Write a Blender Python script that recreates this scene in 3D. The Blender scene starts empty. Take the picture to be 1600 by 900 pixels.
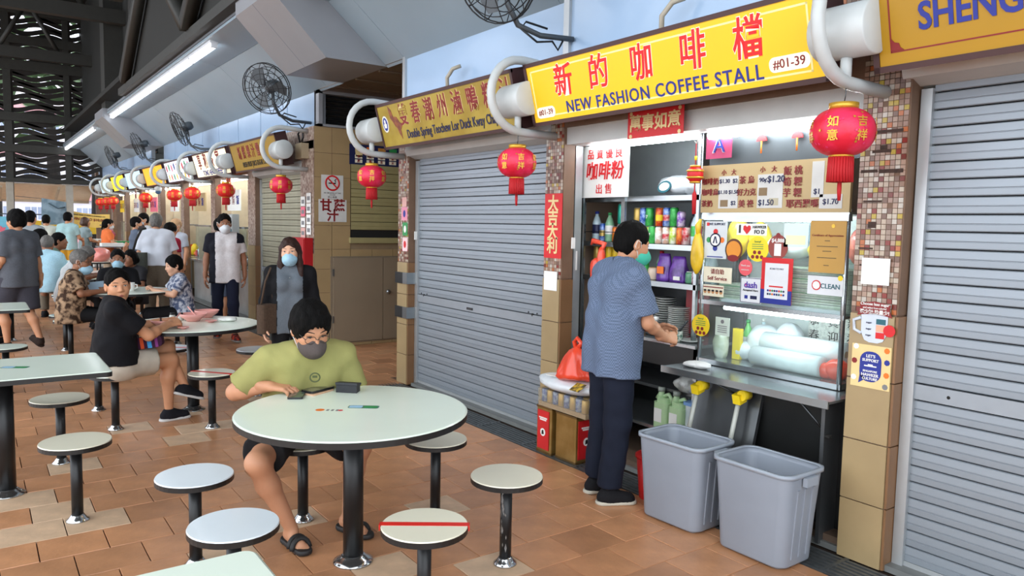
import bpy, bmesh, math, random
import numpy as np
from mathutils import Matrix, Vector, Euler

R = math.radians
PI = math.pi
random.seed(7)
rng = np.random.RandomState(11)
S = bpy.context.scene
COL = S.collection

# ---------------------------------------------------------------- camera
# world: +Y runs along the row of stalls (away), +X points into the stalls, Z up, metres
cd = bpy.data.cameras.new('camera')
cd.sensor_width = 36.0
cd.lens = 1170.0 / 1600.0 * 36.0
cd.clip_start = 0.05
cd.clip_end = 300
cam = bpy.data.objects.new('camera', cd)
COL.objects.link(cam)
_yaw, _pit, _rol = R(35.75), R(-4.8), R(1.15)
_F = Vector((math.sin(_yaw) * math.cos(_pit), math.cos(_yaw) * math.cos(_pit), math.sin(_pit)))
_R0 = Vector((math.cos(_yaw), -math.sin(_yaw), 0))
_U0 = _R0.cross(_F)
_Rv = _R0 * math.cos(_rol) + _U0 * math.sin(_rol)
_Uv = _U0 * math.cos(_rol) - _R0 * math.sin(_rol)
_m = Matrix((_Rv, _Uv, -_F)).transposed().to_4x4()
_m.translation = Vector((0, 0, 1.6))
cam.matrix_world = _m
S.camera = cam

# ---------------------------------------------------------------- sky, daylight, exposure
W = bpy.data.worlds.new('sky')
S.world = W
W.use_nodes = True
_nt = W.node_tree
_bg = _nt.nodes['Background']
_tc = _nt.nodes.new('ShaderNodeTexCoord')
_sep = _nt.nodes.new('ShaderNodeSeparateXYZ')
_rmp = _nt.nodes.new('ShaderNodeValToRGB')
_rmp.color_ramp.elements[0].color = (0.80, 0.86, 0.93, 1)
_rmp.color_ramp.elements[1].color = (0.92, 0.97, 1.0, 1)
_nt.links.new(_tc.outputs['Generated'], _sep.inputs[0])
_nt.links.new(_sep.outputs['Z'], _rmp.inputs[0])
_nt.links.new(_rmp.outputs[0], _bg.inputs['Color'])
_bg.inputs['Strength'].default_value = 4.0

S.view_settings.view_transform = 'Standard'
S.view_settings.look = 'None'
S.view_settings.gamma = 1
S.view_settings.use_curve_mapping = False
S.view_settings.exposure = 0.0
S.cycles.max_bounces = 8
S.cycles.diffuse_bounces = 4
S.cycles.transparent_max_bounces = 12
S.cycles.sample_clamp_indirect = 6.0
S.cycles.caustics_reflective = False
S.cycles.caustics_refractive = False

# ---------------------------------------------------------------- materials
def lin(h):
    h = h.lstrip('#')
    c = [int(h[i:i + 2], 16) / 255 for i in (0, 2, 4)]
    return [x / 12.92 if x <= 0.04045 else ((x + 0.055) / 1.055) ** 2.4 for x in c]

MATS = {}
def mat(key, hexc, rough=.55, metal=0., var=.06, scale=9., bump=0., bscale=60., rand=0., coat=0., emit=0., hex2=None, stretch=None, spec=.5):
    """procedural principled material: noise-varied colour, optional second colour, per-object variation, bump"""
    if key in MATS:
        return MATS[key]
    m = bpy.data.materials.new(key)
    m.use_nodes = True
    nt = m.node_tree
    b = nt.nodes['Principled BSDF']
    c = lin(hexc)
    b.inputs['Roughness'].default_value = rough
    b.inputs['Metallic'].default_value = metal
    b.inputs['Specular IOR Level'].default_value = spec
    if coat:
        b.inputs['Coat Weight'].default_value = coat
        b.inputs['Coat Roughness'].default_value = .08
    b.inputs['Base Color'].default_value = (*c, 1)
    tc = nt.nodes.new('ShaderNodeTexCoord')
    vec = tc.outputs['Object']
    if stretch:
        mp = nt.nodes.new('ShaderNodeMapping')
        mp.inputs['Scale'].default_value = stretch
        nt.links.new(vec, mp.inputs[0])
        vec = mp.outputs[0]
    if var or hex2:
        n = nt.nodes.new('ShaderNodeTexNoise')
        n.inputs['Scale'].default_value = scale
        n.inputs['Detail'].default_value = 4
        nt.links.new(vec, n.inputs['Vector'])
        rp = nt.nodes.new('ShaderNodeValToRGB')
        if hex2:
            c2 = lin(hex2)
            rp.color_ramp.elements[0].position, rp.color_ramp.elements[1].position = .42, .58
            rp.color_ramp.elements[0].color = (*c, 1)
            rp.color_ramp.elements[1].color = (*c2, 1)
        else:
            rp.color_ramp.elements[0].position, rp.color_ramp.elements[1].position = .3, .7
            rp.color_ramp.elements[0].color = (*[x * (1 - var) for x in c], 1)
            rp.color_ramp.elements[1].color = (*[min(1, x * (1 + var)) for x in c], 1)
        nt.links.new(n.outputs['Fac'], rp.inputs[0])
        out = rp.outputs[0]
        if rand:
            oi = nt.nodes.new('ShaderNodeObjectInfo')
            mr = nt.nodes.new('ShaderNodeMapRange')
            mr.inputs['To Min'].default_value, mr.inputs['To Max'].default_value = 1 - rand, 1 + rand
            nt.links.new(oi.outputs['Random'], mr.inputs[0])
            hs = nt.nodes.new('ShaderNodeHueSaturation')
            nt.links.new(mr.outputs[0], hs.inputs['Value'])
            nt.links.new(out, hs.inputs['Color'])
            out = hs.outputs[0]
        nt.links.new(out, b.inputs['Base Color'])
    if bump:
        n2 = nt.nodes.new('ShaderNodeTexNoise')
        n2.inputs['Scale'].default_value = bscale
        n2.inputs['Detail'].default_value = 3
        nt.links.new(vec, n2.inputs['Vector'])
        bp = nt.nodes.new('ShaderNodeBump')
        bp.inputs['Strength'].default_value = bump
        bp.inputs['Distance'].default_value = .01
        nt.links.new(n2.outputs['Fac'], bp.inputs['Height'])
        nt.links.new(bp.outputs[0], b.inputs['Normal'])
    if emit:
        b.inputs['Emission Color'].default_value = (*c, 1)
        b.inputs['Emission Strength'].default_value = emit
    MATS[key] = m
    return m

def glass(key, hexc='#ffffff', alpha=.12, rough=.03):
    """thin clear sheet: mostly transparent with a glossy coat"""
    if key in MATS:
        return MATS[key]
    m = bpy.data.materials.new(key)
    m.use_nodes = True
    nt = m.node_tree
    nt.nodes.clear()
    o = nt.nodes.new('ShaderNodeOutputMaterial')
    t = nt.nodes.new('ShaderNodeBsdfTransparent')
    t.inputs[0].default_value = (*lin(hexc), 1)
    g = nt.nodes.new('ShaderNodeBsdfPrincipled')
    g.inputs['Base Color'].default_value = (*lin(hexc), 1)
    g.inputs['Roughness'].default_value = rough
    mx = nt.nodes.new('ShaderNodeMixShader')
    mx.inputs[0].default_value = alpha
    nt.links.new(t.outputs[0], mx.inputs[1])
    nt.links.new(g.outputs[0], mx.inputs[2])
    nt.links.new(mx.outputs[0], o.inputs[0])
    MATS[key] = m
    return m

def lamp(key, hexc, strength):
    if key in MATS:
        return MATS[key]
    m = bpy.data.materials.new(key)
    m.use_nodes = True
    nt = m.node_tree
    nt.nodes.clear()
    o = nt.nodes.new('ShaderNodeOutputMaterial')
    e = nt.nodes.new('ShaderNodeEmission')
    e.inputs[0].default_value = (*lin(hexc), 1)
    e.inputs[1].default_value = strength
    nt.links.new(e.outputs[0], o.inputs[0])
    MATS[key] = m
    return m

# ---------------------------------------------------------------- mesh builder
class MB:
    def __init__(self, M=None):
        self.v, self.f, self.mi, self.sm = [], [], [], []
        self.M = M
    def add(self, vs, fs, mi=0, smooth=False):
        o = len(self.v)
        if self.M is not None:
            vs = [tuple(self.M @ Vector(p)) for p in vs]
        self.v += [tuple(p) for p in vs]
        self.f += [tuple(i + o for i in q) for q in fs]
        self.mi += [mi] * len(fs)
        self.sm += [smooth] * len(fs)
        return self
    def box(self, c, s, mi=0, rz=0., rx=0., ry=0.):
        x, y, z = s[0] / 2, s[1] / 2, s[2] / 2
        vs = [Vector((a * x, b * y, d * z)) for a in (-1, 1) for b in (-1, 1) for d in (-1, 1)]
        if rz or rx or ry:
            e = Euler((rx, ry, rz)).to_matrix()
            vs = [e @ p for p in vs]
        vs = [tuple(p + Vector(c)) for p in vs]
        return self.add(vs, [(0, 1, 3, 2), (4, 6, 7, 5), (0, 4, 5, 1), (2, 3, 7, 6), (0, 2, 6, 4), (1, 5, 7, 3)], mi)
    def b2(self, lo, hi, mi=0):
        return self.box([(a + b) / 2 for a, b in zip(lo, hi)], [abs(b - a) for a, b in zip(lo, hi)], mi)
    def quad(self, *ps, mi=0):
        return self.add(ps, [tuple(range(len(ps)))], mi)
    def prism(self, poly, z0, z1, mi=0, smooth=False, mi_top=None, mi_bot=None):
        n = len(poly)
        a = sum(poly[i][0] * poly[(i + 1) % n][1] - poly[(i + 1) % n][0] * poly[i][1] for i in range(n))
        if a < 0:
            poly = poly[::-1]
        vs = [(x, y, z0) for x, y in poly] + [(x, y, z1) for x, y in poly]
        self.add(vs, [(i, (i + 1) % n, n + (i + 1) % n, n + i) for i in range(n)], mi, smooth)
        k = len(self.v)
        self.f += [tuple(range(k - n, k)), tuple(range(k - n - 1, k - 2 * n - 1, -1))]
        self.mi += [mi if mi_top is None else mi_top, mi if mi_bot is None else mi_bot]
        self.sm += [False, False]
        return self
    def lathe(self, prof, c=(0, 0, 0), n=24, mi=0, smooth=True, axis='z', cap=True):
        vs, fs = [], []
        for r, z in prof:
            for i in range(n):
                t = 2 * PI * i / n
                p = (r * math.cos(t), r * math.sin(t), z)
                if axis == 'x': p = (p[2], p[0], p[1])
                if axis == 'y': p = (p[1], p[2], p[0])
                vs.append((p[0] + c[0], p[1] + c[1], p[2] + c[2]))
        for j in range(len(prof) - 1):
            for i in range(n):
                k = (i + 1) % n
                fs.append((j * n + i, j * n + k, (j + 1) * n + k, (j + 1) * n + i))
        self.add(vs, fs, mi, smooth)
        o = len(self.v) - n * len(prof)
        if cap:
            if prof[0][0] > 1e-5:
                self.f.append(tuple(o + i for i in range(n - 1, -1, -1))); self.mi.append(mi); self.sm.append(False)
            if prof[-1][0] > 1e-5:
                self.f.append(tuple(o + (len(prof) - 1) * n + i for i in range(n))); self.mi.append(mi); self.sm.append(False)
        return self
    def tube(self, pts, r, n=8, mi=0, closed=False, smooth=True):
        P = [Vector(p) for p in pts]
        m = len(P)
        rs = r if isinstance(r, (list, tuple)) else [r] * m
        vs, fs = [], []
        up = None
        for i, p in enumerate(P):
            a = P[i - 1] if (i > 0 or closed) else P[i]
            b = P[(i + 1) % m] if (i < m - 1 or closed) else P[i]
            d = (b - a)
            d = d.normalized() if d.length > 1e-9 else Vector((0, 0, 1))
            if up is None:
                up = d.orthogonal().normalized()
            up = (up - d * up.dot(d))
            up = up.normalized() if up.length > 1e-6 else d.orthogonal().normalized()
            w = d.cross(up)
            for k in range(n):
                t = 2 * PI * k / n
                vs.append(tuple(p + (up * math.cos(t) + w * math.sin(t)) * rs[i]))
        for i in range(m if closed else m - 1):
            j = (i + 1) % m
            for k in range(n):
                q = (k + 1) % n
                fs.append((i * n + k, i * n + q, j * n + q, j * n + k))
        if not closed:
            fs.append(tuple(range(n - 1, -1, -1)))
            fs.append(tuple((m - 1) * n + k for k in range(n)))
        return self.add(vs, fs, mi, smooth)
    def ball(self, c, r, n=14, m=8, mi=0):
        if not isinstance(r, (list, tuple)): r = (r, r, r)
        vs = [(c[0], c[1], c[2] - r[2])]
        for j in range(1, m):
            t = PI * j / m
            for i in range(n):
                a = 2 * PI * i / n
                vs.append((c[0] + r[0] * math.sin(t) * math.cos(a), c[1] + r[1] * math.sin(t) * math.sin(a), c[2] - r[2] * math.cos(t)))
        vs.append((c[0], c[1], c[2] + r[2]))
        fs = [(0, 1 + (i + 1) % n, 1 + i) for i in range(n)]
        for j in range(m - 2):
            for i in range(n):
                k = (i + 1) % n
                fs.append((1 + j * n + i, 1 + j * n + k, 1 + (j + 1) * n + k, 1 + (j + 1) * n + i))
        e = len(vs) - 1
        fs += [(e, 1 + (m - 2) * n + i, 1 + (m - 2) * n + (i + 1) % n) for i in range(n)]
        return self.add(vs, fs, mi, True)
    def mesh(self, name, mats):
        me = bpy.data.meshes.new(name)
        me.from_pydata(self.v, [], self.f)
        for m in (mats if isinstance(mats, (list, tuple)) else [mats]):
            me.materials.append(m)
        me.polygons.foreach_set('material_index', self.mi)
        me.polygons.foreach_set('use_smooth', self.sm)
        me.update()
        return me

def rrect(w, h, r, n=5, cx=0, cy=0):
    out = []
    for qx, qy, a0 in ((1, 1, 0), (-1, 1, 90), (-1, -1, 180), (1, -1, 270)):
        for i in range(n + 1):
            t = R(a0 + 90 * i / n)
            out.append((cx + qx * (w / 2 - r) + r * math.cos(t), cy + qy * (h / 2 - r) + r * math.sin(t)))
    return out

def circ(r, n=32, cx=0, cy=0, ry=None):
    ry = r if ry is None else ry
    return [(cx + r * math.cos(2 * PI * i / n), cy + ry * math.sin(2 * PI * i / n)) for i in range(n)]

# ---------------------------------------------------------------- objects
def O(name, mb, mats, parent=None, loc=(0, 0, 0), rz=0., kind=None, rot=None):
    me = mb.mesh(name, mats) if isinstance(mb, MB) else mb
    o = bpy.data.objects.new(name, me)
    COL.objects.link(o)
    o.location = loc
    o.rotation_euler = rot if rot else (0, 0, rz)
    if parent is not None:
        o.parent = parent
    if kind:
        o['kind'] = kind
    return o

def tag(o, label, cat, group=None):
    o['label'] = label
    o['category'] = cat
    if group:
        o['group'] = group
    return o

def thing(name, label, cat, loc=(0, 0, 0), rz=0., group=None, rot=None):
    o = bpy.data.objects.new(name, None)
    COL.objects.link(o)
    o.empty_display_size = .05
    o.location = loc
    o.rotation_euler = rot if rot else (0, 0, rz)
    return tag(o, label, cat, group)

def dup(root, loc, rz=None, label=None, group=None):
    r = root.copy()
    COL.objects.link(r)
    r.location = loc
    if rz is not None:
        r.rotation_euler = (0, 0, rz)
    if label: r['label'] = label
    if group: r['group'] = group
    for ch in list(root.children):
        c = ch.copy(); COL.objects.link(c); c.parent = r
        for g in list(ch.children):
            d = g.copy(); COL.objects.link(d); d.parent = c
    return r

def text_mesh(s, size, mats, depth=.0015, bold=0., shear=0., sx=1., align='CENTER', spacing=1., line=1.):
    cu = bpy.data.curves.new('lettering', 'FONT')
    cu.body = s
    cu.size = size
    cu.align_x = align
    cu.align_y = 'CENTER'
    cu.extrude = depth
    cu.offset = bold * size
    cu.shear = shear
    cu.space_character = spacing
    cu.space_line = line
    cu.resolution_u = 3
    ob = bpy.data.objects.new('lettering', cu)
    me = bpy.data.meshes.new_from_object(ob)
    bpy.data.objects.remove(ob)
    bpy.data.curves.remove(cu)
    n = len(me.vertices)
    co = np.empty(n * 3)
    me.vertices.foreach_get('co', co)
    co = co.reshape(-1, 3)
    # stand the flat text up: reading along +x, facing -y
    out = np.stack([co[:, 0] * sx, -co[:, 2], co[:, 1]], 1)
    me.vertices.foreach_set('co', out.ravel())
    me.materials.clear()
    me.materials.append(mats)
    me.update()
    return me

def letter(parent, s, size, m, loc, rz=0., rot=None, **k):
    return O('lettering', text_mesh(s, size, m, **k), None, parent, loc, rz, rot=rot)

FR = -PI / 2     # facing of the stall front: local x reads towards -Y, local y goes into the stalls
# ================================================================ STRUCTURE
XF, XS, XG = 3.45, 3.55, 3.66          # pillar faces, shutter plane, glass of the coffee stall

def cam_uv(x, y, z):
    d = Vector((x, y, z)) - Vector((0, 0, 1.6))
    w = d.dot(_F)
    if w < .1: return None
    return 800 + 1170 * d.dot(_Rv) / w, 450 - 1170 * d.dot(_Uv) / w, w

# ---- floor: terracotta tiles laid in half bond, rows along X
TX, TY, GAP = .29, .266, .005
m_tile = mat('terracotta', '#bb8660', .32, var=.14, scale=7, bump=.12, bscale=35, rand=.16)
m_tile2 = mat('terracotta_dark', '#ad7955', .32, var=.16, scale=8, bump=.12, bscale=35)
m_tile3 = mat('terracotta_light', '#c4926b', .34, var=.16, scale=6, bump=.12, bscale=35)
m_pale = mat('pale_slab', '#c9aa8c', .42, var=.14, scale=10, bump=.1, bscale=30, rand=.06)
m_grout = mat('grout', '#3a2a20', .8, var=.1)
fl = MB().b2((-9, -6, -.30), (7.2, 31, -.012))
floor = O('floor', fl, m_grout, kind='structure')
bases = [(2.0, 2.79), (1.395, 2.5), (2.02, 3.49), (1.39, 3.81), (.79, 3.57), (.78, 2.9), (.40, 4.43), (.42, 5.54), (.83, 6.25), (1.44, 5.93), (1.37, 3.14), (1.60, 3.05),
         (.11, 5.01), (.30, 4.72), (.16, 4.4), (1.44, 6.59), (2.3, 4.9), (2.55, 4.7), (2.06, 6.84), (.86, 9.74), (1.1, 5.75), (1.68, 5.9)]
tiles = []
j0, j1 = -22, 101
for j in range(j0, j1):
    y0 = 3.985 + j * TY
    off = .495 if j % 2 == 0 else .63
    for i in range(-34, 27):
        x0 = off + i * TX
        cx, cy = x0 + TX / 2, y0 + TY / 2
        inner = 6.72 < cy < 9.03 and cx < 6.9
        if x0 > 3.15 and not inner:
            continue
        wid = TX - GAP if inner else min(TX - GAP, 3.19 - x0)
        pale = any(x0 <= bx < x0 + TX and y0 <= by < y0 + TY for bx, by in bases)
        uv = cam_uv(cx, cy, 0)
        vis = uv is not None and -40 < uv[0] < 1640 and -40 < uv[1] < 960
        tiles.append((uv[2] if vis else 1e3 + abs(cy), x0, y0, pale, wid))
tiles.sort()
def tile_mb(w, h, mb, x0, y0, mi=0, z=0.):
    b = .0012
    vs = [(x0 + b, y0 + b, z), (x0 + w - b, y0 + b, z), (x0 + w - b, y0 + h - b, z), (x0 + b, y0 + h - b, z),
          (x0, y0, z - .0025), (x0 + w, y0, z - .0025), (x0 + w, y0 + h, z - .0025), (x0, y0 + h, z - .0025),
          (x0, y0, z - .012), (x0 + w, y0, z - .012), (x0 + w, y0 + h, z - .012), (x0, y0 + h, z - .012)]
    fs = [(0, 1, 2, 3)] + [(4 + a, 4 + (a + 1) % 4, (a + 1) % 4, a) for a in range(4)] + [(8 + a, 8 + (a + 1) % 4, 4 + (a + 1) % 4, 4 + a) for a in range(4)]
    return mb.add(vs, fs, mi)
me_t = tile_mb(TX - GAP, TY - GAP, MB(), 0, 0).mesh('tile', m_tile)
me_p = tile_mb(TX - GAP, TY - GAP, MB(), 0, 0).mesh('tile', m_pale)
rest = MB()
for k, (d, x0, y0, pale, wid) in enumerate(tiles):
    if k < 300:
        me = (me_p if pale else me_t) if wid == TX - GAP else tile_mb(wid, TY - GAP, MB(), 0, 0).mesh('tile', m_tile)
        O('tile', me, None, floor, (x0, y0, random.uniform(-.0012, .0012)))
    else:
        tile_mb(wid, TY - GAP, rest, x0, y0, 3 if pale else random.choice((0, 0, 1, 2)))
O('far_tiles', rest, [m_tile, m_tile2, m_tile3, m_pale], floor, kind='stuff')

# ---- drain channel with its grating, along the stall fronts
m_grate = mat('grate_steel', '#6f7375', .4, .7, var=.2, scale=20)
m_dark = mat('dark_void', '#14120f', .9, var=0)
chan = O('drain_channel', MB().b2((3.19, -3, -.011), (3.45, 6.7, -.009)).b2((3.19, 9.05, -.011), (3.45, 27, -.009)), m_dark, floor)
for k in range(7):
    x = 3.205 + k * .034
    O('grate_bar', MB().b2((x, -3, -.009), (x + .017, 6.7, .0)).b2((x, 9.05, -.009), (x + .017, 27, .0)), m_grate, floor)
for y in [a * .6 - 2.9 for a in range(16)]:
    O('grate_cross_bar', MB().b2((3.2, y, -.008), (3.44, y + .02, .002)), m_grate, floor)
O('drain_channel', MB().b2((3.45, 6.74, -.011), (4.2, 6.95, -.008)), m_dark, floor)
for k in range(6):
    O('grate_bar', MB().b2((3.46, 6.75 + k * .033, -.008), (4.2, 6.767 + k * .033, .001)), m_grate, floor)

# ---- stall party walls, pillars and fascia
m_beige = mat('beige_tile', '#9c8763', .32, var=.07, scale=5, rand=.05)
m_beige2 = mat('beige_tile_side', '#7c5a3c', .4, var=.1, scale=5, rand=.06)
m_wall = mat('tile_joint', '#857257', .8, var=.06)
m_brown = mat('brown_reveal', '#6e5543', .6, var=.1)
MOS = [mat('mosaic_%d' % i, h, .3, var=.08, scale=30) for i, h in enumerate(
    ('#aea190', '#b5ada2', '#94786a', '#876a58', '#9f8472', '#6c5042', '#7a261d', '#a85e30', '#a68f30', '#a99886', '#8f7a6c', '#6a2a20'))]
m_mosbed = mat('mosaic_bed', '#9c8a7b', .8)

def old_tape(parent, y_hi, y_lo, spots):
    for z, a, b, h in spots:
        O('tape_residue', MB().b2((XF - .0055, y_hi - b, z), (XF - .004, y_hi - a, z + h)), mat('tape_brown', '#3c2a22', .8, var=.3, scale=60), parent)

def mosaic(parent, y_hi, y_lo, z0, z1, name='mosaic', s=.0248, x=XF):
    """small square tiles proud of a face at x, facing -X"""
    mb = MB()
    ny, nz = max(1, round((y_hi - y_lo) / s)), max(1, round((z1 - z0) / s))
    sy, sz = (y_hi - y_lo) / ny, (z1 - z0) / nz
    g, d = .0016, .0035
    for a in range(ny):
        for b in range(nz):
            ya, yb = y_hi - a * sy - g, y_hi - (a + 1) * sy + g
            za, zb = z0 + b * sz + g, z0 + (b + 1) * sz - g
            e = x - d - random.random() * .001
            if random.random() < .012:      # a few tiles have fallen out
                continue
            vs = [(e, ya, za), (e, yb, za), (e, yb, zb), (e, ya, zb), (x, ya, za), (x, yb, za), (x, yb, zb), (x, ya, zb)]
            mb.add(vs, [(0, 3, 2, 1), (0, 1, 5, 4), (1, 2, 6, 5), (2, 3, 7, 6), (3, 0, 4, 7)], random.choice((0, 0, 1, 1, 2, 2, 3, 3, 4, 4, 5, 5, 6, 7, 8, 9, 9, 10, 10, 11)))
    return O(name, mb, MOS, parent, kind='stuff')

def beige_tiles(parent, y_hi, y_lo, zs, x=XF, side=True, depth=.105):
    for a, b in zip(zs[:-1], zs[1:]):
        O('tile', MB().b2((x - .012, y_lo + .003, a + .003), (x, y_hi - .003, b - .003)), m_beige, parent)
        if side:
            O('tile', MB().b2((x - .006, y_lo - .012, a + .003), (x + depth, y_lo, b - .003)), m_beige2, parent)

def pillar(y_lo, y_hi, near=True):
    p = O('pillar', MB().b2((XF, y_lo, 0), (XF + .105, y_hi, 2.77)), m_brown, kind='structure')
    beige_tiles(p, y_hi, y_lo, (0, .3, .6, .9, 1.215))
    if near:
        mosaic(p, y_hi, y_lo, 1.22, 2.5)
    else:
        O('mosaic_face', MB().b2((XF - .004, y_lo + .003, 1.22), (XF, y_hi - .003, 2.5)), m_farmos, p)
    O('reveal', MB().b2((XF, y_lo - .006, 1.22), (XF + .1, y_lo, 2.3)), m_brown, p)
    return p

# mosaic as colour only where it is too far to tell the small tiles apart
m_farmos = mat('far_mosaic', '#a58a76', .5, var=.1)
_n = m_farmos.node_tree
_v = _n.nodes.new('ShaderNodeTexVoronoi'); _v.inputs['Scale'].default_value = 38; _v.distance = 'CHEBYCHEV'; _v.inputs['Randomness'].default_value = .15
_r = _n.nodes.new('ShaderNodeValToRGB')
_r.color_ramp.elements[0].color = (*lin('#a8988a'), 1); _r.color_ramp.elements[1].color = (*lin('#6a4c3e'), 1)
_sp = _n.nodes.new('ShaderNodeSeparateColor')
_tc2 = _n.nodes.new('ShaderNodeTexCoord')
_n.links.new(_tc2.outputs['Object'], _v.inputs['Vector'])
_n.links.new(_v.outputs['Color'], _sp.inputs[0]); _n.links.new(_sp.outputs[0], _r.inputs[0])
_n.links.new(_r.outputs[0], _n.nodes['Principled BSDF'].inputs['Base Color'])

P1 = pillar(1.75, 1.97)
P2 = pillar(4.19, 4.39)
P3 = pillar(6.54, 6.75)
P0 = pillar(-.75, -.48, False)
PY = [11.42, 13.72, 16.1, 18.4, 20.75, 23.1, 25.5]
FP = [pillar(y, y + .36 if y < 12 else y + .27, False) for y in PY]

fas = O('wall_right', MB().b2((XF, -3, 2.3), (XF + .25, 6.75, 2.77)).b2((XF, 9.03, 2.3), (XF + .25, 29, 2.77))
        .b2((3.95, -3, 0), (4.05, 1.8, 2.4)).b2((3.7, 4.50, 0), (3.8, 6.7, 2.4)).b2((3.9, 6.65, 0), (7.0, 6.75, 3.2)).b2((3.7, 9.5, 0), (3.8, 11.5, 2.4)), m_brown, kind='structure')
mosaic(fas, 6.75, -.6, 2.56, 2.77)
O('mosaic_face', MB().b2((XF - .004, 9.03, 2.5), (XF, 29, 2.77)), m_farmos, fas)

old_tape(P1, 1.97, 1.75, ((2.06, .01, .20, .014), (1.97, .06, .15, .012), (1.985, .10, .13, .02), (1.88, .01, .09, .014), (1.875, .10, .21, .018), (1.74, .03, .12, .01), (1.62, .06, .10, .03), (1.52, .02, .09, .008), (1.44, .03, .12, .008)))
# steel plates round the foot of the third pillar
m_steel = mat('steel', '#9aa0a3', .28, .9, var=.08, scale=4, bump=.02)
m_steel_d = mat('steel_dark', '#4a4d4f', .3, .85, var=.2, scale=3)
m_alu = mat('aluminium', '#b4b8ba', .4, .6, var=.06, scale=6)
m_box = mat('shutter_box_grey', '#b9bbb9', .5, .1, var=.05, scale=6)
m_slat = mat('slat_grey', '#8b939b', .42, .35, var=.07, scale=2.2, stretch=(.3, 1, 6), rand=.03)
for z in (.72, 1.06):
    O('steel_plate', MB().b2((XF - .03, 6.60, z - .055), (XF - .012, 6.76, z + .055)), m_steel_d, P3)
    O('steel_plate', MB().b2((XF - .03, 6.51, z - .055), (XF + .1, 6.60, z + .055)), m_steel, P3)

# ---- roller shutters, one slat at a time
def slat_mesh(w, h, m):
    prof = [(.0, .0005), (-.010, .001), (-.014, .005), (-.0145, h * .40), (-.0115, h * .43), (-.0115, h * .45), (-.0145, h * .48), (-.013, h - .008), (-.009, h - .0045), (0, h - .0035)]
    mb = MB()
    vs = [(0, y, z) for y, z in prof] + [(w, y, z) for y, z in prof]
    n = len(prof)
    mb.add(vs, [(i, n + i, n + i + 1, i + 1) for i in range(n - 1)])
    return mb.mesh('slat', m)

def shutter(label, y_hi, y_lo, z1=2.2, h=.078, m=None, x=XS, locks=(), box=True):
    m = m or m_slat
    w = y_hi - y_lo
    t = thing('roller_shutter', label, 'shutter', (x, y_hi, 0), FR, 'closed roller shutters')
    n = int((z1 - .05) / h)
    me = slat_mesh(w - .1, h, m)
    for i in range(n + 1):
        if i == 10: continue
        O('slat', me, None, t, (.05, 0, .05 + i * h))
    O('lift_rail', MB().box((w / 2, -.012, .05 + 10.5 * h), (w - .1, .022, h - .008)), mat('lift_rail_grey', '#949ba2', .4, .4, var=.05), t)
    O('bottom_rail', MB().box((w / 2, -.004, .028), (w - .08, .03, .05)), m_alu, t)
    for u in (.025, w - .025):
        O('guide_rail', MB().box((u, -.012, z1 / 2), (.05, .045, z1)), m_alu, t)
    O('backing', MB().box((w / 2, .02, z1 / 2), (w, .004, z1)), m_dark, t)
    if box:
        hb = MB().prism([(0.06, 0), (.06, -.05), (.03, -.13), (-.02, -.15), (-.09, -.13), (-.12, -.06), (-.12, 0)], 0, w + .1)
        ob = O('shutter_box', hb, m_box, t, rot=(0, 0, 0))
        # profile lies in (z, y): stand it along x
        me2 = ob.data
        for v in me2.vertices:
            a, b, c = v.co
            v.co = (c - .05, b + .02, z1 + .075 - a)
        me2.update()
    for u, z in locks:
        lk = O('lock', MB().lathe([(.0, -.024), (.016, -.022), (.016, -.010)], (u, 0, z), 12, axis='y'), m_dark, t)
        for a in (-.055, .055):
            for c in (-.02, .02):
                O('rivet', MB().lathe([(0, -.02), (.006, -.019), (.006, -.010)], (u + a, 0, z + c), 8, axis='y'), m_dark, lk)
    return t

shutter('grey closed roller shutter under the blue-lettered yellow sign', 1.735, -.48, 2.25, locks=((.20, .868), (1.6, .868)))
sm_ = shutter('grey closed roller shutter under the roast duck sign', 6.525, 4.39, 2.2, locks=((.16, .90), (1.9, .90)))
O('handle', MB().box((1.0, -.026, .86), (.09, .012, .02)), m_steel_d, sm_)
shutter('closed roller shutter behind the masked long-haired woman', 11.42, 9.5, 2.2, m=mat('slat_cream', '#96937f', .5, .25, var=.07, rand=.03))

# threshold strip under the shutters
O('trim_1', MB().b2((3.46, -3, 0), (3.6, 6.48, .03)).b2((3.46, 9.5, 0), (3.6, 29, .03)), mat('threshold', '#7a7c7a', .5, .3, var=.1), kind='structure')

# ---- white panels above the fascia
m_panel = mat('white_panel', '#9db6d2', .22, var=.03, scale=2, coat=.3)
m_joint = mat('panel_joint', '#6f767d', .6)
upw = O('wall_upper', MB().b2((3.53, -3, 2.77), (3.6, 6.75, 3.24)).b2((3.53, 9.03, 2.77), (3.6, 18.3, 3.24)).b2((3.53, 19.7, 2.77), (3.6, 29, 3.24)), m_joint, kind='structure')
def panels(y0, y1, step):
    y = y1
    while y > y0 + .05:
        a = max(y0, y - step)
        O('panel', MB().b2((3.515, a + .012, 2.775), (3.53, y - .012, 3.235)), m_panel, upw)
        y = a
panels(-3, 4.25, 2.4); panels(4.25, 6.75, 2.5); panels(9.03, 18.3, 1.16); panels(19.7, 29, 1.16)
O('mullion', MB().b2((3.49, 4.22, 2.77), (3.515, 4.28, 3.24)), m_alu, upw)
O('end_post', MB().b2((3.49, 6.72, 2.77), (3.6, 6.77, 3.24)), m_alu, upw)

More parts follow.
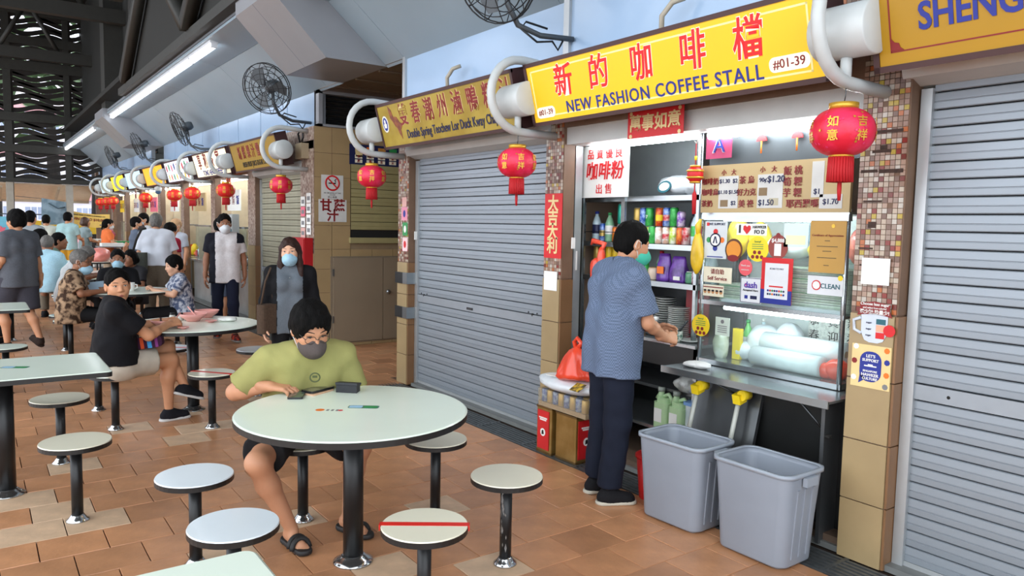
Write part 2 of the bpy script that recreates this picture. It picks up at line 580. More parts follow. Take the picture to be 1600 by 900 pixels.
# ---- canopy of grey metal sheets, with downstand cross beams at the passages
m_can = mat('canopy_sheet', '#9aadb9', .3, .15, var=.04, scale=1.2, rand=.03)
m_can2 = mat('canopy_sheet_dull', '#8d9095', .34, .15, var=.05, scale=1.5)
def ext_y(mb, poly, y0, y1, mi=0):
    """extrude an X-Z outline along Y"""
    n = len(poly)
    vs = [(x, y0, z) for x, z in poly] + [(x, y1, z) for x, z in poly]
    return mb.add(vs, [(i, (i + 1) % n, n + (i + 1) % n, n + i) for i in range(n)] + [tuple(range(n - 1, -1, -1)), tuple(range(n, 2 * n))], mi)
canopy = O('ceiling', ext_y(ext_y(ext_y(MB(), [(3.6, 3.26), (2.9, 3.81), (2.42, 3.85), (2.42, 3.90), (3.6, 3.92)], -3, 7.17),
           [(3.6, 3.26), (2.9, 3.81), (2.42, 3.85), (2.42, 3.90), (3.6, 3.92)], 8.34, 18.35), [(3.6, 3.26), (2.9, 3.81), (2.42, 3.85), (2.42, 3.90), (3.6, 3.92)], 19.6, 29.5), m_joint, kind='structure')
def canopy_bay(y0, y1, step):
    y = y1
    while y > y0 + .05:
        a = max(y0, y - step)
        O('panel', ext_y(MB(), [(3.53, 3.19), (2.885, 3.735), (2.90, 3.755), (3.55, 3.21)], a + .003, y - .003), m_can, canopy)
        O('panel', ext_y(MB(), [(2.88, 3.735), (2.42, 3.81), (2.42, 3.84), (2.88, 3.765)], a + .003, y - .003), m_can, canopy)
        y = a
canopy_bay(-3, 6.746, 2.4); canopy_bay(6.746, 7.17, 1); canopy_bay(8.34, 18.35, 2.4); canopy_bay(19.6, 29.5, 2.4)
def cross_beam(y0, y1):
    b = O('beam', ext_y(MB(), [(3.53, 3.2), (2.867, 3.2), (2.33, 3.74), (2.33, 3.92), (3.53, 3.92)], y0, y1), m_can2, kind='structure')
    O('seam', ext_y(MB(), [(2.868, 3.1985), (2.331, 3.7385), (2.332, 3.7375), (2.869, 3.1975)], (y0 + y1) / 2, (y0 + y1) / 2 + .012), m_joint, b)
    return b
cross_beam(7.17, 8.34); cross_beam(18.35, 19.6)
m_pceil = mat('passage_ceiling', '#6b5a47', .4, .2, var=.15, scale=2)
pc = O('ceiling_passage', MB().b2((3.5, 6.75, 3.21), (7.2, 9.03, 3.3)), m_pceil, kind='structure')
for y in (7.4, 8.0, 8.6):
    O('batten', MB().b2((3.55, y, 3.19), (7, y + .03, 3.21)), m_pceil, pc)

# fluorescent battens along the canopy edge
m_tubeW = lamp('tube_white', '#f4f8ff', 9.0)
m_fix = mat('fixture_white', '#cfd3d8', .4)
def batten(y0, k):
    t = thing('strip_light', 'lit white tube light on the canopy edge, nearest of its long run', 'light', (2.5, y0, 3.775), 0, 'tube lights along the canopy edge')
    O('housing', MB().b2((-.05, .01, -.005), (.05, 1.2, .045)), m_fix, t)
    O('tube', MB().tube([(0, .06, -.034), (0, 1.13, -.034)], .036, 10), m_tubeW, t)
    O('end_cap', MB().b2((-.035, .0, -.06), (.035, .045, .0)), m_fix, t)
    return t
ORD = ['first', 'second', 'third', 'fourth', 'fifth', 'sixth', 'seventh', 'eighth', 'ninth', 'tenth', 'eleventh', 'twelfth', 'thirteenth', 'fourteenth', 'fifteenth']
bt = batten(9.87, 0)
for k in range(1, 8):
    dup(bt, (2.5, 9.87 + 1.205 * k, 3.775), label='lit white tube light, %s from the near end of the long canopy run' % ORD[k])
for k in range(6):
    dup(bt, (2.5, 21.0 + 1.205 * k, 3.775), label='lit white tube light on the last canopy block, %s from its near end' % ORD[k])

# ---- passage alcove: tiled wall with a shuttered window and a cupboard
m_atile = mat('alcove_tile', '#9a835f', .35, var=.07, scale=4, rand=.05)
wb = O('wall_back', MB().b2((XF + .01, 9.04, 0), (7.2, 9.2, 2.77)).b2((6.9, 6.75, 0), (7.2, 9.2, 3.3)), m_wall, kind='structure')
zs = [0, .10, .40, .70, 1.0, 1.25, 1.55, 1.85, 2.15, 2.45, 2.77]
xs = [XF, 3.68, 3.93, 4.23, 4.53, 4.83]
for a, b in zip(zs[:-1], zs[1:]):
    for c, d in zip(xs[:-1], xs[1:]):
        if c >= 3.9 and (1.36 < (a + b) / 2 < 2.6): continue
        if c >= 3.67 and .08 < (a + b) / 2 < 1.1: continue
        O('tile', MB().b2((c + .003, 9.028, a + .003), (d - .003, 9.042, b - .003)), m_atile, wb)
# pillar at the corner of the far block
pc9 = O('pillar', MB().b2((XF, 9.03, 0), (XF + .2, 9.5, 2.77)), m_brown, kind='structure')
beige_tiles(pc9, 9.5, 9.03, (0, .3, .6, .9, 1.2), side=False)
O('mosaic_face', MB().b2((XF - .004, 9.033, 1.2), (XF, 9.497, 2.6)), m_farmos, pc9)
# dark louvred window over the alcove wall
lw = O('window_2', MB().b2((3.5, 9.0, 2.77), (3.55, 9.1, 3.22)).b2((4.9, 9.0, 2.77), (4.95, 9.1, 3.22)).b2((3.5, 9.0, 3.17), (4.95, 9.1, 3.22)).b2((3.5, 9.0, 2.77), (4.95, 9.1, 2.80)), m_can2, kind='structure')
O('dark_opening', MB().b2((3.5, 9.13, 2.77), (7, 9.15, 3.22)), m_dark, lw)
for k in range(7):
    O('louver', MB().box((4.22, 9.08, 2.83 + k * .052), (1.36, .05, .006), rx=R(35)), m_steel_d, lw)
shw = thing('window_shutter', 'cream horizontal shutter closing the juice window under the drinks poster', 'shutter', (3.93, 9.03, 1.40))
me = slat_mesh(.9, .105, mat('slat_yellow', '#9d9468', .5, .15, var=.05, rand=.03))
for k in range(8):
    O('slat', me, None, shw, (0, 0, .10 + k * .105))
O('backing', MB().b2((0, .004, 0), (.9, .01, .95)), m_dark, shw)
O('sill', MB().b2((-.02, -.05, -.07), (.92, .01, .0)), mat('slat_yellow', '#bdb48a'), shw)
cab = thing('wall_cupboard', 'brown metal cupboard set into the tiled alcove wall', 'cupboard', (3.69, 9.03, .06))
m_cup = mat('cupboard_brown', '#8b7c68', .45, .15, var=.05, scale=3)
O('frame', MB().b2((-.03, -.012, -.02), (1.0, .0, 1.10)), mat('cupboard_edge', '#7a6c5a', .5), cab)
O('door', MB().b2((0, -.03, 0), (.685, -.012, 1.08)), m_cup, cab)
d2 = O('door', MB().b2((.692, -.03, 0), (.99, -.012, 1.08)), m_cup, cab)
O('knob', MB().lathe([(.012, -.03), (.014, -.05), (.03, -.055), (.026, -.075), (.0, -.078)], (.752, 0, .63), 16, axis='y'), m_steel, d2)
for z in (.25, .85):
    O('hinge', MB().b2((-.012, -.035, z), (.01, -.02, z + .09)), m_steel, cab)

# ---- big dark roof over the hall and its trusses
m_roof = mat('dark_roof', '#171815', .8, var=.12, scale=2)
roof = O('roof', MB().b2((-4.6, -2.5, 8.1), (3.2, 28.5, 8.25)).b2((2.45, -9, 4.3), (9, 28.5, 4.4)).b2((3.0, -9, 4.3), (3.2, 28.5, 8.2)), m_roof, kind='structure')  # left edge cut short to let more sky light reach floor and tables
m_truss = mat('truss_grey', '#2a2a26', .6, var=.1)
def beam_obj(name, mb, parent=None):
    return O(name, mb, m_truss, parent, kind='structure' if parent is None else None)
tr = beam_obj('roof_truss', MB().b2((2.30, -6, 3.88), (2.42, 16, 4.0)))
beam_obj('top_chord', MB().b2((2.18, -6, 5.6), (2.40, 16, 5.85)), tr)
for k in range(4):
    y = -4 + k * 4.8
    beam_obj('web_member', MB().tube([(2.29, y, 4.05), (2.29, y + 2.4, 5.7)], .11, 4), tr)
    beam_obj('web_member', MB().tube([(2.29, y + 2.4, 5.7), (2.29, y + 4.8, 4.05)], .11, 4), tr)
O('hall_roof_fascia', MB().b2((2.42, -6, 3.9), (2.5, 15.5, 6.6)), m_roof, roof)
for y in (7.5, 13.5, 19.5, 25.5):
    cbm = beam_obj('roof_truss', MB().b2((-12, y, 6.0), (3.0, y + .22, 6.3)))
    beam_obj('top_chord', MB().b2((-12, y, 7.5), (3.0, y + .2, 7.75)), cbm)
    for k in range(9):
        x = 2.2 - k * 1.5
        beam_obj('web_member', MB().tube([(x, y + .1, 6.2), (x - .75, y + .1, 7.6)], .08, 4), cbm)
        beam_obj('web_member', MB().tube([(x - .75, y + .1, 7.6), (x - 1.5, y + .1, 6.2)], .08, 4), cbm)
beam_obj('column', MB().b2((2.6, 20, 3.8), (3.0, 20.6, 8)))
# wall behind the last stalls so that the block is closed
O('wall_far_block', MB().b2((3.45, 29.2, 0), (8, 29.4, 4.3)), m_brown, kind='structure')

# ---- openwork end screen: frame of posts and rails filled with wavy louvres
m_scr = mat('screen_frame', '#2f302c', .7, var=.1)
m_lou = mat('screen_louvre', '#1c1814', .7, var=.15)
YS = 28.
scr = O('wall_far', MB().b2((.88, YS, 0), (1.08, YS + .2, 8.1)).b2((2.48, YS, 0), (2.64, YS + .2, 8.1)).b2((-1.6, YS, 0), (-1.4, YS + .2, 8.1)).b2((-4.2, YS, 0), (-4.0, YS + .2, 8.1)).b2((-6.8, YS, 0), (-6.6, YS + .2, 8.1))
        .b2((5.2, YS, 2.7), (5.5, YS + .2, 8.1)), m_scr, kind='structure')
for xx in (.87, 2.47, -1.61, -4.21):
    O('post_casing', MB().b2((xx, YS - .02, 0), (xx + .19, YS + .22, 2.62)), mat('post_pale', '#a39f94', .6, var=.06), scr)
for za, zb in ((7.75, 8.1), (6.85, 7.1), (6.05, 6.35), (4.5, 4.75), (3.55, 3.78), (2.62, 2.75)):
    O('rail', MB().b2((-9, YS - .05, za), (6.5, YS + .2, zb)), m_scr, scr)
def wavy(x0, x1, z0, z1, ph):
    """dark fretwork: bars with wave-shaped slots between them, as real openings"""
    mb = MB()
    n = max(2, int((z1 - z0) / .15))
    dz = (z1 - z0) / n
    seg = 24
    cell = (x1 - x0) / max(1, round((x1 - x0) / 1.0))
    for b in range(n + 1):
        zc = z0 + b * dz
        vs, fs = [], []
        for i in range(seg + 1):
            x = x0 + (x1 - x0) * i / seg
            z = zc + .075 * math.sin(2 * PI * (x - x0) / cell + ph + (b // 2) * 1.3)
            hw = dz * .43
            vs += [(x, YS + .06, z - hw), (x, YS + .06, z + hw), (x, YS + .10, z - hw), (x, YS + .10, z + hw)]
        for i in range(seg):
            a, c = i * 4, (i + 1) * 4
            fs += [(a, c, c + 1, a + 1), (a + 2, a + 3, c + 3, c + 2), (a + 1, c + 1, c + 3, a + 3), (a, a + 2, c + 2, c)]
        mb.add(vs, fs)
    # upright straps break the slots into short strokes
    k = 0
    x = x0
    while x < x1:
        mb.b2((x - .05, YS + .05, z0 - .06), (x + .06, YS + .11, z1 + .06))
        x += cell * (.72 if k % 3 else 1.0); k += 1
    return mb
for i, (xa, xb) in enumerate(((-6.6, -4.2), (-4.0, -1.6), (-1.4, .88), (1.08, 2.48), (2.64, 5.2))):
    for j, (za, zb) in enumerate(((7.1, 7.75), (6.35, 6.85), (4.75, 6.05), (3.78, 4.5), (2.75, 3.55))):
        O('wavy_grille', wavy(xa, xb, za, zb, i + j * .7), m_lou, scr, kind='stuff')
# ================================================================ SIGN BOXES, BRACKETS, LANTERNS
m_white = mat('paint_white', '#bcc1c1', .35, var=.04)
m_cap = mat('sign_case', '#3d2020', .45, var=.08)
m_red = mat('print_red', '#c8161c', .5, var=.03)
m_redlit = mat('print_red_lit', '#e01018', .5, var=.03, emit=.35)
m_redd = mat('print_darkred', '#7d1618', .5, var=.03)
m_blue = mat('print_blue', '#1a2a86', .5, var=.03)
m_navy = mat('print_navy', '#141b45', .5, var=.03)
m_black = mat('print_black', '#161514', .5, var=.02)
m_paper = mat('paper_white', '#e2e2de', .6, var=.02)
m_gold = mat('gold_foil', '#d8a83a', .35, .6, var=.1, scale=20)
m_green = mat('print_green', '#2c8a4b', .5, var=.03)
m_pink = mat('print_pink', '#e06a80', .5, var=.03)
m_yel = mat('print_yellow', '#efcf1e', .5, var=.03)
m_orange = mat('print_orange', '#e2711c', .5, var=.03)
m_grey = mat('print_grey', '#77787a', .5, var=.03)
m_teal = mat('print_teal', '#1c5a66', .5, var=.03)

def litmat(key, hexc, e):
    return mat(key, hexc, .4, var=.04, scale=1.5, emit=e)

SIGN_Z, SIGN_X = 2.485, 3.14
def sign_box(label, y_left, length, face, lit=False, h=.42, frame=m_cap):
    """illuminated box sign; local x reads along it, its top leans out over the walkway"""
    t = thing('sign_box', label, 'sign', (SIGN_X, y_left, SIGN_Z), group='stall sign boxes', rot=(R(-15), 0, 0))
    t.rotation_mode = 'QUATERNION'
    t.rotation_quaternion = (Matrix.Rotation(FR, 3, 'Z') @ Matrix.Rotation(R(15), 3, 'X')).to_quaternion()
    O('case', MB().b2((0, -.0, -h / 2), (length, .14, h / 2)), frame, t)
    O('face', MB().b2((.025, -.008, -h / 2 + .025), (length - .025, .0, h / 2 - .025)), face, t)
    for a, b in (((0, -.014, h / 2 - .026), (length, .0, h / 2)), ((0, -.014, -h / 2), (length, .0, -h / 2 + .026)),
                 ((0, -.014, -h / 2), (.026, 0, h / 2)), ((length - .026, -.014, -h / 2), (length, 0, h / 2))):
        O('frame', MB().b2(a, b), frame, t)
    return t

LF = -.0095
def frame_line(t, x0, x1, z0, z1, w, m):
    for a, b in (((x0, z0), (x1, z0 + w)), ((x0, z1 - w), (x1, z1)), ((x0, z0), (x0 + w, z1)), ((x1 - w, z0), (x1, z1))):
        O('border', MB().b2((a[0], LF, a[1]), (b[0], -.008, b[1])), m, t)

# -- the coffee stall's yellow sign
s1 = sign_box('lit yellow sign of the coffee stall with red brush characters', 4.20, 2.225, litmat('sign_yellow_lit', '#e2b20c', .28))
frame_line(s1, .06, 2.14, -.155, .155, .010, mat('cream_line', '#f3e9a0', .5))
m_cream = mat('pill_cream', '#f4eedb', .5, emit=.3)
for ch, u in zip('新的咖啡檔', (.38, .715, 1.075, 1.45, 1.80)):
    letter(s1, ch, .215, mat('halo_white', '#f6efe0', .5, emit=.3), (u, LF + .0005, .045), bold=.028, sx=.86, shear=.10, depth=.0005)
    letter(s1, ch, .215, m_redlit, (u, LF - .001, .045), bold=.012, sx=.86, shear=.10)
letter(s1, 'NEW FASHION COFFEE STALL', .105, m_blue, (1.125, LF - .001, -.118), bold=.010, sx=.96, spacing=1.12)
for u, z in ((.16, -.125), (2.02, -.095)):
    O('number_plate', MB().prism(rrect(.19 if u < 1 else .22, .072, .03), 0, .002, 0), m_cream, s1, (u, LF + .001, z), rot=(R(90), 0, 0))
    letter(s1, '#01-39', .052 if u < 1 else .06, m_redd, (u, LF - .002, z), bold=.006)

# -- the roast duck sign
s2 = sign_box('faded yellow sign with a roast duck picture and dark red characters', 6.52, 2.18, mat('sign_yellow_old', '#93791a', .4, var=.18, scale=3, hex2='#a58e30'))
for ch, u in zip('雙春潮州滷鴨粿汁', [.50 + .225 * i for i in range(8)]):
    letter(s2, ch, .20, mat('halo_pale', '#d7c489', .5), (u + .006, LF + .0005, .058), bold=.022, sx=.78, depth=.0005)
    letter(s2, ch, .20, m_redd, (u, LF - .001, .058), bold=.014, sx=.78)
letter(s2, 'Double Spring Teochew Lor Duck Kway Chap', .105, m_navy, (1.21, LF - .001, -.105), bold=.016, sx=.70, spacing=1.02)
duck = [(.0, .16), (.05, .12), (.07, .06), (.13, .05), (.17, .0), (.22, -.02), (.19, -.05), (.17, -.07), (.17, -.15), (.13, -.10), (.11, -.05), (.08, -.03), (.05, .01), (.01, .05)]
O('roast_duck_picture', MB().prism([(x + .235, z + .015) for x, z in duck], 0, .002), mat('duck_brown', '#6b2f1d', .4, hex2='#8b4a25', scale=25), s2, (0, LF + .001, 0), rot=(R(90), 0, 0))
O('emblem', MB().prism(circ(.058, 24, ry=.075), 0, .002), m_paper, s2, (.13, LF + .001, .02), rot=(R(90), 0, 0))
O('emblem_disc', MB().prism(circ(.044, 24, ry=.06), 0, .002), m_blue, s2, (.13, LF, .02), rot=(R(90), 0, 0))
O('emblem_figure', MB().prism([(-.02, -.035), (.02, -.035), (.03, 0), (.012, .006), (.016, .03), (0, .045), (-.016, .03), (-.012, .006), (-.03, 0)], 0, .002), m_paper, s2, (.13, LF - .001, .02), rot=(R(90), 0, 0))

# -- the yellow sign with blue letters, cut by the frame
s0 = sign_box('amber sign with large blue capitals over the near shutter', 1.775, 2.2, mat('sign_amber', '#a67c06', .4, var=.05, scale=2))
frame_line(s0, .075, 2.14, -.135, .2, .006, m_redd)
letter(s0, 'SHENG', .15, m_blue, (.385, LF - .001, -.015), bold=.024, sx=.79)
O('corner_ornament', MB().prism([(0, 0), (.05, 0), (.035, .012), (.03, .03), (.012, .035), (0, .05)], 0, .002), m_redd, s0, (.082, LF, -.128), rot=(R(90), 0, 0))

# -- signs further along
s3 = sign_box('ochre fruit juice sign over the closed shutter by the alcove', 11.45, 2.05, mat('sign_ochre', '#977614', .4, var=.06))
for ch, u in zip('新鮮果汁雪茶', [.42 + .21 * i for i in range(6)]):
    letter(s3, ch, .19, m_redd, (u, LF - .001, .045), bold=.018, sx=.8)
letter(s3, 'FRESH FRUIT JUICE-SUGAR CANE', .10, m_black, (1.0, LF - .001, -.115), bold=.014, sx=.75)
s4 = sign_box('lit cream coffee sign with red characters and blue capitals', 13.75, 2.1, litmat('sign_cream_lit', '#efe4c4', .7))
for ch, u in zip('享和茶室', (.40, .78, 1.16, 1.55)):
    letter(s4, ch, .27, m_redd, (u, LF - .001, .045), bold=.02, sx=.8)
letter(s4, 'TONG HENG COFFEE', .12, m_blue, (1.05, LF - .001, -.135), bold=.014, sx=1.0)
s5 = sign_box('lit white sign with rows of coloured balloons and fruit', 16.1, 2.1, litmat('sign_white_lit', '#dfe6f4', .8))
for i in range(9):
    u = .16 + i * .22
    O('balloon', MB().prism(circ(.05, 12, ry=.07), 0, .002), (m_red, m_green, m_pink, m_blue, m_orange, m_yel)[i % 6], s5, (u, LF, .07 + .02 * (i % 2)), rot=(R(90), 0, 0))
    O('balloon', MB().prism(circ(.045, 12, ry=.065), 0, .002), (m_yel, m_orange, m_green, m_yel, m_red, m_blue)[i % 6], s5, (u + .05, LF, -.10), rot=(R(90), 0, 0))
s6 = sign_box('lit orange sign on the sixth stall from the coffee stall', 18.4, 2.1, litmat('sign_orange_lit', '#f0a51c', .8))
letter(s6, '美食小吃', .2, m_yel, (1.0, LF - .001, .04), bold=.02)
s7 = sign_box('light blue sign near the far end of the row', 20.8, 2.1, litmat('sign_sky_lit', '#b8d8e6', .7))
s8 = sign_box('bright yellow sign near the far end of the row', 23.15, 2.1, litmat('sign_lemon_lit', '#efdc20', .7))
s9 = sign_box('pale blue sign, last of the row', 25.5, 2.1, litmat('sign_pale_lit', '#bcd6dc', .7))

# -- tubular C brackets with their drums, one on every pillar
def bracket(y, label, first=None):
    if first is not None:
        return dup(first, (XF, y, 0), label=label)
    t = thing('sign_bracket', label, 'bracket', (XF, y, 0), 0, 'C-shaped sign brackets')
    pts = [(0.0, 0, 2.245), (-.28, 0, 2.248)]
    for k in range(13):
        a = R(-90 - 15 * k)
        pts.append((-.325 + .245 * math.cos(a), 0, 2.495 + .245 * math.sin(a)))
    pts += [(-.2, 0, 2.735), (.0, 0, 2.72)]
    O('hoop', MB().tube(pts, .030, 12), m_white, t)
    O('drum', MB().lathe([(.0, -.13), (.108, -.13), (.115, -.123), (.115, .123), (.108, .13), (0, .13)], (-.34, 0, 2.465), 28, axis='y'), m_white, t)
    O('post', MB().tube([(-.34, 0, 2.25), (-.34, 0, 2.38)], .024, 10), m_white, t)
    return t
b1 = bracket(1.865, 'white C-shaped bracket and drum between the amber and the yellow sign')
bracket(4.29, 'white C-shaped bracket and drum between the yellow sign and the roast duck sign', b1)
bracket(6.65, 'white C-shaped bracket and drum left of the roast duck sign', b1)
bracket(9.25, 'white C-shaped bracket and drum on the corner pillar past the alcove', b1)
for y, l in zip((11.75, 13.87, 16.25, 18.55, 20.9, 23.25, 25.65), ('between the ochre and the cream sign', 'between the cream and the balloon sign', 'between the balloon and the orange sign', 'past the orange sign',
                'before the light blue sign', 'before the lemon yellow sign', 'at the last pillar of the row')):
    bracket(y, 'white C-shaped bracket and drum ' + l, b1)

# -- paper lanterns
m_lan = mat('lantern_red', '#cf1230', .5, var=.1, scale=6, hex2='#e02a55', bump=.15, bscale=40)
m_lan2 = mat('lantern_backlit_red', '#e0241c', .5, var=.1, scale=6)  # brighter red puts the light behind the far lanterns into the colour
m_tas = mat('tassel_red', '#b00d18', .7, var=.15, scale=60, stretch=(60, 60, 1))
m_gild = mat('gilt', '#cfa238', .35, .5, var=.15, scale=40)
m_pinkfoil = mat('pink_foil', '#d83a6a', .4)
lr = random.Random(2)
def lantern(y, label, first=None, backlit_tone=False, x=3.11, z=2.035, s=.83, rz=FR):
    if first is not None:
        o = dup(first, (x, y, z), label=label)
        o.scale = (s, s, s)
        return o
    t = thing('red_lantern', label, 'lantern', (x, y, z), rz, 'red paper lanterns')
    mb = MB()
    prof = []
    n = 24
    vs, fs, rings = [], [], 14
    for j in range(rings + 1):
        a = -PI / 2 + PI * (j + .9) / (rings + 1.8)
        for i in range(n * 2):
            th = 2 * PI * i / (n * 2)
            rr = .165 * math.cos(a) ** .8 * (1 - (.018 if i % 2 else 0))
            vs.append((rr * math.cos(th), rr * math.sin(th), .128 * math.sin(a)))
    N = n * 2
    for j in range(rings):
        for i in range(N):
            fs.append((j * N + i, j * N + (i + 1) % N, (j + 1) * N + (i + 1) % N, (j + 1) * N + i))
    mb.add(vs, fs, 0, True)
    O('shade', mb, m_lan2 if backlit_tone else m_lan, t)
    O('top_ring', MB().lathe([(.05, .118), (.074, .118), (.074, .15), (.066, .15), (.066, .125)], n=24), m_gild, t)
    O('bottom_ring', MB().lathe([(.05, -.132), (.062, -.132), (.062, -.118), (.05, -.118)], n=24), m_gild, t)
    tb = MB()
    for k in range(26):
        a = 2 * PI * k / 26
        tb.tube([(.056 * math.cos(a), .056 * math.sin(a), -.13), (.058 * math.cos(a), .058 * math.sin(a), -.20), (.060 * math.cos(a + .05), .060 * math.sin(a + .05), -.262)], .0082, 5)
    O('tassel_skirt', tb, m_tas, t, kind='stuff')
    O('tassel_tail', MB().tube([(0, 0, -.20), (0, 0, -.30), (.002, 0, -.36)], [.010, .012, .008], 7), m_tas, t)
    O('hanging_wire', MB().tube([(0, 0, .15), (.008, 0, .20), (0, 0, .30)], .003, 5), m_steel_d, t)
    t.scale = (s, s, s)
    for k in range(44):
        u_, w_ = lr.uniform(0, 2 * PI), lr.uniform(-.85, .85)
        zz = .128 * math.sin(w_); rr = .1655 * math.cos(w_) ** .8 + .0008
        O('gold_fleck', MB().prism([(.010 * (1 if q % 2 else .4) * math.cos(q * PI / 5), .010 * (1 if q % 2 else .4) * math.sin(q * PI / 5)) for q in range(10)], 0, .0008), m_pinkfoil if k % 3 else m_gild, t, (rr * math.cos(u_), rr * math.sin(u_), zz), rot=(PI / 2 - w_ , 0, u_ + PI / 2))
    # gold characters on the globe
    for k, (a, ch) in enumerate(((-38, '吉'), (-38, '祥'), (14, '如'), (14, '意'), (66, '吉'), (66, '祥'), (118, '如'), (118, '意'), (-90, '吉'), (-90, '祥'), (170, '如'), (170, '意'))):
        th = R(a - 90)
        zz = .035 if k % 2 == 0 else -.035
        rr = .1655 * math.cos(math.asin(zz / .128)) ** .8 + .001
        rot = (R(-8 if zz < 0 else 8), 0, th + PI / 2)
        letter(t, ch, .060, m_gild, (rr * math.cos(th), rr * math.sin(th), zz), rot=(R(6 if zz < 0 else -6), 0, th + PI / 2), bold=.012, depth=.001)
    return t
l1 = lantern(1.865, 'large red lantern hanging in front of the menu board')
lantern(4.29, 'red lantern hanging at the right end of the roast duck sign', l1)
lantern(6.65, 'red lantern hanging before the drinks poster in the alcove', l1)
lantern(9.25, 'red lantern hanging under the drum by the corner pillar', l1)
l5 = lantern(11.75, 'red lantern at the edge of the first open stall past the closed shutter', None, backlit_tone=True)
for y, l in ((13.87, 'bright red lantern under the cream coffee sign'), (15.3, 'bright red lantern under the balloon sign'), (18.2, 'bright red lantern under the orange sign'),
             (22.9, 'small far red lantern beside the narrow cream poster'), (24.1, 'small far red lantern below the lemon yellow sign'), (25.4, 'small far red lantern at the end of the row')):
    lantern(y, l, l5)

# -- wall fans on long arms
m_fan = mat('fan_black', '#1d1f22', .45, .3, var=.1)
m_motor = mat('fan_motor', '#4d5358', .4, .3, var=.1)
def fan(y, label, first=None):
    if first is not None:
        return dup(first, (XF + .05, y, 2.83), label=label)
    t = thing('wall_fan', label, 'fan', (XF + .05, y, 2.83), 0, 'caged fans on arms above the stalls')
    O('arm', MB().tube([(0, 0, 0), (-.25, -.03, .0), (-.42, -.06, .05), (-.50, -.08, .18), (-.51, -.09, .30)], .02, 8), m_motor, t)
    hub = Vector((-.55, -.10, .36))
    ax = Vector((-.62, -.55, -.35)).normalized()
    M = Matrix.Translation(hub) @ ax.to_track_quat('Z', 'Y').to_matrix().to_4x4()
    O('motor', MB(M).lathe([(.0, -.17), (.055, -.165), (.075, -.12), (.078, -.02), (.06, .01), (.0, .02)], n=16), m_motor, t)
    bl = MB(M)
    for k in range(3):
        a0 = 2 * PI * k / 3
        vs = []
        for r_, da, zz in ((.04, -.3, .045), (.24, -.45, .03), (.26, .0, .06), (.22, .42, .09), (.04, .4, .07)):
            vs.append((r_ * math.cos(a0 + da), r_ * math.sin(a0 + da), zz))
        O('blade', MB(M).add(vs, [(0, 1, 2, 3, 4)]), m_motor, t)
    cg = MB(M)
    for rr, zz in ((.30, .05), (.30, .09), (.25, .125), (.19, .14), (.13, .15), (.07, .152), (.24, -.01), (.16, -.04)):
        cg.tube([(rr * math.cos(2 * PI * i / 28), rr * math.sin(2 * PI * i / 28), zz) for i in range(28)], .0045 if rr < .3 else .006, 4, closed=True)
    for k in range(12):
        a = 2 * PI * k / 12
        cg.tube([(r_ * math.cos(a + da), r_ * math.sin(a + da), zz) for r_, da, zz in ((.08, 0, -.05), (.24, 0, -.01), (.30, 0, .05), (.30, 0, .09), (.25, .05, .125), (.13, .08, .15), (.02, .1, .153))], .0035, 4)
    O('cage', cg, m_fan, t, kind='stuff')
    O('cable', MB().tube([(-.08, -.01, -.02), (-.12, -.03, -.09), (-.16, -.02, -.03), (-.28, -.05, -.05), (-.4, -.06, .03), (-.36, -.05, .08), (-.2, -.03, .05)], .008, 5), m_fan, t)
    return t
f1 = fan(9.26, 'dark caged fan on an arm over the passage corner')
f0_ = fan(4.18, 'caged fan cut by the top of the frame above the coffee stall', f1)
f0_.location.z = 2.92
f0_.rotation_euler = (0, 0, R(-22))
for y, l in ((13.9, 'grey caged fan on the second arm along the far block'), (18.0, 'grey caged fan over the far passage'), (21.9, 'small caged fan on the last canopy block')):
    fan(y, l, f1).rotation_euler = (0, 0, R(-48))

# goose-neck spouts behind the signs
def spout(y, label):
    t = tag(O('conduit', MB().tube([(3.50, y + .02, 2.70), (3.40, y + .02, 2.74), (3.38, y, 2.86), (3.40, y - .06, 2.93), (3.44, y - .12, 2.95)], .017, 8), mat('pipe_grey', '#a9a08f', .5)), label, 'pipe', 'bent conduit pipes above the signs')
    return t
spout(5.72, 'short bent conduit pipe above the roast duck sign')
spout(3.22, 'bent grey conduit pipe above the coffee sign')

# ================================================================ COFFEE STALL
wst = O('wall_stall', MB().b2((5.2, 1.7, 0), (5.3, 4.5, 2.9)).b2((3.95, 1.78, 0), (5.2, 1.84, 2.9)).b2((3.68, 4.43, 0), (5.2, 4.47, 2.9)), mat('stall_wall', '#8b7563', .5, var=.12, scale=3), kind='structure')
O('ceiling_stall', MB().b2((3.6, 1.8, 2.5), (5.3, 4.5, 2.56)), mat('stall_ceiling', '#8d8f8e', .6), kind='structure')
O('trim_2', MB().b2((3.47, 1.97, 2.18), (3.62, 4.19, 2.36)), m_box, kind='structure')
O('trim_3', MB().b2((3.62, 1.97, 2.225), (3.7, 4.19, 2.30)), m_steel_d, kind='structure')
# aluminium door frame; a near-black strip stands in for the shaded gap
fr = thing('door_frame', 'tall aluminium door frame with a dark gap at the left of the coffee stall', 'frame', (3.59, 4.225, 0))
O('post', MB().b2((-.02, -.03, .03), (.045, .03, 2.18)), m_alu, fr)
O('gap_shade', MB().b2((.045, .0, .03), (.085, .04, 2.18)), m_dark, fr)
O('post', MB().b2((.085, .01, .03), (.11, .04, 2.18)), m_steel, fr)
O('latch', MB().b2((.0, -.036, 1.28), (.012, -.03, 1.42)), m_paper, fr)

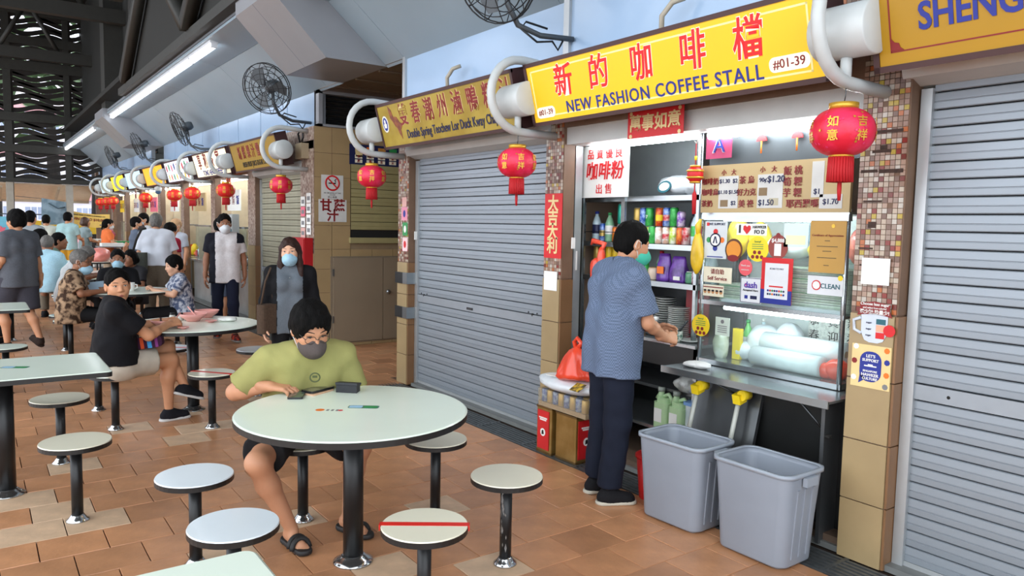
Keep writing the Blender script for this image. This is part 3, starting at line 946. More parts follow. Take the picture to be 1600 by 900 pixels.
m_ss = mat('stainless', '#aab0b3', .25, .85, var=.08, scale=3, stretch=(1, 1, 8))
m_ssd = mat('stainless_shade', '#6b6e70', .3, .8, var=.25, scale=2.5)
m_tubeS = lamp('tube_stall', '#f2fbff', 30.0)
def tube_lamp(label, x, y0, y1, z, r=.016, cat='light'):
    t = thing('tube_lamp', label, cat, (x, y0, z), FR, 'tube lamps of the coffee stall')
    O('housing', MB().b2((0, .0, .012), (y0 - y1, .05, .045)), m_fix, t)
    O('tube', MB().tube([(.02, .012, -.01), (y0 - y1 - .02, .012, -.01)], r, 10), m_tubeS, t)
    return t
tube_lamp('lit tube lamp over the drinks shelves', 3.63, 4.12, 3.12, 2.185, .026)
tube_lamp('lit tube lamp over the menu board', 3.63, 3.06, 2.02, 2.175, .026)
tube_lamp('lit tube lamp along the top of the glass cabinet', 3.70, 2.98, 2.17, 1.675, .015)
tube_lamp('lit tube lamp under the middle shelf of the glass cabinet', 3.70, 2.95, 2.17, 1.135, .012)

# -- shelving on the left (local x from 4.05 towards 2.95, y into the stall)
sh = thing('steel_shelf_rack', 'stainless shelf rack full of drinks behind the man', 'shelf', (3.80, 4.40, 0), FR)
SW = 1.17
for u in (.03, SW - .02):
    O('post', MB().b2((u - .012, 0, .0), (u + .012, .025, 2.28)), m_ss, sh)
    O('post', MB().b2((u - .012, .40, .0), (u + .012, .425, 2.28)), m_ss, sh)
O('post', MB().b2((.46, -.012, 1.48), (.495, .01, 2.28)), m_ss, sh)
for z, nm in ((1.49, 'shelf'), (1.235, 'shelf'), (1.82, 'shelf')):
    O(nm, MB().b2((.02, .0, z - .035), (SW, .42, z)), m_ss, sh)
O('back_panel', MB().b2((.02, .42, .9), (SW, .43, 2.28)), mat('stainless_matte', '#9aa1a4', .42, .3, var=.12, scale=3), sh)
O('side_panel', MB().b2((SW, .0, 1.82), (SW + .01, .42, 2.28)), m_ss, sh)
O('rail', MB().b2((.02, -.004, 1.56), (.46, .004, 1.566)), m_steel_d, sh)
O('roof_panel', MB().b2((.02, .0, 2.28), (SW, .42, 2.295)), m_ss, sh)

cs = thing('notice_board', 'white board with red characters selling coffee powder', 'sign', (3.66, 4.235, 2.0), FR)
O('board', MB().b2((0, 0, -.19), (.485, .012, .18)), m_paper, cs)
letter(cs, '品質優良', .075, m_red, (.245, -.002, .115), spacing=1.55, bold=.008)
letter(cs, '咖啡粉', .135, m_red, (.245, -.002, -.01), bold=.018, sx=.95, spacing=1.05, shear=.1)
letter(cs, '出售', .075, m_red, (.245, -.002, -.135), spacing=1.6, bold=.008)

# stock on the shelves
def can(parent_xyz, r, h, body, label, name='drink_can', cat='can', top=None, word=None, wm=None, band=None, group='drink cans and bottles on the shelves'):
    t = thing(name, label, cat, parent_xyz, FR, group)
    O('body', MB().lathe([(r * .85, 0), (r, .006), (r, h - .012), (r * .84, h)], n=18), body, t)
    O('lid', MB().lathe([(r * .84, h), (r * .84, h + .003), (r * .7, h + .001)], n=18), top or m_steel, t)
    if band:
        O('band', MB().lathe([(r + .0006, h * .30), (r + .0006, h * .62)], n=18, cap=False), band, t)
    if word:
        letter(t, word, r * 1.1, wm or m_paper, (0, -r - .0015, h * .5), bold=.02, rot=(0, R(-70), 0) if len(word) > 3 else None)
    return t
def bottle(xyz, r, h, liquid, lab, cap, label, group='drink cans and bottles on the shelves'):
    t = thing('drink_bottle', label, 'bottle', xyz, FR, group)
    O('body', MB().lathe([(r * .9, 0), (r, .008), (r, h * .35), (r * .93, h * .4), (r, h * .45), (r, h * .62), (r * .6, h * .80), (r * .38, h * .86), (r * .38, h * .93)], n=18), liquid, t)
    O('paper_label', MB().lathe([(r + .001, h * .26), (r + .001, h * .56)], n=18, cap=False), lab, t)
    O('cap', MB().lathe([(r * .45, h * .92), (r * .45, h), (r * .3, h + .002)], n=14), cap, t)
    return t
C = lambda k, h, **kw: mat(k, h, .3, var=.05, **kw)
P2_ = lambda h: dict(hex2=h, scale=34)
c_blue, c_bluel, c_green, c_red = C('can_blue', '#1f4fa8', metal=.2, hex2='#8fa8d8', scale=34), C('can_sky', '#3a78c8', metal=.2, hex2='#c8d4e0', scale=30), C('can_green', '#1f8f3a', metal=.2, hex2='#3faa50', scale=30), C('can_red', '#b3202c', metal=.2, hex2='#d8b8b4', scale=24)
c_orange, c_silver, c_purple, c_white, c_lime = C('can_orange', '#e07f22', metal=.2, hex2='#b8321f', scale=30), C('can_silver', '#b4b7ba', metal=.5), C('can_purple', '#7a4aa8', metal=.2, hex2='#d9c9e0', scale=30), C('can_white', '#e3e5e2', hex2='#c9a08a', scale=22), C('can_lime', '#a6c832', metal=.2, hex2='#e3e6d0', scale=26)
c_teal, c_gold, c_mag, c_yel = C('can_teal', '#1e9c86', metal=.4), C('can_gold', '#c2a255', metal=.4), C('can_magenta', '#a8234f'), C('can_yellow', '#e6c22a')
pet = C('pet_clear', '#b8cdd6', emit=.0); petg = C('pet_green', '#7fae8a'); petd = C('pet_dark', '#2b2b33'); petr = C('pet_red', '#8b2440')
Z1, Z2, XSH = 1.491, 1.236, 3.85
def sx(u): return 4.40 - 1.06 * u
top_row = [('b', .10, pet, c_navy if False else m_navy, m_blue, 'clear water bottle with dark blue label, leftmost on the upper shelf'),
           ('c', .165, .026, .135, c_blue, c_gold, None, 'slim blue and gold can beside the water bottle'),
           ('b2', .235, petg, m_paper, m_green, 'pale green drink bottle left of the orange can'),
           ('c', .30, .028, .11, c_orange, None, None, 'orange can left of the shelf upright'),
           ('c', .345, .026, .13, c_silver, None, None, 'silver can against the shelf upright')]
for r_ in top_row:
    if r_[0] in ('b', 'b2'):
        bottle((XSH + .03, sx(r_[1]), Z1), .034, .225 if r_[0] == 'b' else .215, r_[2], r_[3], r_[4], r_[5])
    else:
        can((XSH + .03, sx(r_[1]), Z1), r_[2], r_[3], r_[4], r_[7], band=r_[5])
can((XSH + .03, sx(.345), Z1 + .134), .024, .145, c_teal, 'tall teal can standing on the silver can')
col2 = [(.50, [c_yel, c_gold], 'gold'), (.555, [c_bluel, c_blue], 'blue'), (.61, [c_lime, c_green], 'green'), (.70, [c_white, c_orange], 'orange'), (.765, [c_white, c_blue], 'blue and red'), (.825, [c_lime, c_green], 'leaf green'), (.885, [c_orange, c_purple], 'purple')]
words_ = {.61: '7UP', .765: None}
for u, cc, nm in col2:
    can((XSH + .04, sx(u), Z1), .030, .115, cc[0], 'lower can of the %s pair on the upper shelf, %s below' % (nm, 'yellow' if cc[0] is c_yel else 'pale' if cc[0] is c_white else 'bright'), band=c_red if u == .765 else None)
    can((XSH + .04, sx(u), Z1 + .121), .030, .128 if u != .885 else .10, cc[1], '%s can stacked on another can on the upper shelf' % nm, band=(m_yel if u == .70 else c_red if u == .765 else None), word=('7' if u == .61 else None), wm=m_paper)
bottle((XSH + .11, sx(.655), Z1), .032, .20, petd, c_green, m_black, 'dark bottle with green label behind the cans')
can((XSH + .02, sx(.655), Z1), .028, .12, c_green, 'green can in front of the dark bottle', word='7', wm=m_paper)
can((XSH + .02, sx(.95), Z1), .032, .115, c_red, 'red can right of the purple can')
bottle((XSH + .10, sx(.94), Z1), .033, .22, petd, m_redd, m_navy, 'dark cola bottle with navy cap behind the red can')
bottle((XSH + .04, sx(1.01), Z1), .034, .225, pet, c_green, m_navy, 'clear bottle with green label and navy cap')
bottle((XSH + .04, sx(1.085), Z1), .034, .225, pet, c_mag, m_grey, 'clear bottle with magenta label at the right end of the upper shelf')
# lower shelf
for i in range(4):
    can((XSH + .05, sx(.09 + .066 * i), Z2), .028, .11, c_white if i % 2 == 0 else c_silver, ('white' if i % 2 == 0 else 'silver') + ' can in the lower tier at the left of the lower shelf, %s along' % ORD[i])
    can((XSH + .05, sx(.09 + .066 * i), Z2 + .116), .028, .105, c_gold if i < 2 else c_yel, ('gold' if i < 2 else 'yellow') + ' can in the upper tier at the left of the lower shelf, %s along' % ORD[i])
m_purp = mat('purple_pack', '#4b2377', .35, hex2='#6a3aa0', scale=18, coat=.3)
def pouch(xyz, w, d, h, m, label, name='drink_pouch', cat='packet', seed=0, extra=None):
    t = thing(name, label, cat, xyz, FR)
    rr = random.Random(seed)
    mb = MB()
    vs, fs, N, K = [], [], 16, 9
    for j in range(K):
        f = j / (K - 1)
        ww = w / 2 * (1 - .25 * f ** 3 + .05 * rr.uniform(-1, 1))
        dd = d / 2 * (1 - .8 * f ** 1.7)
        for i in range(N):
            a = 2 * PI * i / N
            k = 1 + rr.uniform(-.05, .05)
            cx_, sy_ = math.cos(a), math.sin(a)
            vs.append((ww * k * abs(cx_) ** .6 * (1 if cx_ > 0 else -1), dd * k * abs(sy_) ** .7 * (1 if sy_ > 0 else -1), h * f))
    for j in range(K - 1):
        for i in range(N):
            fs.append((j * N + i, j * N + (i + 1) % N, (j + 1) * N + (i + 1) % N, (j + 1) * N + i))
    fs.append(tuple(range(N - 1, -1, -1))); fs.append(tuple((K - 1) * N + i for i in range(N)))
    mb.add(vs, fs, 0, True)
    O('pack', mb, m, t)
    if extra: extra(t)
    return t
pouch((XSH + .05, sx(.75), Z2), .12, .08, .19, m_purp, 'purple packet with pictures, left of the two on the lower shelf', seed=1,
      extra=lambda t: O('paper_label', MB().b2((-.03, -.045, .05), (.03, -.04, .10)), m_orange, t))
pouch((XSH + .05, sx(.875), Z2), .14, .09, .175, m_purp, 'plain purple packet with white label, right of the two on the lower shelf', seed=2,
      extra=lambda t: O('paper_label', MB().b2((-.005, -.052, .015), (.05, -.044, .04)), m_paper, t))
can((XSH + .05, sx(.655), Z2), .042, .085, C('jar_cream', '#cdb9a4'), 'cream jar with brown lid beside the purple packets', name='jar', cat='jar', top=mat('lid_tan', '#a8834a', .4))
can((XSH + .03, sx(.59), Z2), .030, .125, c_green, 'green can on the lower shelf beside the man', word='7', wm=m_paper)
can((XSH + .05, sx(.985), Z2), .045, .075, C('tub_green', '#5f9a78'), 'green tub with white cling wrap on the lower shelf', name='tub', cat='tub', top=m_paper)
bottle((XSH + .12, sx(.66), Z2), .035, .20, petg, c_green, m_red, 'green bottle behind the cream jar')
for i in range(3):
    bottle((XSH + .10, sx(1.04 + .035 * i), Z2), .030, .215, pet, (m_navy, m_redd, m_navy)[i], m_blue, ('blue', 'red', 'dark')[i] + '-labelled bottle at the right end of the lower shelf')
can((XSH + .01, sx(1.055), Z2), .035, .085, C('jar_sweets', '#8a5a68', hex2='#d9cfd0', scale=60), 'jar of sweets at the right end of the lower shelf', name='sweet_jar', cat='jar', top=m_blue)

# plastic bags
m_plast = mat('bag_white', '#d5dbe0', .28, var=.06, scale=14, bump=.5, bscale=12, coat=.2)
m_plastr = mat('bag_red', '#e2472c', .3, var=.12, scale=10, bump=.4, bscale=12, coat=.2)
m_plasty = mat('bag_yellow', '#d8b022', .35, var=.12, scale=16, bump=.3, bscale=20, coat=.2)
m_plastp = mat('bag_pink', '#e88a80', .3, var=.1, scale=10, bump=.4, bscale=14, coat=.2)
def lumpy(c, r, seed, mi=0, mb=None, n=22, m=14, amp=.22):
    """a crumpled closed lump"""
    rr = random.Random(seed)
    mb = mb or MB()
    ph = [(rr.uniform(0, 6.3), rr.uniform(0, 6.3), rr.randint(2, 7), rr.randint(1, 6), rr.uniform(.3, 1)) for _ in range(7)]
    vs, fs = [], []
    for j in range(m + 1):
        t = PI * j / m
        for i in range(n):
            a = 2 * PI * i / n
            d = sum(w * math.sin(k * a + p) * math.sin(l * t + q) for p, q, k, l, w in ph) / 4
            k_ = 1 + amp * d * math.sin(t)
            vs.append((c[0] + r[0] * k_ * math.sin(t) * math.cos(a), c[1] + r[1] * k_ * math.sin(t) * math.sin(a), c[2] - r[2] * k_ * math.cos(t)))
    for j in range(m):
        for i in range(n):
            fs.append((j * n + i, j * n + (i + 1) % n, (j + 1) * n + (i + 1) % n, (j + 1) * n + i))
    return mb.add(vs, fs, mi, True)
def sack(name, label, cat, loc, lumps, m, group=None, seed=0, ears=(), extra=None):
    t = thing(name, label, cat, loc, FR, group)
    mb = MB()
    for i, (c, r) in enumerate(lumps):
        lumpy(c, r, seed * 17 + i, mb=mb)
    O('body', mb, m, t, kind='stuff' if len(lumps) > 1 else None)
    for e in ears:
        O('handle', MB().tube(e, [.012] + [.02] * (len(e) - 2) + [.008], 6), m, t)
    if extra: extra(t)
    return t
def bag_print(t):
    O('printed_ring', MB().prism(circ(.06, 20, ry=.045), 0, .004), m_teal, t, (-.02, -.135, .06), rot=(R(70), 0, 0))
    O('printed_patch', MB().prism(circ(.045, 20, ry=.03), 0, .004), m_paper, t, (-.02, -.138, .061), rot=(R(70), 0, 0))
sack('plastic_bag', 'heap of folded white plastic bags on top of the shelf rack', 'bag', (4.0, 3.58, 1.822), [((0, .0, .07), (.16, .13, .075)), ((.17, .02, .07), (.13, .12, .08)), ((.29, 0, .04), (.09, .1, .045))], m_plast, seed=3, extra=bag_print)
sack('plastic_bag', 'crumpled white plastic bag drooping off the rack corner', 'bag', (3.9, 3.22, 1.77), [((0, 0, .06), (.09, .06, .07)), ((.06, -.03, -.02), (.05, .03, .07))], m_plast, seed=4)
O_ = O
tt = thing('folded_cloth', 'blue and green folded cloth by the white bags', 'cloth', (3.98, 3.14, 1.822), FR)
O('blue_cloth', MB().prism(rrect(.2, .14, .03), 0, .03), m_blue, tt); O('green_cloth', MB().prism(rrect(.17, .13, .03), .03, .06), m_green, tt)
sack('plastic_bag', 'yellow plastic bag hanging on the cabinet post', 'bag', (3.64, 3.10, 1.36), [((0, .0, .09), (.045, .03, .13))], m_plasty, seed=5, ears=([(0, 0, .18), (.0, .0, .26), (.012, .005, .30)],))

# red banner under the sign and the small hanging ornament
bn = thing('red_banner', 'red paper banner with four gold characters under the yellow sign', 'banner', (3.42, 3.52, 2.245), FR)
O('sheet', MB().b2((0, 0, -.083), (.465, .003, .083)), m_red, bn)
letter(bn, '萬事如意', .108, mat('gold_print', '#d9c089', .45, .2), (.232, -.003, 0), bold=.022)
for u, z in ((.03, .07), (.03, -.07), (.435, .07), (.435, -.07)):
    O('corner_flower', MB().prism(circ(.013, 8), 0, .002), mat('gold_print', '#d9c089'), bn, (u, -.001, z), rot=(R(90), 0, 0))
orn = thing('hanging_ornament', 'small red and gold knot ornament hanging on a white hook', 'ornament', (3.58, 3.09, 1.93), FR)
O('hook', MB().tube([(0, 0, .24), (.012, 0, .21), (.0, 0, .185), (-.014, 0, .20)], .004, 6), m_paper, orn)
O('cord', MB().tube([(0, 0, .19), (0, 0, .06)], .003, 5), m_red, orn)
O('bead', MB().lathe([(.0, .085), (.008, .085), (.008, .11), (0, .11)], n=8), m_yel, orn)
O('globe', MB().lathe([(.02, .05), (.045, .03), (.05, 0), (.045, -.03), (.02, -.05)], n=12), m_red, orn)
for z in (.048, .02, -.02, -.048):
    O('gold_ring', MB().lathe([(.030 if abs(z) > .04 else .050, z - .006), (.036 if abs(z) > .04 else .055, z), (.030 if abs(z) > .04 else .050, z + .006)], n=14), m_gild, orn)
O('tassel', MB().tube([(0, 0, -.05), (0, 0, -.10), (0, 0, -.12), (.003, 0, -.24)], [.004, .004, .014, .012], 8), m_tas, orn)

# -- menu board with price slips
mn = thing('menu_board', 'tan menu board with red characters and taped price slips', 'menu', (3.655, 3.10, 1.84), FR)
m_tan = mat('menu_tan', '#b39c6f', .5, var=.04, scale=3)
BW = 0.97
O('board', MB().b2((0, 0, -.14), (BW, .02, .145)), m_tan, mn)
def slip(u0, z0, u1, z1, m=None):
    O('price_slip', MB().b2((u0, -.0042 if m else -.003, z0), (u1, 0, z1)), m or mat('slip_grey', '#c5c5c2', .6), mn)
def mt(s, u, z, size=.043, m=None, **k):
    letter(mn, s, size, m or m_redd, (u, -.0045, z), bold=k.pop('bold', .014), **k)
slip(.135, -.115, .275, .075); slip(.41, -.115, .575, .075); slip(.75, -.06, .82, .13); slip(.80, -.12, .93, -.045)
mt('小', .17, .095, .036); mt('大', .24, .095, .036); mt('小', .44, .10, .036); mt('大', .515, .10, .036)
mt('咖啡奶', .07, .045); mt('咖啡烏', .07, -.02); mt('茶奶', .05, -.088)
mt('$1.30  $2', .205, .045, .034, m_navy); mt('$1.10 $1.50', .205, -.02, .031, m_navy); mt('$2', .245, -.085, .034, m_navy)
mt('茶 烏', .335, .045, .047); mt('好力克', .335, -.025, .044); mt('美 祿', .335, -.092, .047)
mt('90¢', .445, .043, .034, m_navy); mt('$1.20', .53, .045, .05, m_navy, bold=.02); mt('$1.50', .47, -.085, .046, m_navy)
slip(.42, -.045, .475, .0, mat('slip_brown', '#7c6648', .6)); slip(.15, -.105, .205, -.065, mat('slip_brown', '#7c6648', .6)); slip(.49, -.10, .55, -.06, mat('slip_faint', '#b0a890', .6))
mt('飯 桃', .635, .085, .052); mt('筍 粿', .635, .025, .052); mt('芋 粿', .635, -.035, .052); mt('耶西羅嗎', .70, -.095, .05)
mt('$1.70', .865, -.085, .04, m_navy); mt('$1', .785, -.03, .04, m_navy)

ga = thing('grade_card', 'pink hygiene grade card with a large letter A', 'card', (3.66, 3.08, 2.10), FR)
O('card', MB().b2((0, 0, -.075), (.19, .004, .07)), mat('card_pink', '#a02c55', .5, hex2='#b23c68', scale=3), ga)
letter(ga, 'A', .13, m_blue, (.10, -.003, .0), bold=.004)
letter(ga, 'A', .135, m_paper, (.097, -.002, .0), bold=.01)
pn = thing('stall_window_panel', 'dark steel panel above the menu board', 'panel', (3.72, 3.10, 2.06), FR)
O('panel', MB().b2((0, 0, -.08), (1.0, .01, .09)), mat('panel_dark', '#43484c', .5, .2, var=.15, scale=3), pn)
for u in (.37, .60):
    q = thing('paper_fan_ornament', 'small red paper fan ornament on the steel panel, ' + ('left' if u < .5 else 'right') + ' of two', 'ornament', (3.70, 3.08 - u, 2.11), FR, 'paper fan ornaments')
    O('fan', MB().prism([(0, 0)] + [(.035 * math.cos(R(a)), .035 * math.sin(R(a))) for a in range(0, 181, 20)], 0, .004), m_red, q, rot=(R(90), 0, 0))
    O('tassel', MB().tube([(0, -.004, 0), (0, -.004, -.07)], .005, 5), m_orange, q)

# -- glass display cabinet
gc = thing('glass_cabinet', 'lit glass display cabinet with stickers on its front', 'cabinet', (3.66, 3.09, .77), FR)
GW, GH = .96, .92
m_gl = glass('cabinet_glass', '#f6fcfb', .05)
for u in (.012, GW - .012):
    O('post', MB().tube([(u, .012, 0), (u, .012, GH + .0)], .014, 10), m_ss, gc)
    O('post', MB().tube([(u, .46, 0), (u, .46, GH)], .014, 8), m_ss, gc)
O('front_glass', MB().b2((.026, .010, .02), (GW - .026, .014, GH - .02)), m_gl, gc)
O('top_frame', MB().b2((0, -.005, GH - .035), (GW, .03, GH)), m_ss, gc)
O('base_tray', MB().b2((0, 0, 0), (GW, .47, .03)), m_ss, gc)
O('middle_shelf', MB().b2((0, .02, .375), (GW, .46, .390)), m_ss, gc)
O('upper_shelf', MB().b2((0, .05, .66), (GW, .46, .668)), m_gl, gc)
O('shelf_edge', MB().b2((0, .0, .37), (GW, .02, .395)), m_ss, gc)
O('back', MB().b2((0, .465, .03), (GW, .47, GH)), mat('cabinet_back', '#dbe3e1', .35, .1, var=.06), gc)
O('side_glass', MB().b2((GW - .004, .03, .03), (GW, .45, GH - .03)), m_gl, gc)
O('roof', MB().b2((0, 0, GH), (GW, .47, GH + .012)), m_ss, gc)
GX, GY, GZ = 3.66, 3.09, .77
def inside(u, v, z): return (GX + v, GY - u, GZ + z)
# things inside it
def roll(label, u0, u1, v, z, r):
    t = thing('plastic_roll', label, 'roll', inside(u0, v, z), FR, 'rolls of plastic bags in the cabinet')
    O('film', MB().lathe([(r * .3, 0), (r, 0), (r * 1.01, (u1 - u0) * .5), (r, u1 - u0), (r * .3, u1 - u0)], n=22, axis='x'), mat('film_white', '#dfe7ea', .25, var=.05, coat=.3, scale=20, bump=.2, bscale=15), t)
    O('core', MB().lathe([(r * .22, -.002), (r * .3, -.002), (r * .3, u1 - u0 + .002), (r * .22, u1 - u0 + .002)], n=14, axis='x'), mat('card_core', '#b59f84', .7), t)
    return t
roll('white plastic roll in front at the cabinet bottom', .36, .80, .09, .09, .058)
roll('white plastic roll lying behind the front roll', .34, .86, .22, .155, .065)
sack('plastic_bag', 'red plastic bag at the bottom right of the cabinet', 'bag', inside(.87, .12, .032), [((0, 0, .05), (.07, .06, .06)), ((-.05, -.02, .04), (.05, .04, .045))], m_plastr, seed=8)
sack('plastic_bag', 'pale red bag at the right back of the cabinet', 'bag', inside(.86, .3, .032), [((0, 0, .09), (.06, .07, .11))], m_plastp, seed=9)
sack('plastic_bag', 'big white crumpled bag at the left bottom of the cabinet', 'bag', inside(.3, .28, .032), [((0, 0, .1), (.14, .1, .12)), ((.15, .02, .12), (.1, .08, .13)), ((-.1, -.08, .05), (.07, .06, .06))], m_plast, seed=10)
sack('plastic_bag', 'small clear bag of drinks at the left bottom of the cabinet', 'bag', inside(.09, .12, .032), [((0, 0, .08), (.05, .05, .10))], mat('bag_clear', '#b9c0a8', .25, hex2='#d8dcd0', scale=12), seed=11)
bottle(inside(.19, .25, .032), .03, .24, C('soap_green', '#5fae5a'), m_paper, m_green, 'green soap bottle inside the cabinet', 'bottles in the cabinet')
bottle(inside(.25, .32, .032), .03, .25, pet, m_paper, m_paper, 'white bottle inside the cabinet', 'bottles in the cabinet')
yb = thing('yellow_pack', 'upright yellow pack inside the cabinet', 'packet', inside(.16, .14, .032), FR)
O('box', MB().b2((0, 0, 0), (.055, .03, .19)), m_yel, yb)
nb = thing('newspaper', 'folded newspaper with large Chinese print in the cabinet', 'newspaper', inside(.52, .38, .032), FR)
O('sheet', MB().b2((0, 0, .12), (.36, .01, .33)), mat('newsprint', '#cfd0c8', .7, hex2='#b5b6b0', scale=50), nb)
for i in range(6):
    O('headline', text_mesh('恭賀新春迎福'[i], .07, m_black), None, nb, (.04 + (i % 3) * .12, -.002, .27 - (i // 3) * .09))
# stacks of folded paper boxes on the middle shelf
m_pbox = mat('paper_box', '#cfd4c6', .6, var=.05, scale=25, hex2='#b7c3ae')
for st, (u, n, w, z0, seed) in enumerate(((.52, 9, .40, .392, 1), (.06, 4, .30, .392, 2))):
    for i in range(n):
        t = thing('paper_box', 'flat paper box in the %s stack on the middle shelf, %s from the bottom' % (('tall', 'low')[st], ORD[i]), 'box', inside(u + random.uniform(-.01, .01), .10 + random.uniform(-.015, .015), z0 + i * .026), FR, 'folded paper boxes on the middle shelf')
        O('carton', MB().prism(rrect(w, .24, .02, 2, w / 2, .12), 0, .024), m_pbox, t)
        O('lid_edge', MB().b2((.01, -.003, .012), (w - .01, .0, .016)), m_green if i % 3 == 0 else m_grey, t)
sack('plastic_bag', 'white bundle on the upper shelf of the cabinet', 'bag', inside(.33, .25, .67), [((0, 0, .06), (.11, .09, .07)), ((.17, 0, .05), (.09, .08, .055))], m_plast, seed=12)
sack('plastic_bag', 'bright yellow bag on the upper shelf of the cabinet', 'bag', inside(.16, .15, .67), [((0, 0, .11), (.07, .06, .12)), ((.13, .04, .10), (.07, .06, .11))], mat('bag_lemon', '#f0cd2a', .3, var=.1, bump=.4, bscale=14), seed=13)
sack('plastic_bag', 'yellow bag at the right of the upper shelf of the cabinet', 'bag', inside(.70, .2, .67), [((0, 0, .05), (.09, .06, .06))], mat('bag_lemon', '#f0cd2a'), seed=14)
sack('plastic_bag', 'pale red bag beside the gold certificate', 'bag', inside(.88, .25, .67), [((0, 0, .08), (.05, .06, .1))], m_plastp, seed=15)
pv = thing('plastic_sheet', 'loose blue grey plastic sheet behind the top glass', 'sheet', inside(.42, .36, .67), FR)
O('sheet', MB().add([(0, 0, 0), (.2, .01, 0), (.21, .02, .2), (.02, 0, .21)], [(0, 1, 2, 3)]), mat('sheet_blue', '#8ba0b0', .2), pv)

# stickers and cards on the glass
def card(name, label, cat, u, z, w, h, m, build=None, shape=None, x=3.655, y0=3.09, yoff=0, group=None):
    t = thing(name, label, cat, (x, y0 - u, z), FR, group)
    if shape is None:
        O('sheet', MB().b2((-w / 2, 0, -h / 2), (w / 2, .003, h / 2)), m, t)
    else:
        O('sheet', MB().prism(shape, -.003, 0), m, t, rot=(R(90), 0, 0))
    if build: build(t)
    return t
def lt(t, s, u, z, size, m, **k): letter(t, s, size, m, (u, -.002, z), depth=.0008, **k)
def disc(t, u, z, r, m, ry=None, n=20, name='printed_disc', dy=-.0012):
    O(name, MB().prism(circ(r, n, ry=ry), 0, .001), m, t, (u, dy, z), rot=(R(90), 0, 0))
def patch(t, u0, z0, u1, z1, m, name='printed_patch', dy=-.0015):
    O(name, MB().b2((u0, dy, z0), (u1, dy + .001, z1)), m, t)
k_ = 3.66 / 3.38
def gu(Y): return 3.09 - Y * k_          # positions measured on the glass
def gz(z): return 1.6 + (z - 1.6) * k_
def b_support(t):
    lt(t, 'WE SUPPORT', .01, .095, .02, m_navy, bold=.01)
    patch(t, -.07, .085, -.05, .105, m_red)
    for a in range(4):
        disc(t, .05 * math.cos(a * PI / 2 + .0), -.0 + .05 * math.sin(a * PI / 2), .017, (m_orange, m_red, m_green, m_blue)[a])
    disc(t, 0, 0, .043, m_navy); disc(t, 0, 0, .034, m_paper, dy=-.002)
    O('letter_mark', MB().prism([(-.018, -.02), (-.008, -.02), (0, .012), (.008, -.02), (.018, -.02), (.005, .022), (-.005, .022)], 0, .001), m_navy, t, (0, -.003, 0), rot=(R(90), 0, 0))
    patch(t, -.06, -.105, .06, -.099, m_blue)
card('sticker', 'white card with coloured dots round a black ring on the glass', 'sticker', gu(2.748), gz(1.54), .165, .225, mat('card_grey', '#c9ced0', .5), b_support)
def b_ihf(t):
    lt(t, 'I', -.08, 0, .06, m_black, bold=.05)
    O('heart', MB().prism([(0, -.028), (.026, .0), (.024, .02), (.012, .024), (0, .014), (-.012, .024), (-.024, .02), (-.026, 0)], 0, .001), m_red, t, (-.03, -.0015, 0), rot=(R(90), 0, 0))
    lt(t, 'HAWKER', .055, .014, .022, m_black, bold=.02); lt(t, 'FO D', .055, -.014, .03, m_black, bold=.03)
card('sticker', 'white sticker with a red heart about hawker food', 'sticker', gu(2.512), gz(1.602), .205, .066, m_paper, b_ihf)
def b_tig(t):
    disc(t, 0, 0, .052, mat('amber_print', '#d98a2a', .5)); disc(t, 0, -.05, .04, m_redd, ry=.02, dy=-.002); lt(t, 'Good', 0, -.05, .028, m_paper, bold=.02)
card('sticker', 'round brown and amber sticker on the glass', 'sticker', gu(2.622), gz(1.49), .13, .13, mat('brown_print', '#5d3217', .5), b_tig, shape=circ(.062, 28, ry=.066))
def b_yel(t):
    lt(t, 'Sorry!', 0, .042, .018, m_green)
    for z in (.024, .012, .0): patch(t, -.038, z, .038, z + .004, m_green)
    for z, us in ((-.02, (-.018, .014)), (-.046, (-.03, 0, .03))):
        for u in us: disc(t, u, z, .011, m_redd)
card('sticker', 'yellow round notice with red dots, on the upper glass', 'sticker', gu(2.468), gz(1.50), .15, .14, m_yel, b_yel, shape=circ(.073, 28))
card('tag', 'yellow round notice with red dots hanging at the lower left of the glass', 'sticker', gu(2.795) - .02, gz(1.052), .15, .13, m_yel, b_yel, shape=circ(.068, 28), x=3.635)
def b_mil(t):
    lt(t, '$4,888', 0, .035, .03, m_paper, bold=.02)
    patch(t, -.022, -.05, .022, .018, m_paper); disc(t, 0, .07 - .005, .014, m_redd)
card('sticker', 'round red brown sticker with a white prize figure', 'sticker', gu(2.345), gz(1.515), .13, .14, mat('maroon_print', '#8a3a30', .5), b_mil, shape=circ(.063, 28, ry=.068))
def b_cert(t):
    lt(t, 'Certificate of Appreciation', 0, .06, .0165, m_redd)
    for z, w in ((.03, .03), (.0, .12), (-.025, .05), (-.06, .11), (-.1, .03)): patch(t, -w / 2, z, w / 2, z + .004, mat('ink_brown', '#5a4420', .5))
    disc(t, .03, .11, .01, m_gild)
card('certificate', 'gold certificate on the right of the cabinet glass', 'certificate', gu(2.07), gz(1.525), .205, .275, mat('cert_gold', '#b58a3a', .45, var=.06, scale=4), b_cert)
def b_self(t):
    lt(t, '请自助', 0, .018, .034, m_redd, bold=.01); lt(t, 'Self Service', 0, -.022, .032, m_redd, bold=.01)
card('sticker', 'cream self service notice on the left of the glass', 'sticker', gu(2.725), gz(1.345), .21, .095, mat('cream_card', '#e3dcc4', .6), b_self)
def b_faces(t):
    patch(t, -.075, .018, .075, .024, m_redd)
    for i in range(5):
        disc(t, -.06 + .03 * i, -.008, .011, mat('tan_print', '#c08a5a', .6)); disc(t, -.06 + .03 * i, .0, .011, m_black, ry=.006, dy=-.002)
card('sticker', 'cream strip with five small faces under the self service notice', 'sticker', gu(2.75), gz(1.255), .155, .07, mat('cream_card', '#e3dcc4'), b_faces)
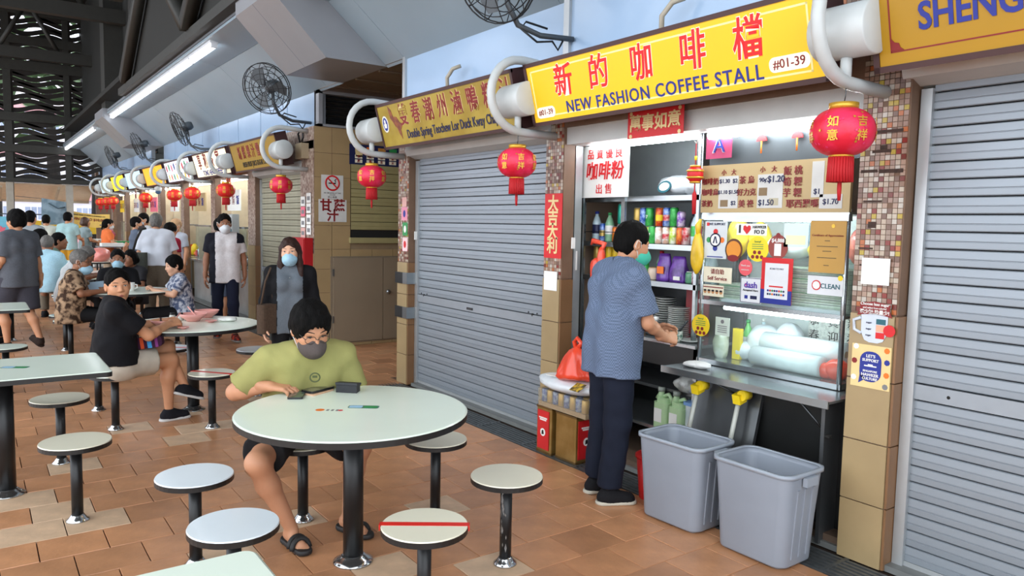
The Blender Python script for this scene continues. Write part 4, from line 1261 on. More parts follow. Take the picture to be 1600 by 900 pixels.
card('sticker', 'round red pink sticker above the payment sign', 'sticker', gu(2.54), gz(1.397), .09, .09, mat('coral_print', '#dc5a62', .5), lambda t: [lt(t, 'Thank you', 0, .012, .015, m_paper), lt(t, 'customers', 0, -.012, .013, m_paper)], shape=circ(.047, 24))
def b_dash(t):
    lt(t, 'dash', .0, .03, .05, mat('print_violet', '#4a2a9a', .5), bold=.02); lt(t, 'Accepted Here', 0, .0, .017, m_black, bold=.01)
    patch(t, -.04, -.05, -.018, -.03, m_blue); patch(t, .0, -.05, .045, -.03, m_navy); disc(t, -.035, .032, .008, m_pink)
    for a, b in (((-.07, -.072), (.07, -.069)), ((-.07, .069), (.07, .072)), ((-.07, -.072), (-.067, .072)), ((.067, -.072), (.07, .072))): patch(t, a[0], a[1], b[0], b[1], m_navy)
card('sticker', 'white mobile payment sign with violet lettering', 'sticker', gu(2.50), gz(1.277), .145, .15, mat('card_grey2', '#d5d8dc', .5), b_dash)
def b_qr(t):
    patch(t, -.10, -.13, .10, -.05, m_blue, dy=-.001)
    patch(t, -.075, -.10, .075, .10, mat('card_grey2', '#d5d8dc')); patch(t, -.045, -.035, .045, -.027, m_red, dy=-.0025)
    lt(t, 'SCAN TO PAY', 0, .068, .014, m_navy, bold=.01)
    for i in range(8): disc(t, -.05 + .0145 * i, -.055, .006, (m_blue, m_red, m_green, m_navy)[i % 4], dy=-.003); disc(t, -.05 + .0145 * i, -.075, .006, (m_navy, m_teal, m_orange, m_blue)[i % 4], dy=-.003)
card('payment_plate', 'red and blue framed payment plate standing against the glass', 'sign', gu(2.34), gz(1.338), .20, .26, m_red, b_qr, x=3.648)
def b_sg(t):
    disc(t, -.05, 0, .027, m_red); disc(t, -.05, 0, .021, m_paper, dy=-.002); lt(t, 'SG', -.05, 0, .024, m_red, bold=.02); lt(t, 'CLEAN', .03, -.003, .036, m_teal, bold=.01)
    disc(t, .085, .045, .014, m_yel)
card('sticker', 'white clean stall notice with a red ring', 'sticker', gu(2.07), gz(1.335), .205, .10, mat('card_grey2', '#d5d8dc'), b_sg)
card('sticker', 'small pale text card low on the left of the glass', 'sticker', gu(2.675), gz(1.06), .105, .11, mat('card_mint', '#c4d2c6', .5), lambda t: [disc(t, 0, .03, .012, m_grey)] + [patch(t, -.035, z, .035, z + .005, m_grey) for z in (.0, -.012, -.024, -.036)])
card('sticker', 'pale picture sheet at the top right behind the certificate', 'sheet', .66, 1.575, .15, .13, mat('card_pale_blue', '#cfe0df', .4), lambda t: patch(t, -.06, -.05, .06, .0, mat('pale_lemon', '#e6e6b8', .5)))

# ledge and steel front below the cabinet
lg = thing('steel_counter', 'long stainless counter ledge below the glass cabinet', 'counter', (3.38, 3.12, .765), FR)
O('ledge', MB().b2((0, 0, -.012), (1.10, .34, 0)), m_ss, lg)
O('lip', MB().b2((0, -.006, -.035), (1.10, .004, .004)), m_ss, lg)
O('front_panel', MB().b2((.36, .20, -.70), (1.14, .215, -.012)), mat('stainless_black', '#2b2c2c', .28, .6, var=.3, scale=2), lg)
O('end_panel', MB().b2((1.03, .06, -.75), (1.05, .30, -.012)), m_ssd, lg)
O('side_panel', MB().b2((.36, .20, -.70), (.375, .7, -.012)), m_steel_d, lg)
O('strut', MB().tube([(.93, .02, -.03), (1.05, .09, -.19)], .006, 6), m_steel_d, lg)
O('strut', MB().tube([(.36, .02, -.03), (.50, .19, -.14)], .006, 6), m_steel_d, lg)
O('clip', MB().box((1.05, .08, -.19), (.05, .03, .012)), m_dark, lg)
O('plinth', MB().b2((-.95, .1, -.765), (1.14, .9, -.70)), mat('plinth_brown', '#5c4a3c', .7), lg)
sack('white_cloth', 'white folded cloth lying on the counter ledge', 'cloth', (3.52, 2.98, .766), [((0, 0, .018), (.075, .06, .02)), ((.05, .0, .02), (.06, .05, .022))], mat('cloth_white', '#d6d6d4', .8), seed=21)

# preparation counter with crockery, left of the cabinet
pcn = thing('steel_counter', 'dark preparation counter with crockery behind the man', 'counter', (3.68, 4.22, .86), FR)
O('top', MB().b2((.05, 0, -.02), (1.10, .55, 0)), m_ss, pcn)
O('apron', MB().b2((.05, .02, -.17), (1.10, .04, -.02)), m_black, pcn)
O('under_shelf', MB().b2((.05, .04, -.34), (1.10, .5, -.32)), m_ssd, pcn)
O('under_shelf', MB().b2((.05, -.02, -.60), (1.10, .5, -.58)), m_ss, pcn)
for u in (.06, 1.07):
    O('leg', MB().b2((u, .02, -.86), (u + .03, .05, -.02)), m_ss, pcn)
O('back_panel', MB().b2((.05, .5, -.86), (1.10, .51, .32)), m_steel_d, pcn)
m_dish = mat('dish_white', '#c5c8c4', .25, var=.04)
def dish_stack(label, x, y, z, r, n, dz):
    for i in range(n):
        t = thing('saucer', label % ORD[i], 'plate', (x, y, z + i * dz), 0, 'stacked saucers on the counter')
        O('dish', MB().lathe([(r * .5, 0), (r * .55, .002), (r, .011), (r * .99, .013), (r * .5, .005), (0, .004)], n=20), m_dish, t)
dish_stack('white saucer in the short stack by the red tray, %s from the bottom', 3.90, 3.46, .861, .075, 15, .0135)
dish_stack('white saucer in the stack behind the teapot, %s from the bottom', 4.02, 3.70, .861, .08, 15, .0165)
pot = thing('metal_pot', 'round steel pot with lid on the preparation counter', 'pot', (3.83, 3.60, .861))
O('body', MB().lathe([(.05, 0), (.085, .02), (.09, .05), (.075, .085), (.03, .10)], n=24), m_steel, pot)
O('lid_knob', MB().lathe([(.018, .10), (.02, .125), (.0, .127)], n=12), m_paper, pot)
mug = thing('enamel_mug', 'patterned mug with a spoon by the man\'s hand', 'mug', (3.73, 3.33, .861))
O('body', MB().lathe([(.04, 0), (.045, .005), (.048, .07), (.044, .07), (.04, .01), (0, .008)], n=20), mat('mug_pattern', '#c9cfc4', .3, hex2='#3e6a56', scale=40), mug)
O('spoon', MB().tube([(.0, .0, .03), (.03, -.04, .11), (.045, -.06, .14)], [.012, .008, .006], 6), m_steel_d, mug)
sau = thing('saucer', 'single white saucer at the right end of the preparation counter', 'plate', (3.80, 3.26, .861))
O('dish', MB().lathe([(.05, 0), (.085, .014), (.083, .017), (.05, .006), (0, .006)], n=22), m_dish, sau)
rp = thing('red_tray', 'dark red tray standing behind the saucers', 'tray', (4.06, 3.54, .865), FR)
O('sheet', MB().b2((0, 0, 0), (.2, .012, .32)), mat('panel_wine', '#8a1420', .4), rp)
disc(rp, .15, .1, .012, m_pink)
jar = thing('glass_jar', 'amber jar behind the pot', 'jar', (3.95, 3.86, .861))
O('body', MB().lathe([(.03, 0), (.032, .01), (.032, .08), (.02, .1)], n=16), mat('amber_jar', '#a8742c', .2), jar)
O('lid', MB().lathe([(.024, .1), (.024, .12), (0, .121)], n=14), m_black, jar)

# jugs and tub on the low shelf
m_jug = mat('jug_green', '#a9c79a', .3, var=.06, scale=6)
def jug(label, x, y):
    t = thing('liquid_jug', label, 'jug', (x, y, .281), FR, 'green jugs on the low shelf')
    O('body', MB().prism(rrect(.13, .11, .03), 0, .17).prism(rrect(.10, .09, .03), .17, .20).lathe([(.04, .19), (.02, .225), (.02, .24)], (-.035, 0, 0), 14), m_jug, t, kind='stuff')
    O('cap', MB().lathe([(.024, .235), (.024, .262), (0, .263)], (-.035, 0, 0), 14), mat('cap_grey', '#8a9088', .5), t)
    O('handle', MB().tube([(-.02, 0, .20), (.03, 0, .225), (.055, 0, .20), (.058, 0, .15)], .014, 8), m_jug, t)
    O('paper_label', MB().b2((-.045, -.057, .04), (.02, -.055, .13)), m_paper, t)
jug('pale green liquid jug with a white label, beside the folded table', 3.68, 3.22)
jug('pale green liquid jug half hidden by the man', 3.70, 3.37)
tub = thing('plastic_tub', 'clear plastic tub of cups behind the folded table', 'tub', (3.75, 3.06, .281), FR)
O('tub', MB().prism(rrect(.22, .2, .03), 0, .2), mat('tub_clear', '#9fb0b4', .25, hex2='#c4cfd0', scale=9), tub)
O('lid', MB().prism(rrect(.24, .22, .03), .2, .22), mat('lid_blue', '#6c93c4', .4), tub)
sack('clear_bag', 'clear bag of plastic cups on the shelf under the counter', 'bag', (3.76, 3.2, .541), [((0, 0, .05), (.12, .1, .06)), ((.14, 0, .04), (.08, .08, .05))], mat('bag_haze', '#8e8f8c', .25, hex2='#b8bbb8', scale=20), seed=22)
# folded table leaning against the counter, with yellow clips
ft = thing('folded_table', 'folded steel table leaning under the counter, with two yellow clips', 'table', (3.40, 2.99, .0), FR)
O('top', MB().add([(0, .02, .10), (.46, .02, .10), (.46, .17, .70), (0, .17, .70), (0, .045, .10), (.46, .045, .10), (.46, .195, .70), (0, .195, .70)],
                  [(0, 1, 2, 3), (7, 6, 5, 4), (0, 4, 5, 1), (1, 5, 6, 2), (2, 6, 7, 3), (3, 7, 4, 0)]), m_ssd, ft)
for u in (.06, .36):
    O('leg', MB().tube([(u, .0, .30), (u, .10, .665)], .014, 8), mat('leg_cream', '#b3b5ac', .4), ft)
    O('clip', MB().box((u + .015, .075, .655), (.05, .06, .055), rx=R(15)).lathe([(.03, -.03), (.03, .03)], (u + .04, .09, .675), 12, axis='y'), m_yel, ft, kind='stuff')
O('cross_bar', MB().tube([(.0, .055, .34), (.46, .055, .34)], .012, 8), mat('leg_cream', '#b3b5ac'), ft)
# hand truck behind the tins
ht = thing('hand_truck', 'hand truck with a bent aluminium handle by the door frame', 'trolley', (3.44, 3.93, 0), FR)
O('handle', MB().tube([(0, .1, .05), (0, .08, .9), (.015, .08, 1.0), (.055, .08, 1.05), (.10, .08, 1.05), (.14, .08, 1.0), (.15, .08, .9), (.15, .1, .05)], .014, 10), m_ss, ht)
O('cross_bar', MB().tube([(0, .085, .7), (.15, .085, .7)], .012, 8), m_ss, ht)
O('grip_cloth', MB().lathe([(.03, .62), (.04, .70), (.032, .80), (.018, .82)], (0, .08, 0), 12), mat('cloth_grey', '#4d4f52', .8), ht)
O('toe_plate', MB().b2((-.03, -.1, .02), (.18, .1, .035)), m_steel_d, ht)

# ================================================================ THINGS ON THE FLOOR BY THE STALL
m_tin = mat('tin_gold', '#8a6a35', .35, .55, var=.15, scale=6, hex2='#9a7a45')
m_tin2 = mat('tin_edge', '#6f5530', .35, .6, var=.2, scale=20)
def tin(label, loc, w, d, h, faces, rz=0.):
    t = thing('oil_tin', label, 'tin', loc, FR + rz, 'square gold oil tins')
    O('body', MB().prism(rrect(w - .008, d - .008, .012, 3, w / 2, d / 2), .004, h - .004), m_tin, t)
    for z in (0, h - .014):
        O('rim', MB().prism(rrect(w, d, .014, 3, w / 2, d / 2), z, z + .014), m_tin2, t)
    for side in faces:
        M = Matrix.Identity(4) if side == 'front' else Matrix.Translation((w, 0, 0)) @ Matrix.Rotation(PI / 2, 4, 'Z')
        ww = w if side == 'front' else d
        p = O('red_label', MB(M).b2((.025, -.002, .03), (ww - .025, .006, h - .03)), mat('tin_label', '#c01d22', .4, var=.06), t)
        O('white_seal', MB(M @ Matrix.Translation((ww / 2, -.003, h * .45)) @ Matrix.Rotation(PI / 2, 4, 'X')).prism(circ(.028, 20), 0, .001), m_paper, p)
        O('black_mark', MB(M @ Matrix.Translation((ww / 2, -.0045, h * .45)) @ Matrix.Rotation(PI / 2, 4, 'X')).prism([(-.012, -.016), (.014, -.012), (.006, .018), (-.010, .012)], 0, .001), m_black, p)
        for a, zz in ((.045, h * .74), (.035, h * .70)):
            O('white_print', MB(M).b2((ww / 2 - a, -.004, zz), (ww / 2 + a, -.002, zz + .010)), m_paper, p)
    return t
tin('gold oil tin with a red label, left of the two tins', (3.22, 4.15, 0), .175, .19, .335, ('front',))
tin('gold oil tin turned so that its red label faces the man', (3.235, 3.955, 0), .225, .19, .325, ('side',))
tr_ = thing('drink_tray', 'shrink-wrapped tray of blue cans on the oil tins', 'tray', (3.22, 4.12, .337), FR)
m_wrapc = mat('cardboard', '#a58a62', .7, var=.1)
O('carton', MB().b2((0, 0, 0), (.50, .19, .03)), m_wrapc, tr_)
for a in range(8):
    for b in range(3):
        O('can', MB().lathe([(.024, .031), (.027, .036), (.027, .115), (.022, .12)], (.035 + a * .061, .032 + b * .062, 0), 12), (c_blue, c_gold)[(a + b) % 2], tr_)
O('wrap', MB().b2((-.004, -.004, .0), (.504, .194, .124)), glass('shrink_wrap', '#e8e2d4', .18, .15), tr_)
wbg = thing('white_parcel', 'white plastic covered parcel lying on the tray of cans', 'bag', (3.20, 4.17, .462), FR)
mb = MB()
lumpy((.28, .11, .055), (.31, .14, .06), 5, mb=mb, amp=.16)
O('wrap', mb, m_plast, wbg)
O('white_sheet', MB().box((.29, .06, .117), (.24, .13, .004), rz=.2), m_paper, wbg)
O('printed_patch', MB().box((.50, -.01, .085), (.09, .08, .004), rx=.5), mat('print_mixed', '#4d4a30', .5, hex2='#c9a93a', scale=30), wbg)
rb = thing('plastic_bag', 'orange red carrier bag with knotted handles on the white parcel', 'bag', (3.27, 3.80, .575), FR)
mb = MB()
vs, fs = [], []
rr = random.Random(4)
N, K = 28, 12
for j in range(K):
    f = j / (K - 1)
    rad = (.13 * (1 - f) ** .55 + .022) * (1.0 if j else .8)
    for i in range(N):
        a = 2 * PI * i / N
        k = 1 + .07 * math.sin(5 * a + 2 * f) + .05 * math.sin(9 * a + 7 * f) + rr.uniform(-.02, .02)
        vs.append((rad * k * math.cos(a) + .02 * f, rad * .75 * k * math.sin(a), .22 * f - .01 * math.sin(a * 2)))
for j in range(K - 1):
    for i in range(N):
        fs.append((j * N + i, j * N + (i + 1) % N, (j + 1) * N + (i + 1) % N, (j + 1) * N + i))
fs.append(tuple(range(N - 1, -1, -1)))
mb.add(vs, fs, 0, True)
O('body', mb, m_plastr, rb)
O('handle', MB().tube([(.02, 0, .20), (-.01, .0, .25), (.02, .0, .28), (.06, 0, .25), (.03, 0, .21)], [.02, .016, .014, .016, .02], 7), m_plastr, rb)
rb2 = sack('plastic_bag', 'red bag hanging on the rack beside the man\'s shoulder', 'bag', (3.62, 4.0, 1.20), [((0, 0, .08), (.05, .04, .10)), ((.05, 0, .16), (.03, .03, .1))], m_plastr, seed=24, ears=([(.04, 0, .2), (.08, 0, .28), (-.04, 0, .30), (-.06, 0, .27)],))

# grey bins
m_bin = mat('bin_grey', '#868d98', .45, var=.05, scale=4)
def bin_(label, loc, rz):
    t = thing('grey_bin', label, 'bin', loc, rz, 'open grey plastic bins')
    H, Wt, Dt, Wb, Db = .47, .43, .30, .375, .25
    def ring(w, d, z, r=.05, bow=.018):
        out = []
        for x, y in rrect(w, d, r, 5):
            out.append((x, y * (1 + bow * 2 / d * (1 - (2 * x / w) ** 2)), z))
        return out
    mb = MB()
    rings = [ring(Wb, Db, .012), ring(Wb + .005, Db + .005, .0 + .02), ring((Wb + Wt) / 2, (Db + Dt) / 2, H * .5), ring(Wt, Dt, H - .03), ring(Wt, Dt, H - .028), ring(Wt - .012, Dt - .012, H - .004), ring(Wt - .02, Dt - .02, H - .03), ring(Wb - .02, Db - .02, .03)]
    n = len(rings[0])
    vs = [p for r_ in rings for p in r_]
    fs = [(j * n + i, j * n + (i + 1) % n, (j + 1) * n + (i + 1) % n, (j + 1) * n + i) for j in range(len(rings) - 1) for i in range(n)]
    fs += [tuple(range(n - 1, -1, -1)), tuple((len(rings) - 1) * n + i for i in range(n))]
    mb.add(vs, fs, 0, True)
    O('body', mb, m_bin, t)
    ro, ri = ring(Wt + .022, Dt + .022, H - .018, .055), ring(Wt - .012, Dt - .012, H - .018, .05)
    rm = MB()
    vs = [(x, y, z) for x, y, z in ro] + [(x, y, z + .018) for x, y, z in ro] + [(x, y, z + .018) for x, y, z in ri] + [(x, y, z) for x, y, z in ri]
    fs = [(j * n + i, j * n + (i + 1) % n, ((j + 1) % 4) * n + (i + 1) % n, ((j + 1) % 4) * n + i) for j in range(4) for i in range(n)]
    rm.add(vs, fs, 0, True)
    O('rim', rm, mat('bin_rim', '#929aa5', .4, var=.04), t)
    for s in (-1, 1):
        for k in (-.06, 0, .06):
            x0, x1 = s * (Wb / 2 + .008), s * (Wt / 2 + .002)
            O('rib', MB().add([(x0 - s * .012, k - .012, .05), (x0, k - .008, .05), (x0, k + .008, .05), (x0 - s * .012, k + .012, .05),
                               (x1 - s * .014, k - .012, H - .08), (x1, k - .008, H - .08), (x1, k + .008, H - .08), (x1 - s * .014, k + .012, H - .08)],
                              [(0, 1, 5, 4), (1, 2, 6, 5), (2, 3, 7, 6), (4, 5, 6, 7), (3, 2, 1, 0)]), m_bin, t)
        O('handle', MB().b2((s * (Wt / 2 + .006), -.045, H - .06), (s * (Wt / 2 + .03), .045, H - .018)), mat('bin_rim', '#929aa5'), t)
    for a in (-.09, .07):
        O('rivet', MB().lathe([(0, -.012), (.008, -.010), (.008, 0)], (a, .128, H - .11), 10, axis='y'), m_paper, t)
    for a, b in ((-.14, -.09), (.14, -.09), (-.14, .09), (.14, .09)):
        O('foot', MB().lathe([(.02, 0), (.024, .013)], (a, b, 0), 10), m_bin, t)
    return t
bin_('open grey bin standing next to the man', (3.13, 2.695, 0), FR + R(3))
bin_('open grey bin nearest the tiled pillar', (3.15, 2.185, 0), FR + R(1))
bk = thing('red_bucket', 'red plastic bucket squeezed between the man and the bin', 'bucket', (3.235, 3.02, 0))
O('body', MB().lathe([(.075, 0), (.08, .004), (.102, .25), (.098, .25), (.077, .01), (0, .01)], n=28), mat('bucket_red', '#c01a1c', .4, var=.05), bk)
O('rim', MB().lathe([(.098, .245), (.11, .248), (.11, .262), (.098, .262)], n=28), mat('bucket_red', '#c01a1c'), bk)

# ---- paper on the pillars
def pcard(name, label, cat, Y, z, w, h, m, build=None, shape=None, x=XF - .016, rz=FR):
    t = thing(name, label, cat, (x, Y, z), rz)
    if shape is None: O('sheet', MB().b2((-w / 2, -.001, -h / 2), (w / 2, .003, h / 2)), m, t)
    else: O('sheet', MB().prism(shape, -.002, 0), m, t, rot=(R(90), 0, 0))
    if build: build(t)
    return t
pcard('code_plate', 'blank white square plate on the mosaic of the near pillar', 'plate', 1.855, 1.417, .135, .125, m_paper)
pcard('code_plate', 'white sheet taped below the red couplet', 'plate', 4.29, 1.198, .15, .14, m_paper)
def b_cup(t):
    O('handle_print', MB().tube([(-.065, -.002, .03), (-.10, -.002, .015), (-.095, -.002, -.03), (-.06, -.002, -.045)], .008, 6), mat('cup_pale', '#c3cbd6', .5), t)
    patch(t, .01, .005, .055, .03, m_teal); patch(t, .01, -.03, .055, .002, mat('cup_peach', '#e0a184', .5)); patch(t, .01, -.062, .052, -.033, m_red)
    for z in (.01, -.02, -.05): lt(t, 'sugar', -.025, z, .013, m_navy)
    O('ribbon', MB().prism([(-.085, 0), (-.07, .035), (-.075, .06), (0, .072), (.075, .06), (.07, .035), (.085, 0), (.06, .006), (0, .014), (-.06, .006)], 0, .002), m_redd, t, (0, -.0015, .04), rot=(R(90), 0, 0))
    letter(t, 'Choose less sugar', .019, m_paper, (0, -.004, .098), bold=.015)
    letter(t, 'and select low-calorie!', .0125, m_paper, (0, -.004, .080), bold=.01)
    letter(t, '選少糖,熱量少!', .022, m_paper, (0, -.004, .060), bold=.02)
    disc(t, .075, -.02, .028, m_red, dy=-.003); lt(t, 'LESS', .075, -.02, .016, m_paper)
pcard('poster', 'cup-shaped less sugar poster with a red ribbon', 'poster', 1.845, 1.165, .18, .18, mat('cup_pale', '#c3cbd6'), b_cup,
      shape=[(-.065, .06), (.065, .06), (.062, -.04), (.045, -.075), (.02, -.085), (-.02, -.085), (-.045, -.075), (-.062, -.04)])
def b_hawk(t):
    O('speech_shape', MB().prism(rrect(.105, .145, .045, 5) , 0, .001), m_blue, t, (0, -.0015, .0), rot=(R(90), 0, 0))
    O('speech_tail', MB().prism([(-.05, -.04), (-.055, -.085), (-.02, -.06)], 0, .001), m_blue, t, (0, -.0015, 0), rot=(R(90), 0, 0))
    for s, z, q in (("LET'S", .05, .02), ('SUPPORT', .03, .019), ('SINGAPORE', -.022, .013), ('HAWKER', -.04, .02), ('CULTURE', -.058, .017)): letter(t, s, q, m_paper, (0, -.0035, z), bold=.02)
    O('table_print', MB().prism([(-.03, .0), (.03, .0), (.03, .006), (.012, .006), (.012, .012), (-.012, .012), (-.012, .006), (-.03, .006)], 0, .001), m_paper, t, (0, -.003, .0), rot=(R(90), 0, 0))
    for u, z, m_ in ((-.075, .09, m_paper), (.075, .085, m_orange), (-.08, .02, m_redd), (.078, .03, m_blue), (-.08, -.06, m_paper), (.078, -.03, m_orange), (.075, -.085, m_grey)): disc(t, u, z, .014, m_, n=7)
pcard('poster', 'cream poster with a blue speech shape about hawker culture', 'poster', 1.85, .965, .19, .205, mat('poster_cream', '#dcc389', .6), b_hawk)
cp = thing('red_couplet', 'tall red couplet with four gold characters on the pillar', 'couplet', (XF - .006, 4.285, 1.60), FR)
O('sheet', MB().b2((-.10, -.002, -.235), (.10, .001, .235)), m_red, cp)
for i, ch in enumerate('大吉大利'): letter(cp, ch, .125, mat('gold_print', '#d9c089'), (0, -.004, .155 - i * .102), bold=.025)
for Y, z, w, h, m_, l, w1 in ((6.62, 1.805, .09, .09, mat('pinkish', '#d8a8a0', .5), 'pale poster on the third pillar, topmost', None), (6.615, 1.69, .12, .13, mat('pink_sheet', '#d98aa0', .5), 'pink and blue poster on the third pillar', m_blue),
                              (6.60, 1.54, .10, .13, m_green, 'green poster with a white figure on the third pillar', m_paper), (6.60, 1.39, .10, .13, mat('paper_pink', '#e6c5c8', .5), 'white poster with a red arch on the third pillar', m_red)):
    pcard('poster', l, 'poster', Y, z, w, h, m_, (lambda q: (lambda t: disc(t, 0, 0, .025, q, ry=.035)))(w1) if w1 else None, x=XF - .006)
for y in (6.5, 4.14): O('switch_plate', MB().b2((XF + .03, y - .03, 1.44), (XF + .06, y - .022, 1.52)), m_paper, P3 if y > 6 else P2)

# ---- alcove posters (on a wall that faces -Y: no turn needed)
def acard(name, label, cat, X, z, w, h, m, build=None, Y=9.026):
    t = thing(name, label, cat, (X, Y, z))
    O('sheet', MB().b2((-w / 2, -.002, -h / 2), (w / 2, .002, h / 2)), m, t)
    if build: build(t)
    return t
def b_smoke(t):
    O('red_ring', MB().lathe([(.078, -.003), (.098, -.003), (.098, -.006), (.078, -.006), (.078, -.003)], (0, 0, .05), 28, axis='y', cap=False), m_red, t)
    O('cigarette', MB().b2((-.05, -.004, .04), (.045, -.0025, .056)), m_black, t)
    O('smoke_print', MB().tube([(.045, -.003, .062), (.03, -.003, .085), (.05, -.003, .10)], .006, 5), m_black, t)
    O('slash', MB().box((0, -.006, .05), (.17, .002, .017), ry=R(45)), m_red, t)
    lt(t, 'NO SMOKING AT THIS', 0, -.075, .022, m_black, bold=.01); lt(t, 'CENTRE', 0, -.098, .022, m_black); lt(t, '禁止吸煙', 0, -.128, .03, m_black)
acard('no_smoking_sign', 'white no smoking sign on the alcove wall', 'sign', 3.685, 2.03, .29, .30, mat('paper_grey', '#c9c9c6', .5), b_smoke)
def b_cane(t):
    for ch, u, z in (('甘', -.09, .06), ('蔗', .09, .06), ('汁', 0, -.07)):
        lt(t, ch, u, z, .155, m_redd, bold=.035)
acard('cane_juice_sign', 'white board with three dark red characters below the no smoking sign', 'sign', 3.69, 1.735, .37, .28, mat('paper_grey', '#c9c9c6'), b_cane)
def b_drinks(t):
    for i in range(4):
        u = -.24 + i * .16
        O('drink_print', MB().prism([(-.045, -.06), (.045, -.06), (.055, .07), (-.055, .07)], 0, .002), (mat('drink_cream', '#c9b684', .5), m_orange, mat('drink_tan', '#b5803c', .5), m_green)[i], t, (u, -.002, .03), rot=(R(90), 0, 0))
        for zz in (-.03, -.085):
            patch(t, u - .055, zz - .02, u + .045, zz + .022, mat('cream_card', '#e3dcc4'), dy=-.004)
            letter(t, '甘蔗水果冰茶薏米'[i * 2 + (zz < -.05)], .04, m_redd, (u - .005, -.0045, zz), bold=.02)
acard('drinks_poster', 'blue poster of juice glasses above the shuttered window', 'poster', 4.28, 2.46, .74, .26, m_navy, b_drinks, Y=9.02)

# ---- on the far corner pillar
rbx = thing('red_hose_cabinet', 'red metal cabinet on the corner pillar behind the long-haired woman', 'cabinet', (XF, 9.50, .67), FR)
O('body', MB().b2((0, -.12, 0), (.46, -.013, .72)), mat('cabinet_red', '#a3141a', .4, var=.05), rbx)
O('door', MB().b2((.015, -.13, .015), (.445, -.12, .705)), mat('cabinet_red', '#a3141a'), rbx)
O('latch', MB().b2((.40, -.14, .34), (.42, -.13, .40)), m_steel, rbx)
jb = thing('junction_box', 'cream junction box with cables high on the corner pillar', 'box', (XF, 9.42, 2.38), FR)
O('box', MB().b2((0, -.10, 0), (.22, 0, .19)), mat('box_cream', '#a08f74', .5), jb)
O('cable', MB().tube([(.05, -.05, .19), (.0, -.06, .32), (.12, -.05, .38), (.18, -.06, .26), (.10, -.05, .22)], .012, 6), m_fan, jb)
for i, (z, m_) in enumerate(((1.85, m_paper), (1.72, m_pink), (1.58, m_paper), (1.45, mat('pinkish', '#d8a8a0')))):
    for j in range(2):
        pcard('leaflet', 'small leaflet on the corner pillar above the red cabinet, %s row, %s' % (ORD[i], 'left' if j == 0 else 'right'), 'leaflet', 9.38 - j * .2, z + .04 * j, .15, .12, (m_, m_paper)[j], lambda t: patch(t, -.05, -.03, .05, .02, m_grey))

# ================================================================ OPEN STALLS FURTHER ALONG
m_tubeF = lamp('tube_far', '#f2fbff', 36.0)
m_box_far = mat('far_steel', '#a9adad', .35, .4, var=.2, scale=3)
def far_stall(k, y0, y1):
    nm = ('just past the closed shutter', 'second past the closed shutter', 'third past the closed shutter', 'fourth past the closed shutter', 'before the last stall', 'last of the row')[k]
    t = thing('stall_counter', 'lit stall counter with glass and shelves, ' + nm, 'counter', (3.62, y1, 0), FR, 'lit stalls of the far block')
    w = y1 - y0
    O('front_panel', MB().b2((0, 0, 0), (w, .03, .78)), m_box_far, t)
    O('counter_top', MB().b2((0, -.1, .78), (w, .5, .81)), m_ss, t)
    O('glass_case', MB().b2((.1, .02, .81), (w * .6, .03, 1.45)), m_gl, t)
    O('case_top', MB().b2((.1, .0, 1.45), (w * .6, .4, 1.48)), m_ss, t)
    O('back_wall', MB().b2((0, .95, 0), (w, .98, 2.4)), mat('far_backwall', '#d2c8b0', .5, var=.2, scale=4, hex2='#b9aa90'), t)
    O('side_wall', MB().b2((-.03, 0.1, 0), (0, .98, 2.4)), mat('far_sidewall', '#c4b294', .5), t)
    O('ceiling_board', MB().b2((0, 0, 2.38), (w, .98, 2.4)), mat('stall_ceiling', '#8d8f8e'), t)
    for z in (1.2, 1.55, 1.9):
        O('shelf', MB().b2((.05, .7, z), (w - .05, .95, z + .02)), m_ss, t)
    st = MB()
    rr = random.Random(k)
    for z in (1.22, 1.57, .82, 1.92):
        u = .1
        while u < w - .2:
            h_ = rr.uniform(.08, .25); ww = rr.uniform(.06, .2)
            if rr.random() < .5: st.b2((u, .74 if z > .9 else .2, z), (u + ww, .9 if z > .9 else .35, z + h_), rr.randint(0, 6))
            else: st.lathe([(ww / 2, 0), (ww / 2, h_ * .7), (ww / 5, h_)], (u + ww / 2, .82 if z > .9 else .28, z), 10, mi=rr.randint(0, 6))
            u += ww + rr.uniform(.01, .08)
    O('goods', st, [m_red, m_paper, m_yel, m_green, m_blue, m_orange, m_ss], t, kind='stuff')
    O('menu_board', MB().b2((.1, .01, 1.75), (w * .45, .03, 2.1)), (m_paper, mat('menu_tan', '#b39c6f'), m_paper, m_pink, m_paper, m_yel)[k], t)
    for a, (cc, s_) in enumerate((('茶', m_redd), ('麵', m_redd), ('飯', m_blue))):
        letter(t, cc, .16, s_, (.22 + a * .25, .005, 1.92), bold=.02)
    O('tube', MB().tube([(.1, .02, 2.27), (w - .1, .02, 2.27)], .022, 8), m_tubeF, t)
    O('tube', MB().tube([(.1, .5, 2.33), (w - .1, .5, 2.33)], .02, 8), m_tubeF, t)
    return t
for k in range(6):
    far_stall(k, PY[k] + (.40 if k == 0 else .28), PY[k + 1] - .02)
for y, l in ((12.3, 'small orange picture under the ochre sign'), (20.6, 'narrow cream poster under the far brackets')):
    q = thing('hanging_poster', l, 'poster', (3.3, y, 2.15), FR)
    O('sheet', MB().b2((-.13, 0, -.16), (.13, .004, .16)), m_orange if y < 15 else mat('cream_card', '#e3dcc4'), q)
    letter(q, '福', .2, m_redd, (0, -.003, 0), bold=.02)
cbx = thing('meter_box', 'grey meter box in the first open stall', 'box', (3.55, 11.86 + 1.2, 1.35), FR)
O('box', MB().b2((0, -.06, 0), (.26, .05, .34)), m_box_far, cbx); O('door', MB().b2((.02, -.068, .02), (.24, -.06, .32)), m_white, cbx)
cv = thing('security_camera', 'white dome security camera under the orange sign', 'camera', (3.2, 17.3, 2.12))
